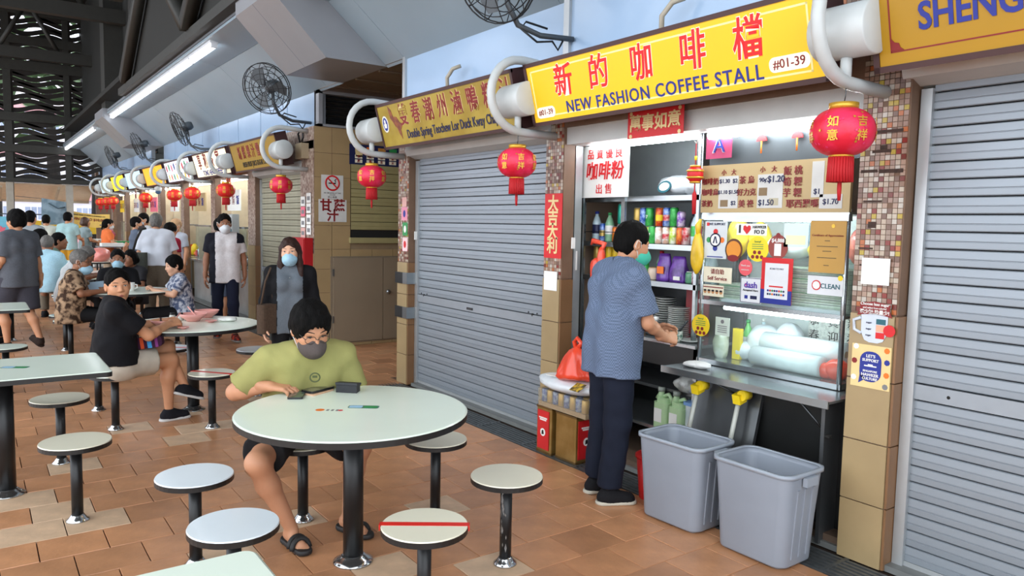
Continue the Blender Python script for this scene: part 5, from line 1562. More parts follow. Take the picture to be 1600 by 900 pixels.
O('mount', MB().lathe([(.03, .05), (.07, .05), (.075, .12), (.02, .15)], n=14), m_white, cv); O('dome', MB().ball((0, 0, .04), .06, 12, 8), mat('dome_smoke', '#3e5a78', .15), cv)
# ================================================================ TABLES AND STOOLS
m_lam = mat('laminate_mint', '#e2eee0', .28, var=.03, scale=2.5, coat=.25)
m_lamc = mat('laminate_cream', '#e4e0cb', .32, var=.03, scale=3, coat=.15)
m_lamw = mat('laminate_white', '#dde6ec', .3, var=.03, scale=3, coat=.15)
m_edge = mat('edge_black', '#141414', .4, var=.1)
m_pole = mat('pole_black', '#17181a', .38, .2, var=.25, scale=10)
m_chrome = mat('chrome', '#b9bcbe', .15, .95, var=.05)
def top_mesh(outline, z0, z1, m):
    mb = MB()
    small = [(x * .985, y * .985) for x, y in outline]
    mb.prism(outline, z0, z1 - .005, 1)
    n = len(outline)
    vs = [(x, y, z1 - .005) for x, y in outline] + [(x, y, z1) for x, y in small]
    mb.add(vs, [(i, (i + 1) % n, n + (i + 1) % n, n + i) for i in range(n)], 0, True)
    mb.add([(x, y, z1) for x, y in small], [tuple(range(n))], 0)
    return mb.mesh('top', [m, m_edge])
ME_SEAT = {k: top_mesh(circ(.17, 40), .402, .43, m) for k, m in (('c', m_lamc), ('w', m_lamw), ('m', m_lam))}
ME_RT = top_mesh(circ(.53, 64), .698, .73, m_lam)
ME_SQ = top_mesh(rrect(1.02, .72, .03, 4), .698, .73, m_lam)
def pole_mesh(r, h): return MB().lathe([(r, .0), (r, h)], n=20).mesh('pole', m_pole)
def flange_mesh(r): return MB().lathe([(r * 2.0, 0), (r * 1.98, .006), (r * 1.55, .016), (r * 1.2, .03), (r * 1.05, .036), (r, .036)], n=24).mesh('base_flange', m_chrome)
ME_P1, ME_F1, ME_P2, ME_F2 = pole_mesh(.028, .405), flange_mesh(.028), pole_mesh(.047, .70), flange_mesh(.047)
ME_BR = MB().lathe([(.09, .385), (.09, .403)], n=16).mesh('seat_plate', m_pole)
def stool(x, y, label, kind='c', extra=None):
    t = thing('round_stool', label, 'stool', (x, y, 0), random.uniform(0, 6), 'fixed round stools')
    O('seat', ME_SEAT[kind], None, t); O('pole', ME_P1, None, t); O('base_flange', ME_F1, None, t)
    if extra: extra(t)
    return t
def tape(ang):
    def f(t):
        t.rotation_euler = (0, 0, ang)
        O('red_tape', MB().b2((-.172, -.017, .4302), (.172, .017, .4312)).b2((-.176, -.017, .41), (-.171, .017, .4312)).b2((.171, -.017, .41), (.176, .017, .4312)), mat('tape_red', '#d42a22', .4, var=.05), t)
    return f
def scrape(t):
    t.rotation_euler = (0, 0, R(200))
    mb = MB()
    rr = random.Random(3)
    for i in range(26):
        a, z, s_ = rr.gauss(0, .35), rr.uniform(.06, .36), rr.uniform(.003, .012)
        mb.add([(.0284 * math.cos(a + d), .0284 * math.sin(a + d), z + e * 2.2) for d, e in ((-s_ * 20, 0), (0, -s_), (s_ * 18, .0), (0, s_))], [(0, 1, 2, 3)])
    O('bare_patches', mb, m_steel, t, kind='stuff')
stool(2.0, 2.79, 'cream stool with scraped paint on its pole', 'c', scrape)
stool(1.395, 2.49, 'cream stool crossed by a straight red tape, in front of the near round table', 'c', tape(R(-34)))
stool(2.02, 3.49, 'cream stool between the near round table and the oil tins', 'c')
stool(1.39, 3.81, 'stool under the man in the green shirt', 'c')
stool(.79, 3.56, 'white stool left of the near round table, the one further back', 'w')
stool(.78, 2.89, 'white stool left of the near round table, just behind the table corner', 'w')
stool(.40, 4.44, 'cream stool in front of the left rectangular table', 'c')
stool(.42, 5.56, 'cream stool behind the left rectangular table', 'c')
stool(.83, 6.25, 'stool under the woman in black with the beige skirt', 'm')
stool(1.45, 5.93, 'cream stool with red tape beside the bowls table', 'c', tape(R(-50)))
stool(2.06, 6.84, 'stool half hidden behind the shoulder of the man in green', 'w')
stool(1.42, 7.28, 'stool with red tape behind the bowls table', 'w', tape(R(-30)))
stool(.80, 6.95, 'second stool beside the woman in black, further back', 'm')
stool(2.06, 6.25, 'stool right of the bowls table, hidden behind the man in green', 'w')
def table(kind, x, y, label, rz=0.):
    t = thing('round_table' if kind == 'r' else 'rectangular_table', label, 'table', (x, y, 0), rz, 'fixed food court tables')
    O('top', ME_RT if kind == 'r' else ME_SQ, None, t); O('pole', ME_P2, None, t); O('base_flange', ME_F2, None, t)
    return t
def table_sticker(t, rz, k=0):
    st = O('table_sticker', MB().prism(rrect(.145, .055, .015, 4), .7302, .7308), mat('sticker_teal', '#3b7a74', .35, hex2='#2d5c40', scale=40), t, (.06, .02, 0), rz)
    O('printed_patch', MB().prism(rrect(.062, .042, .008, 3, -.036, 0), .7308, .7312), mat('sticker_sky', '#9cc6e2', .35), st)
    O('green_print', MB().prism(rrect(.065, .04, .012, 3, .033, 0), .7308, .7312), m_green, st)
    o = O('table_sticker', MB().prism(circ(.021, 14), .7302, .7308), m_orange, t, (-.135, .07, 0), rz)
    O('red_print', MB().prism(circ(.012, 12, cx=.095), .7302, .7308), m_red, o)
    for a in range(3): O('grey_print', MB().b2((.03 + .022 * a, -.014, .7302), (.042 + .022 * a, .014, .7307)), m_grey, o)
T1 = table('r', 1.412, 3.205, 'near round mint table with phones, where the man in green sits')
table_sticker(T1, R(-36))
T2 = table('r', 1.46, 6.58, 'round table with pink bowls, second along')
T3 = table('r', 1.46, 9.95, 'round table with mugs where the man in the batik shirt sits')
T4 = table('r', 1.66, 13.3, 'round table between the old men and the masked seated woman')
T5 = table('r', 1.85, 16.8, 'far round table with a big pink bag on it')
T6 = table('r', 1.9, 22.8, 'farthest round table of the row')
L1 = table('s', .11, 5.08, 'rectangular table cut by the left edge of the frame')
table_sticker(L1, R(-30))
L0 = table('s', .07, 1.60, 'rectangular table whose corner shows at the bottom edge')
L2 = table('s', -.10, 8.6, 'rectangular table behind the walking man')
L3 = table('s', .10, 12.0, 'rectangular table of the seated old men')
for k, (x, y) in enumerate(((.86, 9.74), (.86, 10.3), (1.46, 10.65), (2.08, 10.2), (2.06, 9.55), (1.46, 9.27))):
    stool(x, y, ('stool right behind the woman in black, under the man in batik', 'second stool at the left of the mugs table', 'stool under the masked seated woman', 'stool at the far right of the mugs table', 'stool under the woman in the floral blouse', 'stool in front of the mugs table')[k], 'm')
for k, (tx, ty) in enumerate(((1.66, 13.3), (1.85, 16.8), (1.9, 22.8))):
    for j, a in enumerate((30, 90, 150, 210, 270, 330)):
        stool(tx + .67 * math.cos(R(a)), ty + .67 * math.sin(R(a)), 'stool at the %s table, %s counting round from its right' % (('fourth', 'far pink bag', 'farthest')[k], ORD[j]), 'm')
for k, (x, y) in enumerate(((.36, 11.4), (-.2, 11.4), (.36, 12.65), (-.2, 12.65), (.2, 8.0), (-.4, 8.0))):
    stool(x, y, 'stool at the old men\'s rectangular table, %s' % ORD[k] if k < 4 else 'stool by the table behind the walking man, %s' % ORD[k - 4], 'm')

# ---- things on the near round table
ph1 = thing('phone', 'dark phone under the fingers of the man in green', 'phone', (1.285, 3.60, .7305), R(-28))
O('body', MB().prism(rrect(.075, .15, .012, 4), 0, .009), mat('phone_black', '#17191b', .25), ph1)
O('screen', MB().prism(rrect(.068, .14, .009, 4), .009, .0095), mat('phone_screen', '#3c4a44', .12, hex2='#55665c', scale=30), ph1)
nb_ = thing('notebook', 'thin tan booklet under the second phone', 'notebook', (1.40, 3.625, .7305), R(-62))
O('pages', MB().prism(rrect(.085, .16, .006, 3), 0, .007), mat('tan_cover', '#c7a184', .6), nb_)
ph2 = thing('phone', 'larger phone with a reflective screen lying on the tan booklet', 'phone', (1.41, 3.64, .738), R(-66))
O('body', MB().prism(rrect(.08, .165, .012, 4), 0, .011), mat('phone_black', '#17191b'), ph2)
O('screen', MB().prism(rrect(.072, .155, .009, 4), .011, .0116), mat('phone_screen2', '#3b3d36', .1, hex2='#77745e', scale=14), ph2)
wl = thing('black_pouch', 'black folded pouch on the near round table', 'pouch', (1.54, 3.56, .7305), R(-45))
O('body', MB().prism([(-.055, -.03), (.055, -.028), (.05, .035), (-.05, .035)], 0, .038), mat('pouch_black', '#1c1e24', .6, bump=.2), wl)
O('flap', MB().box((0, .0, .042), (.115, .062, .012), rx=R(-7)), mat('pouch_black', '#1c1e24'), wl)

# ---- bowls table
m_pinkb = mat('bowl_pink', '#dd9a92', .35, var=.03)
def bowl(label, x, y, r=.10, h=.065, z=.7305, fill=None):
    t = thing('pink_bowl', label, 'bowl', (x, y, z), 0, 'pink bowls')
    O('bowl', MB().lathe([(r * .45, 0), (r * .5, .012), (r * .85, h * .6), (r, h), (r * .97, h), (r * .8, h * .6), (r * .45, .015), (0, .014)], n=28), m_pinkb, t)
    if fill: O('soup', MB().lathe([(0, h * .55), (r * .78, h * .55)], n=20, cap=False), fill, t)
    return t
m_soup = mat('soup_brown', '#8a5a34', .2, hex2='#b58a5a', scale=30)
bowl('pink bowl in front of the woman in black', 1.22, 6.45, .105, .06, fill=m_soup)
bowl('pink bowl in the middle of the bowls table', 1.50, 6.73, .115, .065, fill=m_soup)
bowl('pink bowl nearest the walking man in white and navy', 1.66, 6.93, .105, .065, fill=m_soup)
bowl('small pink saucer at the front of the bowls table', 1.325, 6.27, .045, .018)
bowl('small pink saucer beside the middle bowl', 1.61, 6.58, .05, .018)
for k, (x, y, a) in enumerate(((1.25, 6.38, 40), (1.55, 6.77, 120))):
    s_ = thing('pink_spoon', 'pink spoon leaning in the %s bowl' % ('woman\'s' if k == 0 else 'middle'), 'spoon', (x, y, .755), R(a))
    O('spoon', MB().tube([(0, 0, 0), (.05, 0, .03), (.12, 0, .085)], [.014, .006, .005], 8), m_pinkb, s_)
for k, (x, y) in enumerate(((1.36, 6.85), (1.42, 6.82))):
    q = thing('sauce_bottle', 'small glass sauce jar on the bowls table, ' + ('left' if k == 0 else 'right') + ' of two', 'jar', (x, y, .7305))
    O('body', MB().lathe([(.022, 0), (.025, .01), (.025, .04), (.018, .05)], n=14), mat('jar_glass', '#b9b9b2', .15), q); O('lid', MB().lathe([(.02, .05), (.02, .065), (0, .066)], n=12), m_black, q)
sack('tissue', 'crumpled white tissues at the right side of the bowls table', 'tissue', (1.74, 6.62, .731), [((0, 0, .015), (.08, .06, .018)), ((.05, .03, .02), (.05, .05, .02))], m_paper, seed=31)
sack('tissue', 'white tissue beside the woman in black\'s bowl', 'tissue', (1.14, 6.32, .731), [((0, 0, .01), (.05, .04, .012))], m_paper, seed=32)
# ---- mugs table and the pink bag
for k, (x, y) in enumerate(((1.50, 9.82), (1.40, 9.88))):
    q = thing('white_mug', 'white mug on the batik man\'s table, ' + ('right' if k == 0 else 'left') + ' of two', 'mug', (x, y, .7305), R(-30))
    O('body', MB().lathe([(.035, 0), (.04, .004), (.042, .10), (.038, .10), (.035, .01), (0, .008)], n=20), m_paper, q)
    O('handle', MB().tube([(.04, 0, .08), (.07, 0, .075), (.072, 0, .04), (.042, 0, .025)], .007, 8), m_paper, q)
sack('plastic_bag', 'pale pink bag on the batik man\'s table behind the mugs', 'bag', (1.38, 10.08, .731), [((0, 0, .10), (.10, .09, .12))], mat('bag_palepink', '#d9b5ae', .3, bump=.3, bscale=14), seed=33)
sack('plastic_bag', 'big pink red bag on the far round table', 'bag', (2.0, 16.65, .731), [((0, 0, .12), (.28, .2, .15))], m_plastp, seed=34)
nwp = thing('newspaper', 'pale blue newspaper held over the mugs table', 'newspaper', (1.17, 9.85, .735), R(20))
O('sheet', MB().add([(-.15, -.1, .0), (.12, -.12, .01), (.2, .08, .12), (-.08, .12, .1)], [(0, 1, 2, 3)]), mat('paper_blue', '#a9c2d6', .6), nwp)
# ================================================================ PEOPLE: distance fields turned into smooth skins
def V3(*a): return np.array(a, np.float64)
def unit(v):
    v = np.asarray(v, float); n = np.linalg.norm(v)
    return v / n if n > 1e-9 else v
def rotm(yaw=0, pitch=0, roll=0):
    """head turn: yaw to its left, pitch up, roll; forward is +y"""
    return np.array(Matrix.Rotation(yaw, 3, 'Z') @ Matrix.Rotation(pitch, 3, 'X') @ Matrix.Rotation(roll, 3, 'Y'))

class Field:
    def __init__(self): self.ops = []
    def cap(self, a, b, ra, rb=None, k=.03, cuts=(), op='u'):
        self.ops.append(('c', V3(*a), V3(*b), ra, ra if rb is None else rb, k, cuts, op)); return self
    def ell(self, c, r, k=.02, rot=None, op='u', cuts=()):
        self.ops.append(('e', V3(*c), V3(*r), rot, 0, k, cuts, op)); return self
    def cut(self, p, n):
        self.ops.append(('p', V3(*p), unit(n))); return self
    def wave(self, amp, f=(38, 31, 24), seed=0):
        self.ops.append(('w', amp, f, seed)); return self
    def bounds(self):
        lo, hi = V3(9, 9, 9), V3(-9, -9, -9)
        for o in self.ops:
            if o[0] == 'c' and o[7] == 'u':
                r = max(o[3], o[4]); lo = np.minimum(lo, np.minimum(o[1], o[2]) - r); hi = np.maximum(hi, np.maximum(o[1], o[2]) + r)
            if o[0] == 'e' and o[7] == 'u':
                r = max(o[2]); lo = np.minimum(lo, o[1] - r); hi = np.maximum(hi, o[1] + r)
        return lo, hi
    def mesh(self, h):
        lo, hi = self.bounds()
        lo, hi = lo - 3 * h, hi + 3 * h
        n = np.ceil((hi - lo) / h).astype(int) + 1
        D = np.full(tuple(n), .5, np.float32)
        ax = [(lo[i] + h * np.arange(n[i])).astype(np.float32) for i in range(3)]
        for o in self.ops:
            if o[0] in 'ce':
                if o[0] == 'c':
                    r = max(o[3], o[4]); a0, a1 = np.minimum(o[1], o[2]) - r, np.maximum(o[1], o[2]) + r
                else:
                    r = max(o[2]); a0, a1 = o[1] - r, o[1] + r
                m = o[5] + 3.2 * h
                i0 = np.clip(np.floor((a0 - m - lo) / h).astype(int), 0, n - 1); i1 = np.clip(np.ceil((a1 + m - lo) / h).astype(int) + 1, 1, n)
                if (i1 <= i0).any(): continue
                X = ax[0][i0[0]:i1[0], None, None]; Y = ax[1][None, i0[1]:i1[1], None]; Z = ax[2][None, None, i0[2]:i1[2]]
                if o[0] == 'c':
                    a, b = o[1], o[2]; d = b - a; L = float(d @ d) or 1e-9
                    t = np.clip(((X - a[0]) * d[0] + (Y - a[1]) * d[1] + (Z - a[2]) * d[2]) / L, 0, 1)
                    q = np.sqrt((X - a[0] - t * d[0]) ** 2 + (Y - a[1] - t * d[1]) ** 2 + (Z - a[2] - t * d[2]) ** 2) - (o[3] + (o[4] - o[3]) * t)
                else:
                    x, y, z = X - o[1][0], Y - o[1][1], Z - o[1][2]
                    if o[3] is not None:
                        M = o[3]
                        x, y, z = M[0, 0] * x + M[1, 0] * y + M[2, 0] * z, M[0, 1] * x + M[1, 1] * y + M[2, 1] * z, M[0, 2] * x + M[1, 2] * y + M[2, 2] * z
                    r_ = o[2]
                    k0 = np.sqrt((x / r_[0]) ** 2 + (y / r_[1]) ** 2 + (z / r_[2]) ** 2)
                    k1 = np.sqrt((x / r_[0] ** 2) ** 2 + (y / r_[1] ** 2) ** 2 + (z / r_[2] ** 2) ** 2) + 1e-9
                    q = k0 * (k0 - 1) / k1
                for p, nn in o[6]:
                    q = np.maximum(q, (X - p[0]) * nn[0] + (Y - p[1]) * nn[1] + (Z - p[2]) * nn[2])
                W = D[i0[0]:i1[0], i0[1]:i1[1], i0[2]:i1[2]]
                k = max(o[5], 1e-4)
                if o[7] == 'u':
                    g = np.clip(.5 + .5 * (W - q) / k, 0, 1); W[...] = W + (q - W) * g - k * g * (1 - g)
                else:
                    q = -q
                    g = np.clip(.5 - .5 * (W - q) / k, 0, 1); W[...] = W + (q - W) * g + k * g * (1 - g)
            elif o[0] == 'p':
                p, nn = o[1], o[2]
                D = np.maximum(D, ((ax[0] - p[0]) * nn[0])[:, None, None] + ((ax[1] - p[1]) * nn[1])[None, :, None] + ((ax[2] - p[2]) * nn[2])[None, None, :])
            else:
                amp, f, s = o[1:]
                X, Y, Z = ax[0][:, None, None], ax[1][None, :, None], ax[2][None, None, :]
                D = D + amp * (np.sin(f[0] * X + 3 * np.sin(11 * Z + s) + s) * np.sin(f[2] * Z + 2.2 * np.sin(9 * Y + 2 * s)) + .6 * np.sin(f[1] * Y + 2.5 * np.sin(13 * X + s)) * np.sin(f[2] * .7 * Z + s * 3 + 4 * X))
        return nets(D, lo, h)

def nets(D, lo, h):
    """surface nets: one vertex per crossed cell, one quad per crossed edge"""
    s = D < 0
    nx, ny, nz = D.shape
    cnt = np.zeros((nx - 1, ny - 1, nz - 1), np.int8)
    for i in (0, 1):
        for j in (0, 1):
            for k in (0, 1):
                cnt += s[i:nx - 1 + i, j:ny - 1 + j, k:nz - 1 + k]
    act = (cnt > 0) & (cnt < 8)
    I = np.argwhere(act)
    if len(I) == 0: return np.zeros((0, 3)), np.zeros((0, 4), int)
    idx = np.full(act.shape, -1, np.int64); idx[act] = np.arange(len(I))
    acc = np.zeros((len(I), 3)); num = np.zeros(len(I))
    for a in range(3):
        for j in (0, 1):
            for k in (0, 1):
                c0 = [0, 0, 0]; o1, o2 = [q for q in range(3) if q != a]
                c0[o1], c0[o2] = j, k
                c1 = list(c0); c1[a] = 1
                d0 = D[I[:, 0] + c0[0], I[:, 1] + c0[1], I[:, 2] + c0[2]]; d1 = D[I[:, 0] + c1[0], I[:, 1] + c1[1], I[:, 2] + c1[2]]
                m = (d0 < 0) != (d1 < 0)
                t = d0[m] / (d0[m] - d1[m])
                P = np.tile(np.array(c0, float), (m.sum(), 1)); P[:, a] = t
                acc[m] += P; num[m] += 1
    Vt = lo + h * (I + acc / num[:, None])
    Q = []
    for a in range(3):
        b, c = (a + 1) % 3, (a + 2) % 3
        sl0 = [slice(None)] * 3; sl1 = [slice(None)] * 3
        sl0[a] = slice(0, -1); sl1[a] = slice(1, None)
        for q in (b, c):
            sl0[q] = slice(1, -1); sl1[q] = slice(1, -1)
        s0, s1 = s[tuple(sl0)], s[tuple(sl1)]
        E = np.argwhere(s0 != s1)
        if len(E) == 0: continue
        ins = s0[tuple(E.T)]
        E[:, b] += 1; E[:, c] += 1
        def cell(db, dc):
            F = E.copy(); F[:, b] += db; F[:, c] += dc
            return idx[tuple(F.T)]
        q = np.stack([cell(-1, -1), cell(0, -1), cell(0, 0), cell(-1, 0)], 1)
        q[~ins] = q[~ins][:, ::-1]
        Q.append(q)
    return Vt, np.concatenate(Q)

def join_meshes(name, parts, mats, mis=None):
    vs, fs, mi, o = [], [], [], 0
    for n, (v, f) in enumerate(parts):
        vs.append(v); fs.append(f + o); o += len(v)
        mi += [mis[n] if mis else 0] * len(f)
    v = np.concatenate(vs); f = np.concatenate(fs)
    me = bpy.data.meshes.new(name)
    me.vertices.add(len(v)); me.vertices.foreach_set('co', v.astype(np.float32).ravel())
    me.loops.add(len(f) * 4); me.loops.foreach_set('vertex_index', f.astype(np.int32).ravel())
    me.polygons.add(len(f)); me.polygons.foreach_set('loop_start', np.arange(0, len(f) * 4, 4, dtype=np.int32))
    me.polygons.foreach_set('loop_total', np.full(len(f), 4, np.int32))
    me.polygons.foreach_set('use_smooth', np.ones(len(f), bool))
    for m in (mats if isinstance(mats, (list, tuple)) else [mats]): me.materials.append(m)
    me.polygons.foreach_set('material_index', np.array(mi, np.int32))
    me.update(calc_edges=True); me.validate()
    return me

STAND = dict(pel=(0, 0, .95), wai=(0, 0, 1.10), che=(0, .0, 1.29), nec=(0, -.012, 1.435), hea=(0, .02, 1.585),
             shL=(-.178, -.01, 1.395), elL=(-.225, -.025, 1.115), wrL=(-.235, .04, .87), shR=(.178, -.01, 1.395), elR=(.225, -.025, 1.115), wrR=(.235, .04, .87),
             hipL=(-.088, 0, .91), knL=(-.10, .012, .49), anL=(-.10, -.03, .08), hipR=(.088, 0, .91), knR=(.10, .012, .49), anR=(.10, -.03, .08),
             ftL=(-.15, 1, 0), ftR=(.15, 1, 0), haL=(.05, .2, -1), haR=(-.05, .2, -1), pnL=(1, 0, .1), pnR=(-1, 0, .1), upL=(0, 0, 1), upR=(0, 0, 1), curl=.35, curlL=None, curlR=None)
def sit(z=.45, lean=0., spread=.12, knee=.42):
    """seated on a stool: seat height z, trunk leaning forward by lean radians"""
    d = dict(STAND)
    hz = z + .085
    def up(x, l): return (x, l * math.sin(lean), hz + l * math.cos(lean))
    d.update(pel=(0, 0, hz + .01), wai=up(0, .16), che=up(0, .34), nec=up(0, .485), hea=(0, .04 + .64 * math.sin(lean * 1.1), hz + .635 * math.cos(lean)),
             shL=up(-.178, .445), shR=up(.178, .445), hipL=(-.09, .02, hz), hipR=(.09, .02, hz),
             knL=(-spread, knee, hz - .01), knR=(spread, knee, hz - .01), anL=(-spread, knee - .03, .08), anR=(spread, knee - .03, .08))
    for s, x in (('L', -1), ('R', 1)):
        sh = np.array(d['sh' + s]); d['el' + s] = tuple(sh + (x * .06, .10, -.24)); d['wr' + s] = tuple(sh + (-x * .0, .32, -.30)); d['ha' + s] = (-x * .4, 1, -.1); d['pn' + s] = (0, 0, -1)
    return d

def hand(F, wr, dirv, pn, thumb_side, s=1., curl=.35):
    d = unit(dirv); n = np.asarray(pn, float); n = unit(n - d * (n @ d)); side = np.cross(d, n) * thumb_side
    wr = np.asarray(wr, float)
    F.cap(wr - d * .05 * s, wr, .025 * s, .024 * s, .015)
    kn = []
    for i, (o, l) in enumerate(((.031, .088), (.011, .093), (-.010, .088), (-.030, .078))):
        k_ = wr + d * l * s + side * o * s - n * .004 * s
        F.cap(wr + side * o * .55 * s + d * .012 * s, k_, .0145 * s, .0125 * s, .014)
        kn.append(k_)
    for i, (k_, L) in enumerate(zip(kn, (.072, .081, .075, .058))):
        c, p, dd = curl * (1 + .15 * i), k_, d
        spread = side * (.10, .03, -.04, -.12)[i]
        for j, fr in enumerate((.45, .31, .24)):
            ang = c * (.7, 1.75, 2.4)[j]
            dd = unit(d * math.cos(ang) + n * math.sin(ang) + spread * (1 - j * .3))
            q = p + dd * L * fr * s
            F.cap(p, q, (.0095, .0088, .008)[j] * s, (.0088, .008, .0068)[j] * s, .004)
            p = q
    t0 = wr + d * .022 * s + side * .018 * s
    t1 = t0 + unit(d * .62 + side * .75 + n * .35) * .038 * s
    t2 = t1 + unit(d * .85 + side * .38 + n * (.35 + curl * .5)) * .032 * s
    t3 = t2 + unit(d * .95 + side * .05 + n * (.35 + curl * .6)) * .026 * s
    F.cap(t0, t1, .016 * s, .0125 * s, .01); F.cap(t1, t2, .0115 * s, .010 * s, .005); F.cap(t2, t3, .010 * s, .0078 * s, .004)

HS = 1.07
def head_field(F, c, M, s=1., female=False):
    s = s * HS
    T = lambda x, y, z: c + M @ (np.array((x, y, z)) * s)
    E = lambda p, r, k=.02, op='u': F.ell(T(*p), np.array(r) * s, k * s, M, op)
    E((0, -.012, .028), (.074, .092, .088), .01)
    E((0, .024, -.035), (.060, .066, .080), .04)
    F.cap(T(-.045, .0, -.06), T(0, .055, -.098), .022 * s, .021 * s, .03 * s); F.cap(T(.045, .0, -.06), T(0, .055, -.098), .022 * s, .021 * s, .03 * s)
    F.cap(T(-.034, .058, -.028), T(-.03, .06, -.035), .027 * s, .027 * s, .025 * s); F.cap(T(.034, .058, -.028), T(.03, .06, -.035), .027 * s, .027 * s, .025 * s)
    E((-.031, .096, .006), (.017, .012, .011), .012, 's'); E((.031, .096, .006), (.017, .012, .011), .012, 's')
    F.cap(T(-.046, .068, .022), T(-.014, .080, .020), .009 * s, .009 * s, .015 * s); F.cap(T(.046, .068, .022), T(.014, .080, .020), .009 * s, .009 * s, .015 * s)
    F.cap(T(0, .084, .010), T(0, .101, -.026), .0075 * s, .0115 * s, .012 * s); E((-.0125, .092, -.031), (.009, .010, .008), .008); E((.0125, .092, -.031), (.009, .010, .008), .008)
    E((0, .082, -.060), (.026, .013, .014), .012)
    for x in (-1, 1):
        E((x * .078, -.008, -.008), (.011, .021, .033), .008); E((x * .087, .002, -.008), (.008, .010, .019), .006, 's')

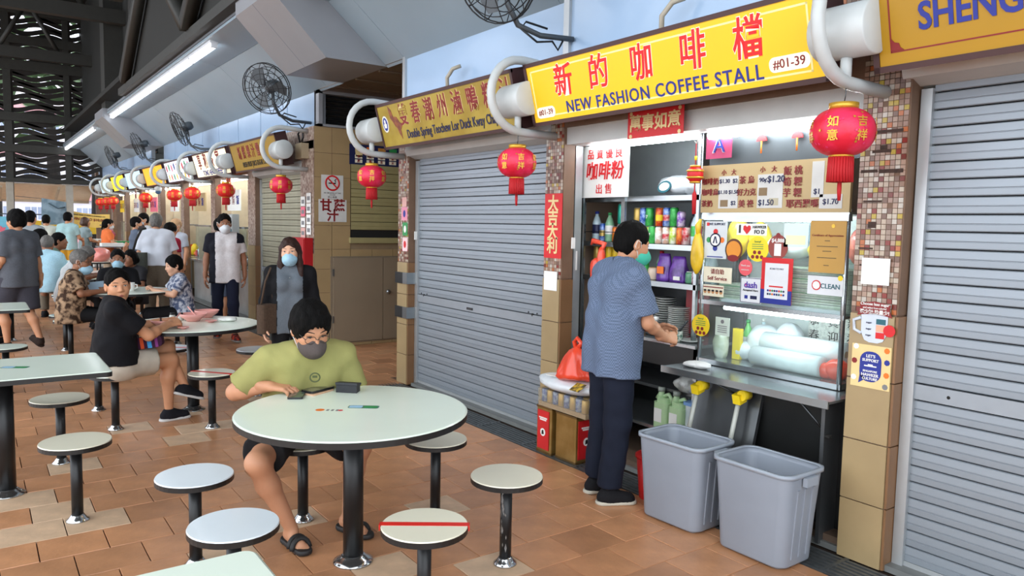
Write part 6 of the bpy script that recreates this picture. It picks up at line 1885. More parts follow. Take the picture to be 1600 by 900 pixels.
def person(label, loc, face, H, J, o, res=.012, hres=None):
    """o: outfit. face: heading in degrees, 0 = towards +Y, 90 = towards +X"""
    s = H / 1.735
    g = lambda k: V3(*J[k]) * s
    t = thing('person', label, 'person', loc, -R(face))
    hres = hres or max(.004, res * .55)
    fat = o.get('fat', 1.); skin = o['skin']; fem = o.get('female', False)
    lat = unit(g('shR') - g('shL')); lap = unit(g('hipR') - g('hipL'))
    hc = g('hea'); M = rotm(*[R(a) for a in o.get('head', (0, 0, 0))])
    HT = lambda x, y, z: hc + M @ (np.array((x, y, z)) * s * HS)
    sw = .88 if fem else 1.
    def torso(F, off, k=.05, w=fat):
        for d in (-1, 1):
            F.cap(g('pel') + lap * .072 * s * d, g('wai') + lat * (.058 if fem else .064) * s * d * w, (.098 * w + off) * s, (.088 * w + off) * s, k)
            F.cap(g('wai') + lat * (.058 if fem else .064) * s * d * w, g('che') + lat * .078 * s * d * sw, (.088 * w + off) * s, (.098 * (1 + (w - 1) * .5) + off) * s, k)
            F.cap(g('che') + lat * .078 * s * d * sw, g('nec') * .62 + g('sh' + 'LR'[d > 0]) * .38 - V3(0, 0, .045 * s), (.098 + off) * s, (.050 + off) * s, k)
        F.cap(g('shL') - V3(0, 0, .012 * s), g('shR') - V3(0, 0, .012 * s), (.044 + off) * s, (.044 + off) * s, k)
        for d in 'LR': F.cap(g('nec') - V3(0, 0, .012 * s), g('sh' + d) * .7 + g('nec') * .3 + V3(0, 0, -.006 * s), (.044 + off) * s, (.040 + off) * s, k)
        if fem:
            up = unit(g('nec') - g('che')); fw = np.cross(up, lat) 
            for d in (-1, 1): F.ell(g('che') + lat * .07 * s * d + fw * .075 * s, V3(.052, .05, .055) * s + off * s, .04)
    cuts_leg = []
    # ---- body: skin, one surface (trunk and limbs, head, hands)
    F = Field()
    torso(F, -.012)
    F.cap(g('nec') - V3(0, 0, .03 * s), HT(0, -.018, -.055), .056 * s * sw, .050 * s * sw, .04)
    af = o.get('armfat', 1.)
    for d in 'LR':
        F.cap(g('sh' + d), g('el' + d), .044 * s * af, .037 * s * af, .03); m_ = g('el' + d) * .72 + g('wr' + d) * .28
        F.cap(g('el' + d), m_, .037 * s * af, .038 * s * af, .02); F.cap(m_, g('wr' + d), .037 * s * af, .025 * s, .02)
        lf = o.get('legfat', 1.)
        F.cap(g('hip' + d), g('kn' + d), .076 * s * lf, .052 * s * lf, .04)
        a, b = g('kn' + d), g('an' + d); bk = np.cross(unit(b - a), unit(g('kn' + d) - g('hip' + d))); 
        fw = unit(V3(*J['ft' + d])); m_ = a * .66 + b * .34 - unit(fw - unit(b - a) * (fw @ unit(b - a))) * .018 * s
        F.cap(a, m_, .048 * s * lf, .050 * s * lf, .03); F.cap(m_, b, .048 * s * lf, .032 * s, .03)
        if o.get('shoe') in (None, 'slipper'):
            u = unit(V3(*J['up' + d])); f_ = unit(fw - u * (fw @ u))
            F.cap(b - u * .035 * s - f_ * .025 * s, b - u * .052 * s + f_ * .10 * s, .033 * s, .026 * s, .03)
            for q in range(5):
                sd = np.cross(f_, u) * (-1 if d == 'L' else 1)
                base = b - u * .058 * s + f_ * .10 * s + sd * (-.024 + .012 * q) * s
                F.cap(base, base + f_ * (.055 - .007 * abs(q - 1) - .003 * q) * s - u * .004 * s, .0115 * s, .008 * s, .004)
    parts = [F.mesh(res)]
    F = Field(); head_field(F, hc, M, s, fem); F.cap(HT(0, -.018, -.055), HT(0, -.02, -.105), .050 * s * sw, .052 * s * sw, .03)
    parts.append(F.mesh(hres))
    for d in 'LR':
        F = Field(); c_ = J['curl' + d] if J.get('curl' + d) is not None else J['curl']
        wr = g('wr' + d); F.cap(wr + unit(g('el' + d) - wr) * .06 * s, wr, .029 * s, .025 * s, .02)
        hand(F, wr, V3(*J['ha' + d]), V3(*J['pn' + d]), 1 if d == 'R' else -1, s * o.get('hands', 1.), c_)
        parts.append(F.mesh(.0042 if res < .0095 else .0055 if res < .013 else .0075))
    O('body', join_meshes('body', parts, skin), None, t)
    # ---- shirt
    if 'shirt' in o:
        F = Field(); off = o.get('loose', .014)
        torso(F, off)
        hem = o.get('hem', .10); dn = -unit(g('wai') - g('pel'))
        if o.get('seated'): dn = V3(0, 0, -1)
        for d in (-1, 1):
            F.cap(g('wai') + lat * .06 * s * d, g('pel') + lap * .08 * s * d + dn * hem * s, (.092 * fat + off) * s, (.098 * fat + off + .008) * s, .05)
        for d in 'LR':
            fr = o.get('sleeve', .72); a, b = g('sh' + d), g('el' + d); wr = g('wr' + d)
            if fr <= 1:
                e = a + (b - a) * fr; ax = unit(b - a)
                F.cap(a - V3(0, 0, .008 * s), e + ax * .05 * s, (.047 + off * .7) * s * af, (.048 + off * 1.15) * s * af, .03, cuts=[(e, ax)])
            else:
                e = b + (wr - b) * (fr - 1); ax = unit(wr - b)
                F.cap(a, b, (.052 + off * .6) * s * af, (.046 + off * .6) * s, .035); F.cap(b, e + ax * .05 * s, (.046 + off * .6) * s, (.034 + off * .6) * s, .025, cuts=[(e, ax)])
        nd = unit(HT(0, -.018, -.055) - g('nec')); nk = g('nec')
        F.cap(nk + nd * .022 * s + V3(0, 0, .01 * s), nk + nd * .16 * s, .060 * s * sw, .075 * s * sw, .012, op='s')
        if o.get('vneck'):
            fwd = np.cross(nd, lat); F.cap(nk + fwd * .07 * s, nk + fwd * .10 * s - nd * .05 * s, .03 * s, .016 * s, .01, op='s')
        if not o.get('seated'): F.cut(g('pel') + dn * hem * s, dn)
        else: F.cut(V3(0, 0, J['pel'][2] * s - o.get('cutz', .10) * s), (0, 0, -1))
        F.wave(o.get('folds', .0028), seed=len(label) % 7)
        if res < .012: F.wave(.0011, (95, 80, 60), len(label) % 5)
        v, f = F.mesh(res)
        mats, mi = o['shirt'], None
        me = join_meshes('shirt', [(v, f)], mats)
        if o.get('paint'):
            cen = v[f].mean(1) / s
            me.polygons.foreach_set('material_index', np.array([o['paint'](p) for p in cen], np.int32))
        sh_o = O('shirt', me, None, t)
        if o.get('collar'):
            F = Field(); F.cap(nk + nd * .008 * s, nk + nd * .035 * s, .070 * s, .066 * s, .01, cuts=[(nk + nd * .045 * s, nd)]); F.cap(nk - nd * .1 * s, nk + nd * .2 * s, .058 * s, .058 * s, .004, op='s'); F.cut(nk - nd * .02 * s, -nd)
            O('collar', join_meshes('collar', [F.mesh(hres)], o['shirt'] if not isinstance(o['shirt'], list) else o['shirt'][0]), None, t)
    # ---- lower garment
    if 'legs' in o:
        F = Field(); lf = o.get('legfat', 1.); lo_ = o.get('lloose', .014)
        for d in (-1, 1): F.cap(g('pel') + lap * .072 * s * d, g('wai') * .5 + g('pel') * .5 + lat * .065 * s * d, (.097 * fat + .006) * s, (.09 * fat + .006) * s, .05)
        fr = o.get('leglen', 1.93)
        for d in 'LR':
            a, b, c_ = g('hip' + d), g('kn' + d), g('an' + d)
            if fr <= 1:
                e = a + (b - a) * fr; ax = unit(b - a)
                F.cap(a, e + ax * .06 * s, (.080 + lo_) * s * lf, (.064 + lo_ * 1.6) * s * lf, .03, cuts=[(e, ax)])
            else:
                e = b + (c_ - b) * (fr - 1); ax = unit(c_ - b)
                F.cap(a, b, (.079 + lo_) * s * lf, (.056 + lo_) * s * lf, .04); F.cap(b, e + ax * .04 * s, (.056 + lo_) * s * lf, (.044 + lo_ * 1.2) * s * lf, .03, cuts=[(e, ax)])
        if o.get('skirt'):
            a, b = g('hipL') * .5 + g('hipR') * .5, g('knL') * .5 + g('knR') * .5; e = a + (b - a) * fr
            F.cap(a - V3(0, .06, .0) * s, e, .115 * s, .10 * s, .06, cuts=[(e, unit(b - a))])
            F.cap(g('pel') + lap * .085 * s - V3(0, 0, .03 * s), g('pel') - lap * .085 * s - V3(0, 0, .03 * s), .125 * s, .125 * s, .05); F.cut(V3(0, 0, J['pel'][2] * s - .125 * s), (0, 0, -1))
        F.wave(o.get('folds', .0025), seed=3)
        O(o.get('legname', 'trousers'), join_meshes('trousers', [F.mesh(res * 1.3)], o['legs']), None, t)
    # ---- shoes
    if o.get('shoe'):
        for d in 'LR':
            u = unit(V3(*J['up' + d])); fw = unit(V3(*J['ft' + d])); f_ = unit(fw - u * (fw @ u)); an = g('an' + d); sd = np.cross(f_, u)
            sole_p = an - u * .08 * s
            if o['shoe'] != 'slipper':
                F = Field()
                F.cap(an - u * .038 * s - f_ * .03 * s, an - u * .052 * s + f_ * .13 * s, .041 * s, .036 * s, .03); F.cap(an, an - u * .04 * s + f_ * .01 * s, .041 * s, .044 * s, .03)
                F.cap(an - u * .03 * s + f_ * .05 * s, an - u * .05 * s + f_ * .11 * s, .036 * s, .034 * s, .03)
                F.cut(sole_p + u * .018 * s, -u); F.cut(an + u * .018 * s, u)
                sh_o = O('shoe', join_meshes('shoe', [F.mesh(hres if res < .009 else res * .7)], o['shoemat']), None, t)
            F = Field()
            w_ = .044 if o['shoe'] != 'slipper' else .042
            F.cap(sole_p - f_ * .035 * s + u * .01 * s, sole_p + f_ * .135 * s + u * .01 * s, w_ * s, w_ * s * .98, .01); F.cut(sole_p + u * .024 * s, u); F.cut(sole_p + u * .001 * s, -u)
            so = O('sole', join_meshes('sole', [F.mesh(max(.0055, res * .65))], o.get('solemat', o['shoemat'])), None, sh_o if o['shoe'] != 'slipper' else t)
            if o['shoe'] == 'slipper':
                for q in (0, 1):
                    c_ = sole_p + f_ * (.105 - .035 * q) * s
                    O('strap', MB().tube([c_ + sd * .045 * s * math.cos(a) + u * (.012 + .048 * math.sin(a)) * s - f_ * .012 * s * math.sin(a) for a in [PI * i / 10 for i in range(11)]], .013 * s, 8), o['shoemat'], so)
            elif o.get('laces'):
                for q in range(4):
                    c_ = an - u * (.0 + .012 * q) * s + f_ * (.045 + .022 * q) * s
                    O('lace', MB().tube([c_ - sd * .018 * s + u * .004 * s, c_ + u * .010 * s, c_ + sd * .018 * s + u * .004 * s], .003 * s, 5), o['laces'], sh_o)
    # ---- hair
    if o.get('hair') is not None:
        F = Field(); hs = o.get('hairstyle', 'short'); vol = o.get('hairvol', 1.)
        E = lambda p, r, k=.02, op='u': F.ell(HT(*p), np.array(r) * s * HS, k * s, M, op)
        E((0, -.014, .034), (.084 * vol, .102 * vol, .098 * vol), .01)
        if hs != 'buzz': E((0, -.045, -.02), (.074 * vol, .062 * vol, .075), .03)
        t0 = o.get('hairline', .045)
        E((0, .115, -.062 + (t0 - .045)), (.072, .085, .125), .012, 's')
        E((0, .10, -.10), (.11, .093, .12), .01, 's')
        if hs in ('short', 'buzz'): F.cut(HT(0, -.05, -.072), M @ V3(0, -.35, -1))
        if hs == 'fringe':
            for q in range(7): F.cap(HT(-.055 + .018 * q, .062 - .004 * abs(q - 3), .085), HT(-.058 + .02 * q, .090 - .008 * abs(q - 3), .050 + .010 * (q % 2)), .020 * s, .007 * s, .012)
        if hs == 'bob':
            for x in (-1, 1): F.cap(HT(x * .068, -.01, .03), HT(x * .072, .0, -.075), .030 * s, .022 * s, .03)
            F.cap(HT(-.05, -.07, -.03), HT(.05, -.07, -.03), .045 * s, .045 * s, .04)
        if hs == 'long':
            for x in (-1, 1):
                F.cap(HT(x * .066, -.005, .03), HT(x * .080, .015, -.10), .028 * s, .026 * s, .03); F.cap(HT(x * .080, .015, -.10), HT(x * .095, .05, -.27), .028 * s, .020 * s, .03)
            F.cap(HT(-.05, -.06, -.02), HT(-.06, -.06, -.28), .045 * s, .03 * s, .04); F.cap(HT(.05, -.06, -.02), HT(.06, -.06, -.28), .045 * s, .03 * s, .04)
        if hs == 'tied':
            F.ell(HT(0, -.10, .01), V3(.035, .035, .035) * s, .02)
            F.cut(HT(0, -.05, -.085), M @ V3(0, -.35, -1))
        if hs == 'pony':
            F.cap(HT(0, -.095, .03), HT(0, -.13, -.10), .030 * s, .018 * s, .03)
        F.wave(.0022, (150, 140, 60), 1)
        O('hair', join_meshes('hair', [F.mesh(hres)], o['hair']), None, t)
    # ---- face
    fd = o.get('face', True)
    if fd:
        eb = MB()
        for x in (-1, 1):
            ey = MB(Matrix.Translation(HT(x * .031, .0785, .004)) @ Matrix(M.tolist()).to_4x4())
            ey.ball((0, 0, 0), (.0135 * s, .0095 * s, (.0068 if not o.get('squint') else .0038) * s), 12, 8, 0); ey.ball((0, .0065 * s, 0), (.0055 * s, .0045 * s, .0055 * s), 10, 6, 1)
            O('eye', ey, [mat('eye_white', '#d8d2ca', .2), mat('iris_dark', '#1a0f0a', .15)], t)
            O('eyelid', MB().tube([HT(x * (.031 + a), .086 - abs(a) * .35, .0085 - abs(a) * .15) for a in (-.017, -.008, 0, .008, .017)], [.0016 * s, .0026 * s, .003 * s, .0026 * s, .0016 * s], 5), mat('lash_dark', '#2a1a14', .7), t)
            O('eyebrow', MB().tube([HT(x * q, .0855 - (q - .02) * .42, .0255 + .004 * math.sin((q - .012) * 60)) for q in (.013, .025, .037, .049)], [.0028 * s, .0038 * s, .0034 * s, .0015 * s], 5), o.get('brow', mat('brow_dark', '#241812', .8)), t)
        if not o.get('mask'):
            O('lips', MB().tube([HT(q, .0925 - q * q * 14, -.061 - abs(q) * .10) for q in (-.022, -.011, 0, .011, .022)], [.002 * s, .0045 * s, .005 * s, .0045 * s, .002 * s], 6)
              .tube([HT(q, .0915 - q * q * 14, -.069 + abs(q) * .15) for q in (-.019, -.009, 0, .009, .019)], [.002 * s, .005 * s, .0055 * s, .005 * s, .002 * s], 6), o.get('lips', mat('lips', '#8f4a44', .4)), t)
    if o.get('mask'):
        F = Field(); dz = -.030 if o.get('mask_low') else -.011
        F.ell(HT(0, .042, -.052 + dz), V3(.066, .086, .066) * s * HS, .01, M); F.cap(HT(0, .10, -.03 + dz), HT(0, .118, -.045 + dz), .010 * s, .012 * s, .03)
        F.ell(HT(0, .042, -.052 + dz), V3(.060, .079, .060) * s * HS, .003, M, op='s')
        F.cut(HT(0, .012, 0), M @ V3(0, -1, .1)); F.cut(HT(0, 0, -.008 + dz), M @ V3(0, -.12, 1))
        mk = O('mask', join_meshes('mask', [F.mesh(min(hres, .0055))], o['mask']), None, t)
        for x in (-1, 1):
            O('ear_loop', MB().tube([HT(x * .060, .035, -.02 + dz), HT(x * .080, .012, .012), HT(x * .088, -.016, .016), HT(x * .087, -.02, -.02), HT(x * .074, .01, -.05), HT(x * .060, .03, -.075 + dz)], .0022 * s, 5), mat('loop_white', '#d8dcdc', .7), mk)
    if o.get('glasses'):
        gl_ = MB()
        for x in (-1, 1):
            gl_.tube([HT(x * .032 + .026 * math.cos(a), .103 - .006 * abs(math.cos(a)), -.002 + .019 * math.sin(a)) for a in [2 * PI * i / 16 for i in range(16)]], .0017 * s, 5, closed=True)
            gl_.tube([HT(x * .058, .097, .004), HT(x * .082, .02, .008), HT(x * .085, -.015, .004)], .002 * s, 5)
        gl_.tube([HT(-.007, .105, .002), HT(.007, .105, .002)], .0018 * s, 5)
        O('glasses', gl_, mat('frame_dark', '#2a2522', .3), t)
    t['_h'] = s
    return t, g, HT

# ---- skins and cloths
SK1 = mat('skin_tan', '#b98566', .5, var=.06, scale=9, spec=.35)
SK2 = mat('skin_warm', '#c08a68', .5, var=.06, scale=9, spec=.35)
SK3 = mat('skin_brown', '#8f6148', .5, var=.06, scale=9, spec=.35)
SK4 = mat('skin_fair', '#cfa084', .5, var=.05, scale=9, spec=.35)
HB = mat('hair_black', '#070606', .75, var=.4, scale=60, stretch=(1, 1, .2), bump=.6, bscale=120, spec=.12)
HBr = mat('hair_brown', '#2e1a14', .55, var=.3, scale=60, bump=.5, bscale=90, spec=.25)
HG = mat('hair_grey', '#5d5a57', .6, var=.3, scale=60, bump=.4, bscale=90)
def cloth(k, h, h2=None, sc=60., rough=.85, var=.08, bump=.15): return mat('cloth_' + k, h, rough, var=var, scale=sc, hex2=h2, bump=bump, bscale=220, spec=.2)
MK_B = mat('mask_blue', '#9cc3d8', .8, var=.05); MK_W = mat('mask_white', '#cfd3d8', .8, var=.05); MK_G = mat('mask_green', '#3fb39a', .75, var=.05); MK_D = mat('mask_grey', '#4c4341', .85, var=.12, scale=200)
def pose(base=STAND, **k):
    d = dict(base); d.update(k); return d

# ================= the man in green at the near table (faces -Y, head bent over the phone)
J = pose(sit(.43, .16), spread=0)
J.update(pel=(0, 0, .53), wai=(0, .03, .675), che=(0, .09, .835), nec=(.0, .155, .955), hea=(.01, .235, 1.07), shL=(-.19, .125, .915), shR=(.19, .125, .91),
         elR=(.345, .03, .73), wrR=(.20, .17, .775), haR=(-.80, .48, -.10), pnR=(.0, -.15, -1),
         elL=(-.27, .10, .66), wrL=(-.12, .26, .60), haL=(.7, .5, .0), pnL=(0, -.2, -1),
         hipL=(-.09, .02, .515), hipR=(.09, .02, .515), knR=(.30, .37, .45), anR=(.135, .345, .085), knL=(-.20, .39, .47), anL=(-.165, .31, .085),
         ftR=(-.2, 1, 0), ftL=(-.45, 1, 0), curlR=.45, curlL=.5)
m_olive = cloth('olive', '#96935c', sc=5, var=.10)
gm, g_, HT_ = person('man in green T-shirt and grey mask bent over a phone at the table', (1.40, 3.86, 0), 180 + 6, 1.72, J,
    dict(skin=SK1, shirt=m_olive, loose=.022, sleeve=.78, folds=.004, fat=1.12, armfat=1.12, legs=cloth('black_shorts', '#1c1c1e'), legname='shorts', leglen=.80, lloose=.02, legfat=1.12, seated=True,
         shoe='slipper', shoemat=mat('slipper_black', '#1b1a1b', .6), hair=HB, hairstyle='fringe', hairvol=1.12, hairline=.058, head=(6, -24, 2), mask=MK_D, glasses=True, squint=True), res=.0085, hres=.0042)
O('chest_print', MB().lathe([(.02, 0), (.027, 0), (.027, .002), (.02, .002), (.02, 0)], (0, 0, 0), 20, axis='y', cap=False).b2((-.012, -.001, -.002), (.012, .001, .010)), mat('print_olive', '#4b5230', .7), gm, (.015, .335, .83), rot=(R(-14), 0, R(-16)))
# ================= the man in the checked shirt
m_chk = mat('cloth_check', '#56657c', .85, var=.0, spec=.2)
_n = m_chk.node_tree
_c = _n.nodes.new('ShaderNodeTexChecker'); _c.inputs['Scale'].default_value = 110
_c.inputs['Color1'].default_value = (*lin('#505e74'), 1); _c.inputs['Color2'].default_value = (*lin('#687690'), 1)
_t = _n.nodes.new('ShaderNodeTexCoord'); _n.links.new(_t.outputs['Object'], _c.inputs['Vector']); _n.links.new(_c.outputs['Color'], _n.nodes['Principled BSDF'].inputs['Base Color'])
J = pose(pel=(0, 0, .95), wai=(0, .01, 1.11), che=(0, .03, 1.30), nec=(0, .06, 1.435), hea=(-.01, .125, 1.575), shL=(-.18, .03, 1.40), shR=(.18, .05, 1.385),
         elR=(.21, .12, 1.11), wrR=(.13, .29, 1.01), haR=(-.25, 1, -.12), pnR=(-.9, .0, -.5), elL=(-.22, .10, 1.12), wrL=(-.10, .36, 1.03), haL=(.3, 1, -.1), pnL=(.9, 0, -.4),
         hipL=(-.09, 0, .91), hipR=(.09, 0, .91), knL=(-.10, .01, .49), anL=(-.11, -.03, .08), knR=(.10, .0, .49), anR=(.10, -.05, .08), ftL=(-.05, 1, 0), ftR=(.25, 1, 0), curlR=.7, curlL=.6)
cm, cg, cHT = person('man in a blue checked shirt and green mask standing at the coffee stall', (3.01, 3.17, 0), 104, 1.66, J,
    dict(skin=SK1, shirt=m_chk, loose=.028, sleeve=.80, hem=.17, folds=.004, fat=1.10, collar=True, legs=cloth('navy_trousers', '#161b29', var=.15, sc=8), lloose=.026, folds2=1, shoe='trainer',
         shoemat=cloth('shoe_black', '#17171a'), solemat=mat('sole_cream', '#b9b3a4', .6), hair=HB, hairstyle='short', hairline=.05, head=(-4, -14, 0), mask=MK_G), res=.0085, hres=.0042)
# ================= the woman in black, seated cross-legged
J = pose(sit(.43, .06))
J.update(pel=(0, 0, .53), wai=(0, .005, .69), che=(0, .02, .865), nec=(-.01, .015, 1.0), hea=(-.02, .05, 1.125), shL=(-.165, .07, .965), shR=(.165, -.06, .955),
         elR=(.22, .16, .745), wrR=(.09, .40, .80), haR=(-.15, 1, .1), pnR=(-.6, .0, -.8), elL=(-.20, .20, .76), wrL=(-.10, .44, .80), haL=(.3, 1, .1), pnL=(.5, 0, -.9),
         hipL=(-.09, .02, .515), hipR=(.09, .02, .515), knL=(-.02, .44, .60), anL=(.10, .52, .27), knR=(.06, .42, .50), anR=(.06, .40, .08), ftR=(.12, 1, 0), ftL=(.3, 1, -.35), upL=(0, .35, 1), curlR=.8, curlL=.8)
wbk, wg, wHT = person('woman in black T-shirt and beige skirt, seated with crossed legs, looking round', (.83, 6.25, 0), 72, 1.68, J,
    dict(skin=SK2, female=True, fat=1.22, shirt=cloth('black_tee', '#121216'), loose=.022, vneck=True, cutz=.0, sleeve=.70, armfat=1.12, legs=cloth('beige_skirt', '#b9b0a2', sc=12), legname='skirt', skirt=True, leglen=.62, lloose=.02, legfat=1.08, seated=True,
         shoe='trainer', shoemat=cloth('shoe_dark', '#1a1a20'), solemat=mat('sole_white', '#c9c9c9', .6), laces=m_mag if 'm_mag' in globals() else mat('lace_magenta', '#a3204e', .6), hair=HB, hairstyle='tied', hairvol=.98, hairline=.066, head=(-104, -2, 4)), res=.009, hres=.0045)
O('watch', MB().lathe([(.028, -.012), (.031, -.012), (.031, .012), (.028, .012), (.028, -.012)], n=18, cap=False), mat('strap_brown', '#4a2c24', .5), wbk, tuple(wg('wrL') * .97 + wg('elL') * .03), rot=(R(80), 0, R(-20)))
tag(O('striped_purse', MB().prism(rrect(.20, .085, .03, 4), -.035, .035).b2((-.055, -.043, -.036), (-.03, .043, .036), 1).b2((-.005, -.043, -.0362), (.025, .043, .0362), 2).b2((.05, -.042, -.0361), (.07, .042, .0361), 3),
      [cloth('purse_dark', '#3a1c34'), cloth('purse_orange', '#c8502c'), cloth('purse_blue', '#3f8fc8'), cloth('purse_violet', '#7a3a7a')], None, (1.06, 6.18, .66), rot=(R(90), R(-8), R(-25))), 'striped purse on the lap of the woman in black', 'purse')
# ================= the woman with long hair
J = pose(elL=(-.225, -.02, 1.115), wrL=(-.25, .05, .88), elR=(.23, -.03, 1.115), wrR=(.23, .10, .90), knL=(-.085, .05, .49), anL=(-.085, .04, .08), anR=(.085, -.09, .09))
lw_, lg_, lHT = person('long-haired woman in grey top, black cardigan and blue mask by the red cabinet', (2.06, 5.92, 0), 200, 1.48, J,
    dict(skin=SK4, female=True, shirt=[cloth('grey_top', '#5d646c', sc=120), cloth('black_cardigan', '#121215')], paint=lambda p: 1 if (abs(p[0]) > .115 or p[1] < -.03) else 0, sleeve=1.15, hem=.13, loose=.010, fat=.92, armfat=.9,
         legs=cloth('black_jeans', '#141417'), lloose=.008, shoe='flat', shoemat=cloth('shoe_black', '#17171a'), hair=HBr, hairstyle='long', hairline=.055, head=(-8, 0, 3), mask=MK_B), res=.010, hres=.0048)
O('pendant', MB().ball(tuple(lg_('nec') + V3(0, .115, -.075)), .006, 8, 6), m_steel, lw_)
sb_ = thing('shoulder_bag', 'brown shoulder bag on the arm of the long-haired woman', 'bag', (1.87, 5.90, .84), R(20))
O('body', MB().prism(rrect(.17, .09, .035, 4), -.13, .10), cloth('bag_brown', '#4a3b30', var=.15), sb_)
O('strap', MB().tube([(-.06, 0, .10), (-.01, .01, .28), (.05, .02, .385), (.06, .03, .37), (.07, .02, .10)], .008, 6), cloth('bag_brown', '#4a3b30'), sb_)
# ================= the walking man in white and navy and the man behind him
J = pose(knL=(-.10, .16, .50), anL=(-.12, .20, .10), knR=(.10, .02, .49), anR=(.10, -.14, .11), ftL=(-.3, 1, .1), elL=(-.24, -.05, 1.12), wrL=(-.25, -.02, .87), elR=(.235, -.03, 1.12), wrR=(.25, .04, .87))
rm_, rg_, rHT = person('man in white T-shirt with navy sleeves walking past the bowls table', (2.68, 10.2, 0), 196, 1.69, J,
    dict(skin=SK3, shirt=[cloth('white_tee', '#c9c5c6'), cloth('navy_sleeve', '#15161f')], paint=lambda p: 1 if (p[0] > .115 or (p[0] > .07 and p[2] > 1.0 and p[2] < 1.18 and p[0] > .19 - (p[2] - 1.0) * .2) or p[0] < -.155 and p[2] > 1.33) else 0,
         loose=.02, sleeve=.72, hem=.16, legs=cloth('navy_jeans', '#14182a', sc=8), lloose=.014, shoe='trainer', shoemat=cloth('shoe_redblack', '#2a1a1c', h2='#a8341f', sc=20), solemat=mat('sole_grey', '#6a6560', .6),
         hair=HB, hairstyle='short', hairline=.05, head=(10, 0, 0), mask=MK_W), res=.011, hres=.005)
person('man in a dark blue T-shirt and grey shorts standing at the open stall', (2.93, 11.35, 0), 70, 1.64, pose(elR=(.22, .05, 1.12), wrR=(.2, .26, 1.05)),
    dict(skin=SK1, shirt=cloth('navy_tee', '#2b3a58'), loose=.02, legs=cloth('slate_shorts', '#4a5468'), legname='shorts', leglen=.95, lloose=.03, shoe='flat', shoemat=cloth('shoe_black', '#17171a'), hair=HB, hairline=.05, head=(-30, 0, 0), mask=MK_B), res=.013)
person('masked man waiting at the first lit stall, seen past the navy-sleeved shoulder', (3.2, 12.35, 0), 200, 1.62, pose(), dict(skin=SK2, shirt=cloth('teal_tee', '#35505e'), legs=cloth('slate_shorts', '#4a5468'), shoe='flat', shoemat=cloth('shoe_black', '#17171a'), hair=HB, mask=MK_B), res=.014)
# ================= people round the mugs table
J = pose(sit(.43, .12)); J.update(elR=(.26, .14, .78), wrR=(.10, .38, .80), elL=(-.25, .16, .78), wrL=(-.08, .40, .80), curl=.6)
m_batik = cloth('batik', '#3b2a20', h2='#a3876c', sc=16)
person('grey-haired man in brown batik shirt, mask pulled down, at the mugs table', (.86, 9.74, 0), 100, 1.66, J, dict(skin=SK3, shirt=m_batik, loose=.03, sleeve=.8, fat=1.15, legs=cloth('black_trousers', '#151517'), seated=True, shoe='flat', shoemat=cloth('shoe_black', '#17171a'),
       hair=HG, hairstyle='buzz', hairline=.065, head=(-10, -8, 0), mask=MK_B, mask_low=True, glasses=True), res=.011, hres=.005)
J = pose(sit(.43, .10)); J.update(elR=(.24, .16, .77), wrR=(.06, .36, .82), elL=(-.24, .16, .77), wrL=(-.06, .36, .82), haL=(.5, .6, .5), haR=(-.5, .6, .5), curl=.9)
person('woman in a white and blue floral blouse seated at the mugs table', (2.06, 9.75, 0), -88, 1.56, J, dict(skin=SK4, female=True, fat=1.12, shirt=cloth('floral', '#b9bcc6', h2='#4a5570', sc=22), loose=.022, sleeve=.75, legs=cloth('black_trousers', '#151517'), seated=True, shoe='flat',
       shoemat=cloth('shoe_black', '#17171a'), hair=HB, hairstyle='short', hairvol=1.06, hairline=.055, head=(12, -12, 0)), res=.011, hres=.005)
J = pose(sit(.43, .12))
person('woman in black with a blue mask seated behind the mugs table', (1.50, 10.75, 0), 190, 1.62, J, dict(skin=SK3, female=True, shirt=cloth('black_tee', '#121216'), loose=.02, legs=cloth('black_trousers', '#151517'), seated=True, shoe='flat', shoemat=cloth('shoe_black', '#17171a'),
       hair=HB, hairstyle='tied', hairline=.055, mask=MK_B), res=.012, hres=.0055)
person('man in a white shirt with a grey shoulder bag seen from behind', (2.19, 12.03, 0), 20, 1.685, pose(elL=(-.24, .0, 1.12), wrL=(-.22, .14, .92), elR=(.24, .04, 1.12), wrR=(.22, .2, .95)),
    dict(skin=SK1, shirt=cloth('white_shirt', '#ccd0da', sc=6), loose=.03, sleeve=.85, hem=.02, fat=1.12, collar=True, legs=cloth('khaki', '#6e6558'), lloose=.026, shoe='flat', shoemat=cloth('shoe_black', '#17171a'), hair=HG, hairline=.06, face=False), res=.012)
bg_ = thing('shoulder_bag', 'grey green shoulder bag hanging on the man in the white shirt', 'bag', (1.90, 11.90, .98), R(-20))
O('body', MB().prism(rrect(.28, .12, .04, 4), -.18, .12), cloth('bag_grey', '#4f524c', var=.15), bg_)
O('strap', MB().tube([(-.05, 0, .12), (0, -.0, .30), (.07, -.0, .45), (.13, .02, .47)], .018, 6), cloth('bag_strap', '#2c2a28'), bg_)
person('woman in a dark red T-shirt behind the man in the white shirt', (2.55, 12.9, 0), 60, 1.54, pose(), dict(skin=SK1, female=True, fat=1.15, shirt=cloth('wine', '#8f1f33'), legs=cloth('black_trousers', '#151517'), shoe='flat', shoemat=cloth('shoe_black', '#17171a'), hair=HB, hairstyle='short', hairvol=1.1), res=.014)
person('masked man in a tan cap at the lit stalls', (2.87, 14.0, 0), 240, 1.61, pose(), dict(skin=SK2, shirt=cloth('pale_shirt', '#a9adb8'), legs=cloth('black_trousers', '#151517'), shoe='flat', shoemat=cloth('shoe_black', '#17171a'), hair=mat('cap_tan', '#b9946e', .8), hairstyle='buzz', hairline=.03, mask=MK_B), res=.015)
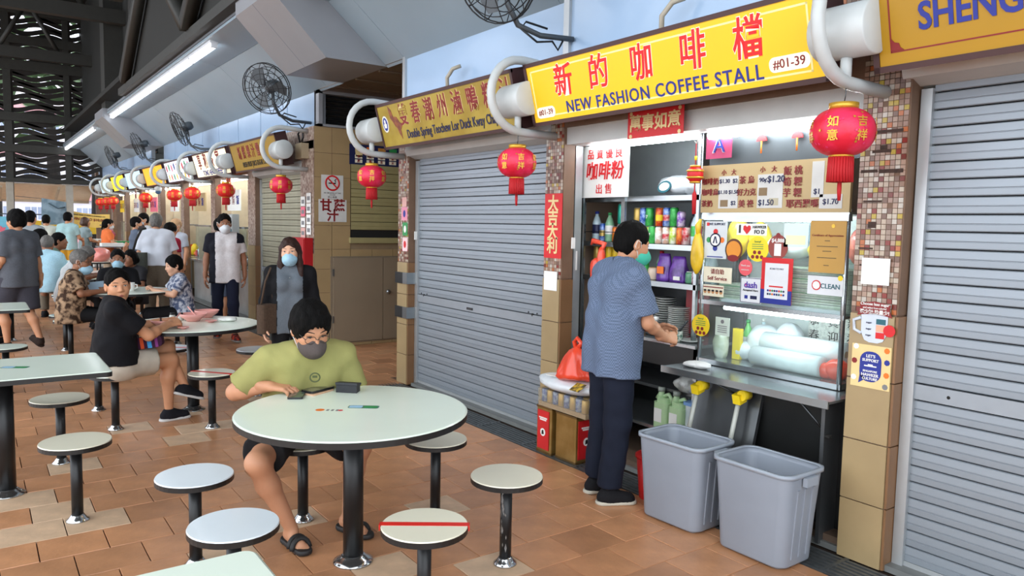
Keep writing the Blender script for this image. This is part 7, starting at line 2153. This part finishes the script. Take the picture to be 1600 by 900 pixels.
# ================= the walking man in grey and the group behind the left table
J = pose(knL=(-.09, .18, .50), anL=(-.10, .10, .10), knR=(.09, -.02, .49), anR=(.09, -.20, .16), upR=(0, -.4, 1), wrL=(-.24, .16, .90), wrR=(.25, -.04, .88))
gw, gg, gH = person('man in a grey T-shirt and dark shorts walking away at the left edge', (.42, 10.45, 0), -35, 1.68, J, dict(skin=SK2, shirt=cloth('grey_tee', '#585c64'), loose=.026, sleeve=.85, hem=.16, fat=1.08, legs=cloth('slate_dark', '#3f3f48'), legname='shorts', leglen=.95, lloose=.035, legfat=1.1, shoe='flat',
       shoemat=cloth('shoe_brown', '#2a201c'), hair=HB, hairvol=1.08, face=False), res=.012)
O('wristband', MB().lathe([(.03, -.012), (.034, -.012), (.034, .012), (.03, .012), (.03, -.012)], n=16, cap=False), m_black, gw, tuple(gg('wrL')))
person('person in black with the head cut by the left frame edge', (.17, 11.3, 0), 30, 1.42, pose(), dict(skin=SK1, shirt=cloth('black_tee', '#121216'), legs=cloth('black_trousers', '#151517'), shoe='flat', shoemat=cloth('shoe_black', '#17171a'), hair=HB, face=False), res=.014)
J = pose(sit(.43, .30)); J.update(hea=(0, .30, 1.10), elR=(.26, .24, .78), wrR=(.10, .44, .80), elL=(-.25, .26, .78), wrL=(-.08, .46, .80))
person('old man in a pale shirt seated with his head bent down', (1.02, 12.2, 0), 90, 1.66, J, dict(skin=SK3, shirt=cloth('pale_stripe', '#b3b6b8', sc=30), loose=.03, legs=cloth('black_trousers', '#151517'), seated=True, shoe='flat', shoemat=cloth('shoe_black', '#17171a'), hair=HG, hairstyle='buzz', hairline=.07, head=(-10, -30, 0)), res=.013)
J = pose(sit(.43, .25))
person('bald man in a pale blue shirt hunched over, seen from behind', (.86, 13.5, 0), 20, 1.78, J, dict(skin=SK3, shirt=cloth('sky_shirt', '#a9cfe0'), loose=.035, fat=1.15, legs=cloth('khaki', '#6e6558'), seated=True, shoe='flat', shoemat=cloth('shoe_black', '#17171a'), hair=HG, hairstyle='buzz', hairline=.09, face=False), res=.014)
person('seated man in a green shirt next to the hunched man', (1.02, 14.6, 0), 100, 1.80, pose(sit(.43, .15)), dict(skin=SK3, shirt=cloth('sage', '#6f8a7c'), legs=cloth('khaki', '#6e6558'), seated=True, shoe='flat', shoemat=cloth('shoe_black', '#17171a'), hair=HB), res=.015)
person('seated dark-haired man in profile behind the walking man', (.80, 14.1, 0), 75, 1.88, pose(sit(.43, .05)), dict(skin=SK2, shirt=cloth('grey_pale', '#8a8d90'), legs=cloth('black_trousers', '#151517'), seated=True, shoe='flat', shoemat=cloth('shoe_black', '#17171a'), hair=HB, hairstyle='short'), res=.015)
J = pose(sit(.43, .1))
person('dark-haired person seated in front of the man with the shoulder bag', (1.85, 11.7, 0), 230, 1.56, J, dict(skin=SK3, female=True, shirt=cloth('dark_grey', '#2a2a2e'), legs=cloth('black_trousers', '#151517'), seated=True, shoe='flat', shoemat=cloth('shoe_black', '#17171a'), hair=HB, hairstyle='bob'), res=.014)
far = [('man in a white T-shirt standing near the yellow barrier', 1.35, 20.0, 10, 1.64, '#c9cec4', '#3a3d44', HB, None, 'trousers', 1.93),
       ('man in a cyan T-shirt and mustard shorts', 1.75, 19.7, 35, 1.71, '#9cc0c4', '#b98a2c', HB, None, 'shorts', .9),
       ('woman in a grey top and blue jeans in front of the banner', 2.18, 20.6, 75, 1.60, '#8fa3a8', '#4a6488', mat('hair_auburn', '#4a2f22', .5), None, 'trousers', 1.93),
       ('woman in an orange top with a white mask', 2.47, 19.2, 80, 1.57, '#dd7440', '#b9a48c', HB, MK_W, 'trousers', 1.5),
       ('masked man in a grey shirt beside the white-shirted man', 2.47, 15.5, 95, 1.63, '#5f6a7c', '#2c2e36', HB, MK_D, 'trousers', 1.93),
       ('man with dark hair and pale shirt looking over the grey-shirted man', 2.78, 16.5, 250, 1.71, '#b5b8bc', '#2c2e36', HB, MK_B, 'trousers', 1.93),
       ('person in a pale grey shirt behind the head of the walking man', .81, 15.5, 30, 1.70, '#8f979c', '#2c2e36', HB, None, 'trousers', 1.93),
       ('woman in a pink dress standing past the woman in orange', 2.75, 21.0, 90, 1.56, '#c4607a', '#c4607a', HB, None, 'trousers', 1.2),
       ('person in dark clothes standing at the far stalls', 3.0, 18.0, 80, 1.66, '#3c4046', '#24262b', HB, None, 'trousers', 1.93)]
for l, x, y, fc, H, c1, c2, hr, mk_, ln, ll in far:
    fem = l.startswith('woman')
    o_ = dict(skin=SK2, female=fem, shirt=cloth(c1[1:], c1), legs=cloth(c2[1:], c2), legname=ln, leglen=ll, lloose=.02, shoe='flat', shoemat=cloth('shoe_black', '#17171a'), hair=hr, hairstyle='bob' if fem and 'orange' not in l else 'pony' if fem else 'short')
    if mk_: o_['mask'] = mk_
    person(l, (x, y, 0), fc, H, pose(elR=(.22, .06, 1.13), wrR=(.18, .28, 1.06)), o_, res=.017)
# ================================================================ BEYOND THE OPEN END
m_conc = mat('concrete_post', '#8d8a82', .7, var=.1)
aw = thing('end_awning', 'pale sloping awning with brackets along the open end of the hall', 'awning', (0, 28.3, 0))
O('roof_sheet', MB().add([(-8, 0, 2.62), (3.3, 0, 2.62), (3.3, 1.6, 2.15), (-8, 1.6, 2.15), (-8, 0, 2.58), (3.3, 0, 2.58), (3.3, 1.6, 2.11), (-8, 1.6, 2.11)], [(0, 1, 2, 3), (7, 6, 5, 4), (3, 2, 6, 7), (0, 4, 5, 1)]), mat('awning_cream', '#e6dcc6', .6), aw)
for k in range(7):
    O('bracket', MB().box((-7 + k * 1.55, .8, 2.28), (.06, 1.5, .06), rx=R(-16)), mat('awning_frame', '#c4bba6', .6), aw)
O('front_beam', MB().b2((-8, 1.55, 2.05), (3.3, 1.65, 2.2)), mat('awning_frame', '#c4bba6'), aw)
st_ = O('road', MB().b2((-40, 31, -.32), (40, 90, -.30)).b2((-40, 30.9, -.31), (40, 33, -.15)), mat('road_grey', '#7a7a78', .8, var=.08), kind='structure')
bd = thing('far_building', 'white and pink building with gridded windows across the road', 'building', (0, 52, -.3))
m_bw = mat('building_white', '#e9e6ee', .7, var=.05, scale=1)
O('wall', MB().b2((-40, 0, 0), (40, 4, 16)), m_bw, bd)
for k in range(14):
    for fl_ in range(3):
        x = -20 + k * 2.6
        z = .9 + fl_ * 2.5
        w_ = O('window', MB().b2((x - .95, -.06, z), (x + .95, .02, z + 1.5)), mat('building_glass', '#9aa4bc', .2, var=.1), bd)
        O('window_bars', MB().b2((x - .97, -.12, z + .70), (x + .97, -.06, z + .76)), m_bw, w_)
        for a in range(7): O('window_bars', MB().b2((x - .95 + a * .31, -.12, z), (x - .91 + a * .31, -.06, z + 1.5)), m_bw, w_)
for fl_ in range(4):
    O('floor_band', MB().b2((-40, -.35, .35 + 2.5 * fl_), (40, 0, .75 + 2.5 * fl_)), mat('building_pink', '#c79298', .7), bd)
def ftree(x, y, h, label, s=1., seed=0):
    t = thing('roadside_tree', label, 'tree', (x, y, -.3), 0, 'trees outside the end screen')
    rr = random.Random(seed)
    O('trunk', MB().tube([(0, 0, 0), (.05, 0, h * .35), (-.05, .05, h * .7)], [.24 * s, .19 * s, .1 * s], 9), mat('bark_dark', '#2e2a2a', .9, var=.2), t)
    mb = MB()
    for k in range(170):
        a, b, c = rr.gauss(0, 1), rr.gauss(0, 1), rr.gauss(0, .8)
        p = Vector((a * 1.1 * s, b * .9 * s, h * .78 + c * 1.0 * s))
        d = Vector((rr.uniform(-1, 1), rr.uniform(-1, 1), rr.uniform(-.5, .5))) * .35 * s
        e = Vector((rr.uniform(-1, 1), rr.uniform(-1, 1), rr.uniform(-1, 1))) * .3 * s
        mb.add([tuple(p - d), tuple(p + e * .6), tuple(p + d), tuple(p - e * .6)], [(0, 1, 2, 3)])
    O('leaves', mb, mat('leaf_green', '#46603a', .7, var=.3, scale=3), t, kind='stuff')
for k, (x, y, h) in enumerate(((2.6, 34.5, 9.5), (-1.5, 36, 9), (5.5, 37, 10), (8.5, 35, 9), (.8, 40, 11), (-4.5, 35, 9.5), (4.0, 33.5, 8))):
    ftree(x, y, h, ('dark-trunked tree showing between the end columns', 'tree beyond the left part of the screen', 'tree beyond the right part of the screen', 'tree past the end of the stalls', 'tall tree behind the others outside', 'tree hidden past the left frame edge', 'small tree close behind the screen')[k], 1.25, k)
bnr = thing('banner', 'yellow prize banner tied between the end columns', 'banner', (3.15, 28.6, 1.52), R(-2))
O('cloth', MB().add([(-.62, 0, .28), (-.2, 0, .20), (.2, 0, .16), (.62, 0, .17), (.62, 0, -.25), (.2, 0, -.29), (-.2, 0, -.25), (-.62, 0, -.16)], [(0, 1, 6, 7), (1, 2, 5, 6), (2, 3, 4, 5)]), mat('banner_yellow', '#f2ca68', .6, var=.06), bnr)
letter(bnr, 'WIN UP TO $10,000', .115, m_redd, (.0, -.012, -.02), bold=.02, rot=(0, R(4), 0))
letter(bnr, 'SPEND AND STAND A CHANCE TO', .06, m_black, (.0, -.012, .11), bold=.02, rot=(0, R(5), 0))
letter(bnr, 'SG', .06, m_blue, (.35, -.012, -.2), bold=.02)
br = thing('road_barrier', 'long yellow barrier along the road outside', 'barrier', (0, 32, 0))
O('board', MB().b2((-12, 0, .95), (12, .06, 1.42)), mat('barrier_yellow', '#e6c23a', .5), br)
for k in range(9): O('post', MB().b2((-10 + k * 2.5, .06, -.3), (-9.9 + k * 2.5, .16, 1.25)), m_conc, br)
O('rail', MB().b2((-12, -.1, 1.62), (12, -.06, 1.66)), m_steel_d, br)
tp = thing('tarpaulin', 'blue grey tarpaulin hung outside between the columns', 'sheet', (2.13, 28.1, 1.74), R(3))
O('sheet', MB().add([(-.34, 0, .42), (.36, 0, .30), (.36, .05, -.42), (-.36, .02, -.42)], [(0, 1, 2, 3)]), mat('tarp_blue', '#8fa8b8', .5, hex2='#6c8796', scale=4), tp)
O('rope', MB().tube([(.34, 0, .28), (.45, .03, .34)], .008, 5), mat('tarp_dark', '#4a606c', .6), tp)
O('rope', MB().tube([(-.34, 0, .40), (-1.03, .03, .45)], .008, 5), mat('tarp_dark', '#4a606c', .6), tp)
O('crease', MB().tube([(-.15, -.01, .26), (.1, -.02, .1), (.3, -.02, .15)], .02, 6), mat('tarp_dark', '#4a606c', .6), tp)
bl = thing('blue_board', 'light blue board with a pink flower at the left frame edge', 'board', (.80, 27.7, 1.1), 0)
O('panel', MB().b2((-.5, 0, -1.1), (.1, .05, .45)), mat('board_cyan', '#6fc0dc', .5), bl)
O('flower', MB().prism([(.13 * (1 if i % 2 else .5) * math.cos(i * PI / 5), .13 * (1 if i % 2 else .5) * math.sin(i * PI / 5)) for i in range(10)], 0, .01), m_pink, bl, (-.08, -.005, .05), rot=(R(90), 0, 0))
# far furniture near the open end
for k, (x, y) in enumerate(((2.55, 18.9), (3.0, 20.4), (2.7, 22.4))):
    q = thing('metal_trolley', 'steel trolley with trays near the far stalls, %s' % ORD[k], 'trolley', (x, y, 0), .1 * k)
    for a in (-.3, .3):
        for b in (-.25, .25): O('leg', MB().b2((a - .015, b - .015, 0), (a + .015, b + .015, .95)), m_steel_d, q)
    for z in (.3, .62, .95): O('shelf', MB().b2((-.33, -.28, z - .02), (.33, .28, z)), m_ss, q)
    O('trays', MB().b2((-.25, -.2, .95), (.2, .2, 1.02)).b2((-.2, -.2, .3), (.25, .2, .42)), (m_paper, m_green, m_paper)[k], q, kind='stuff')
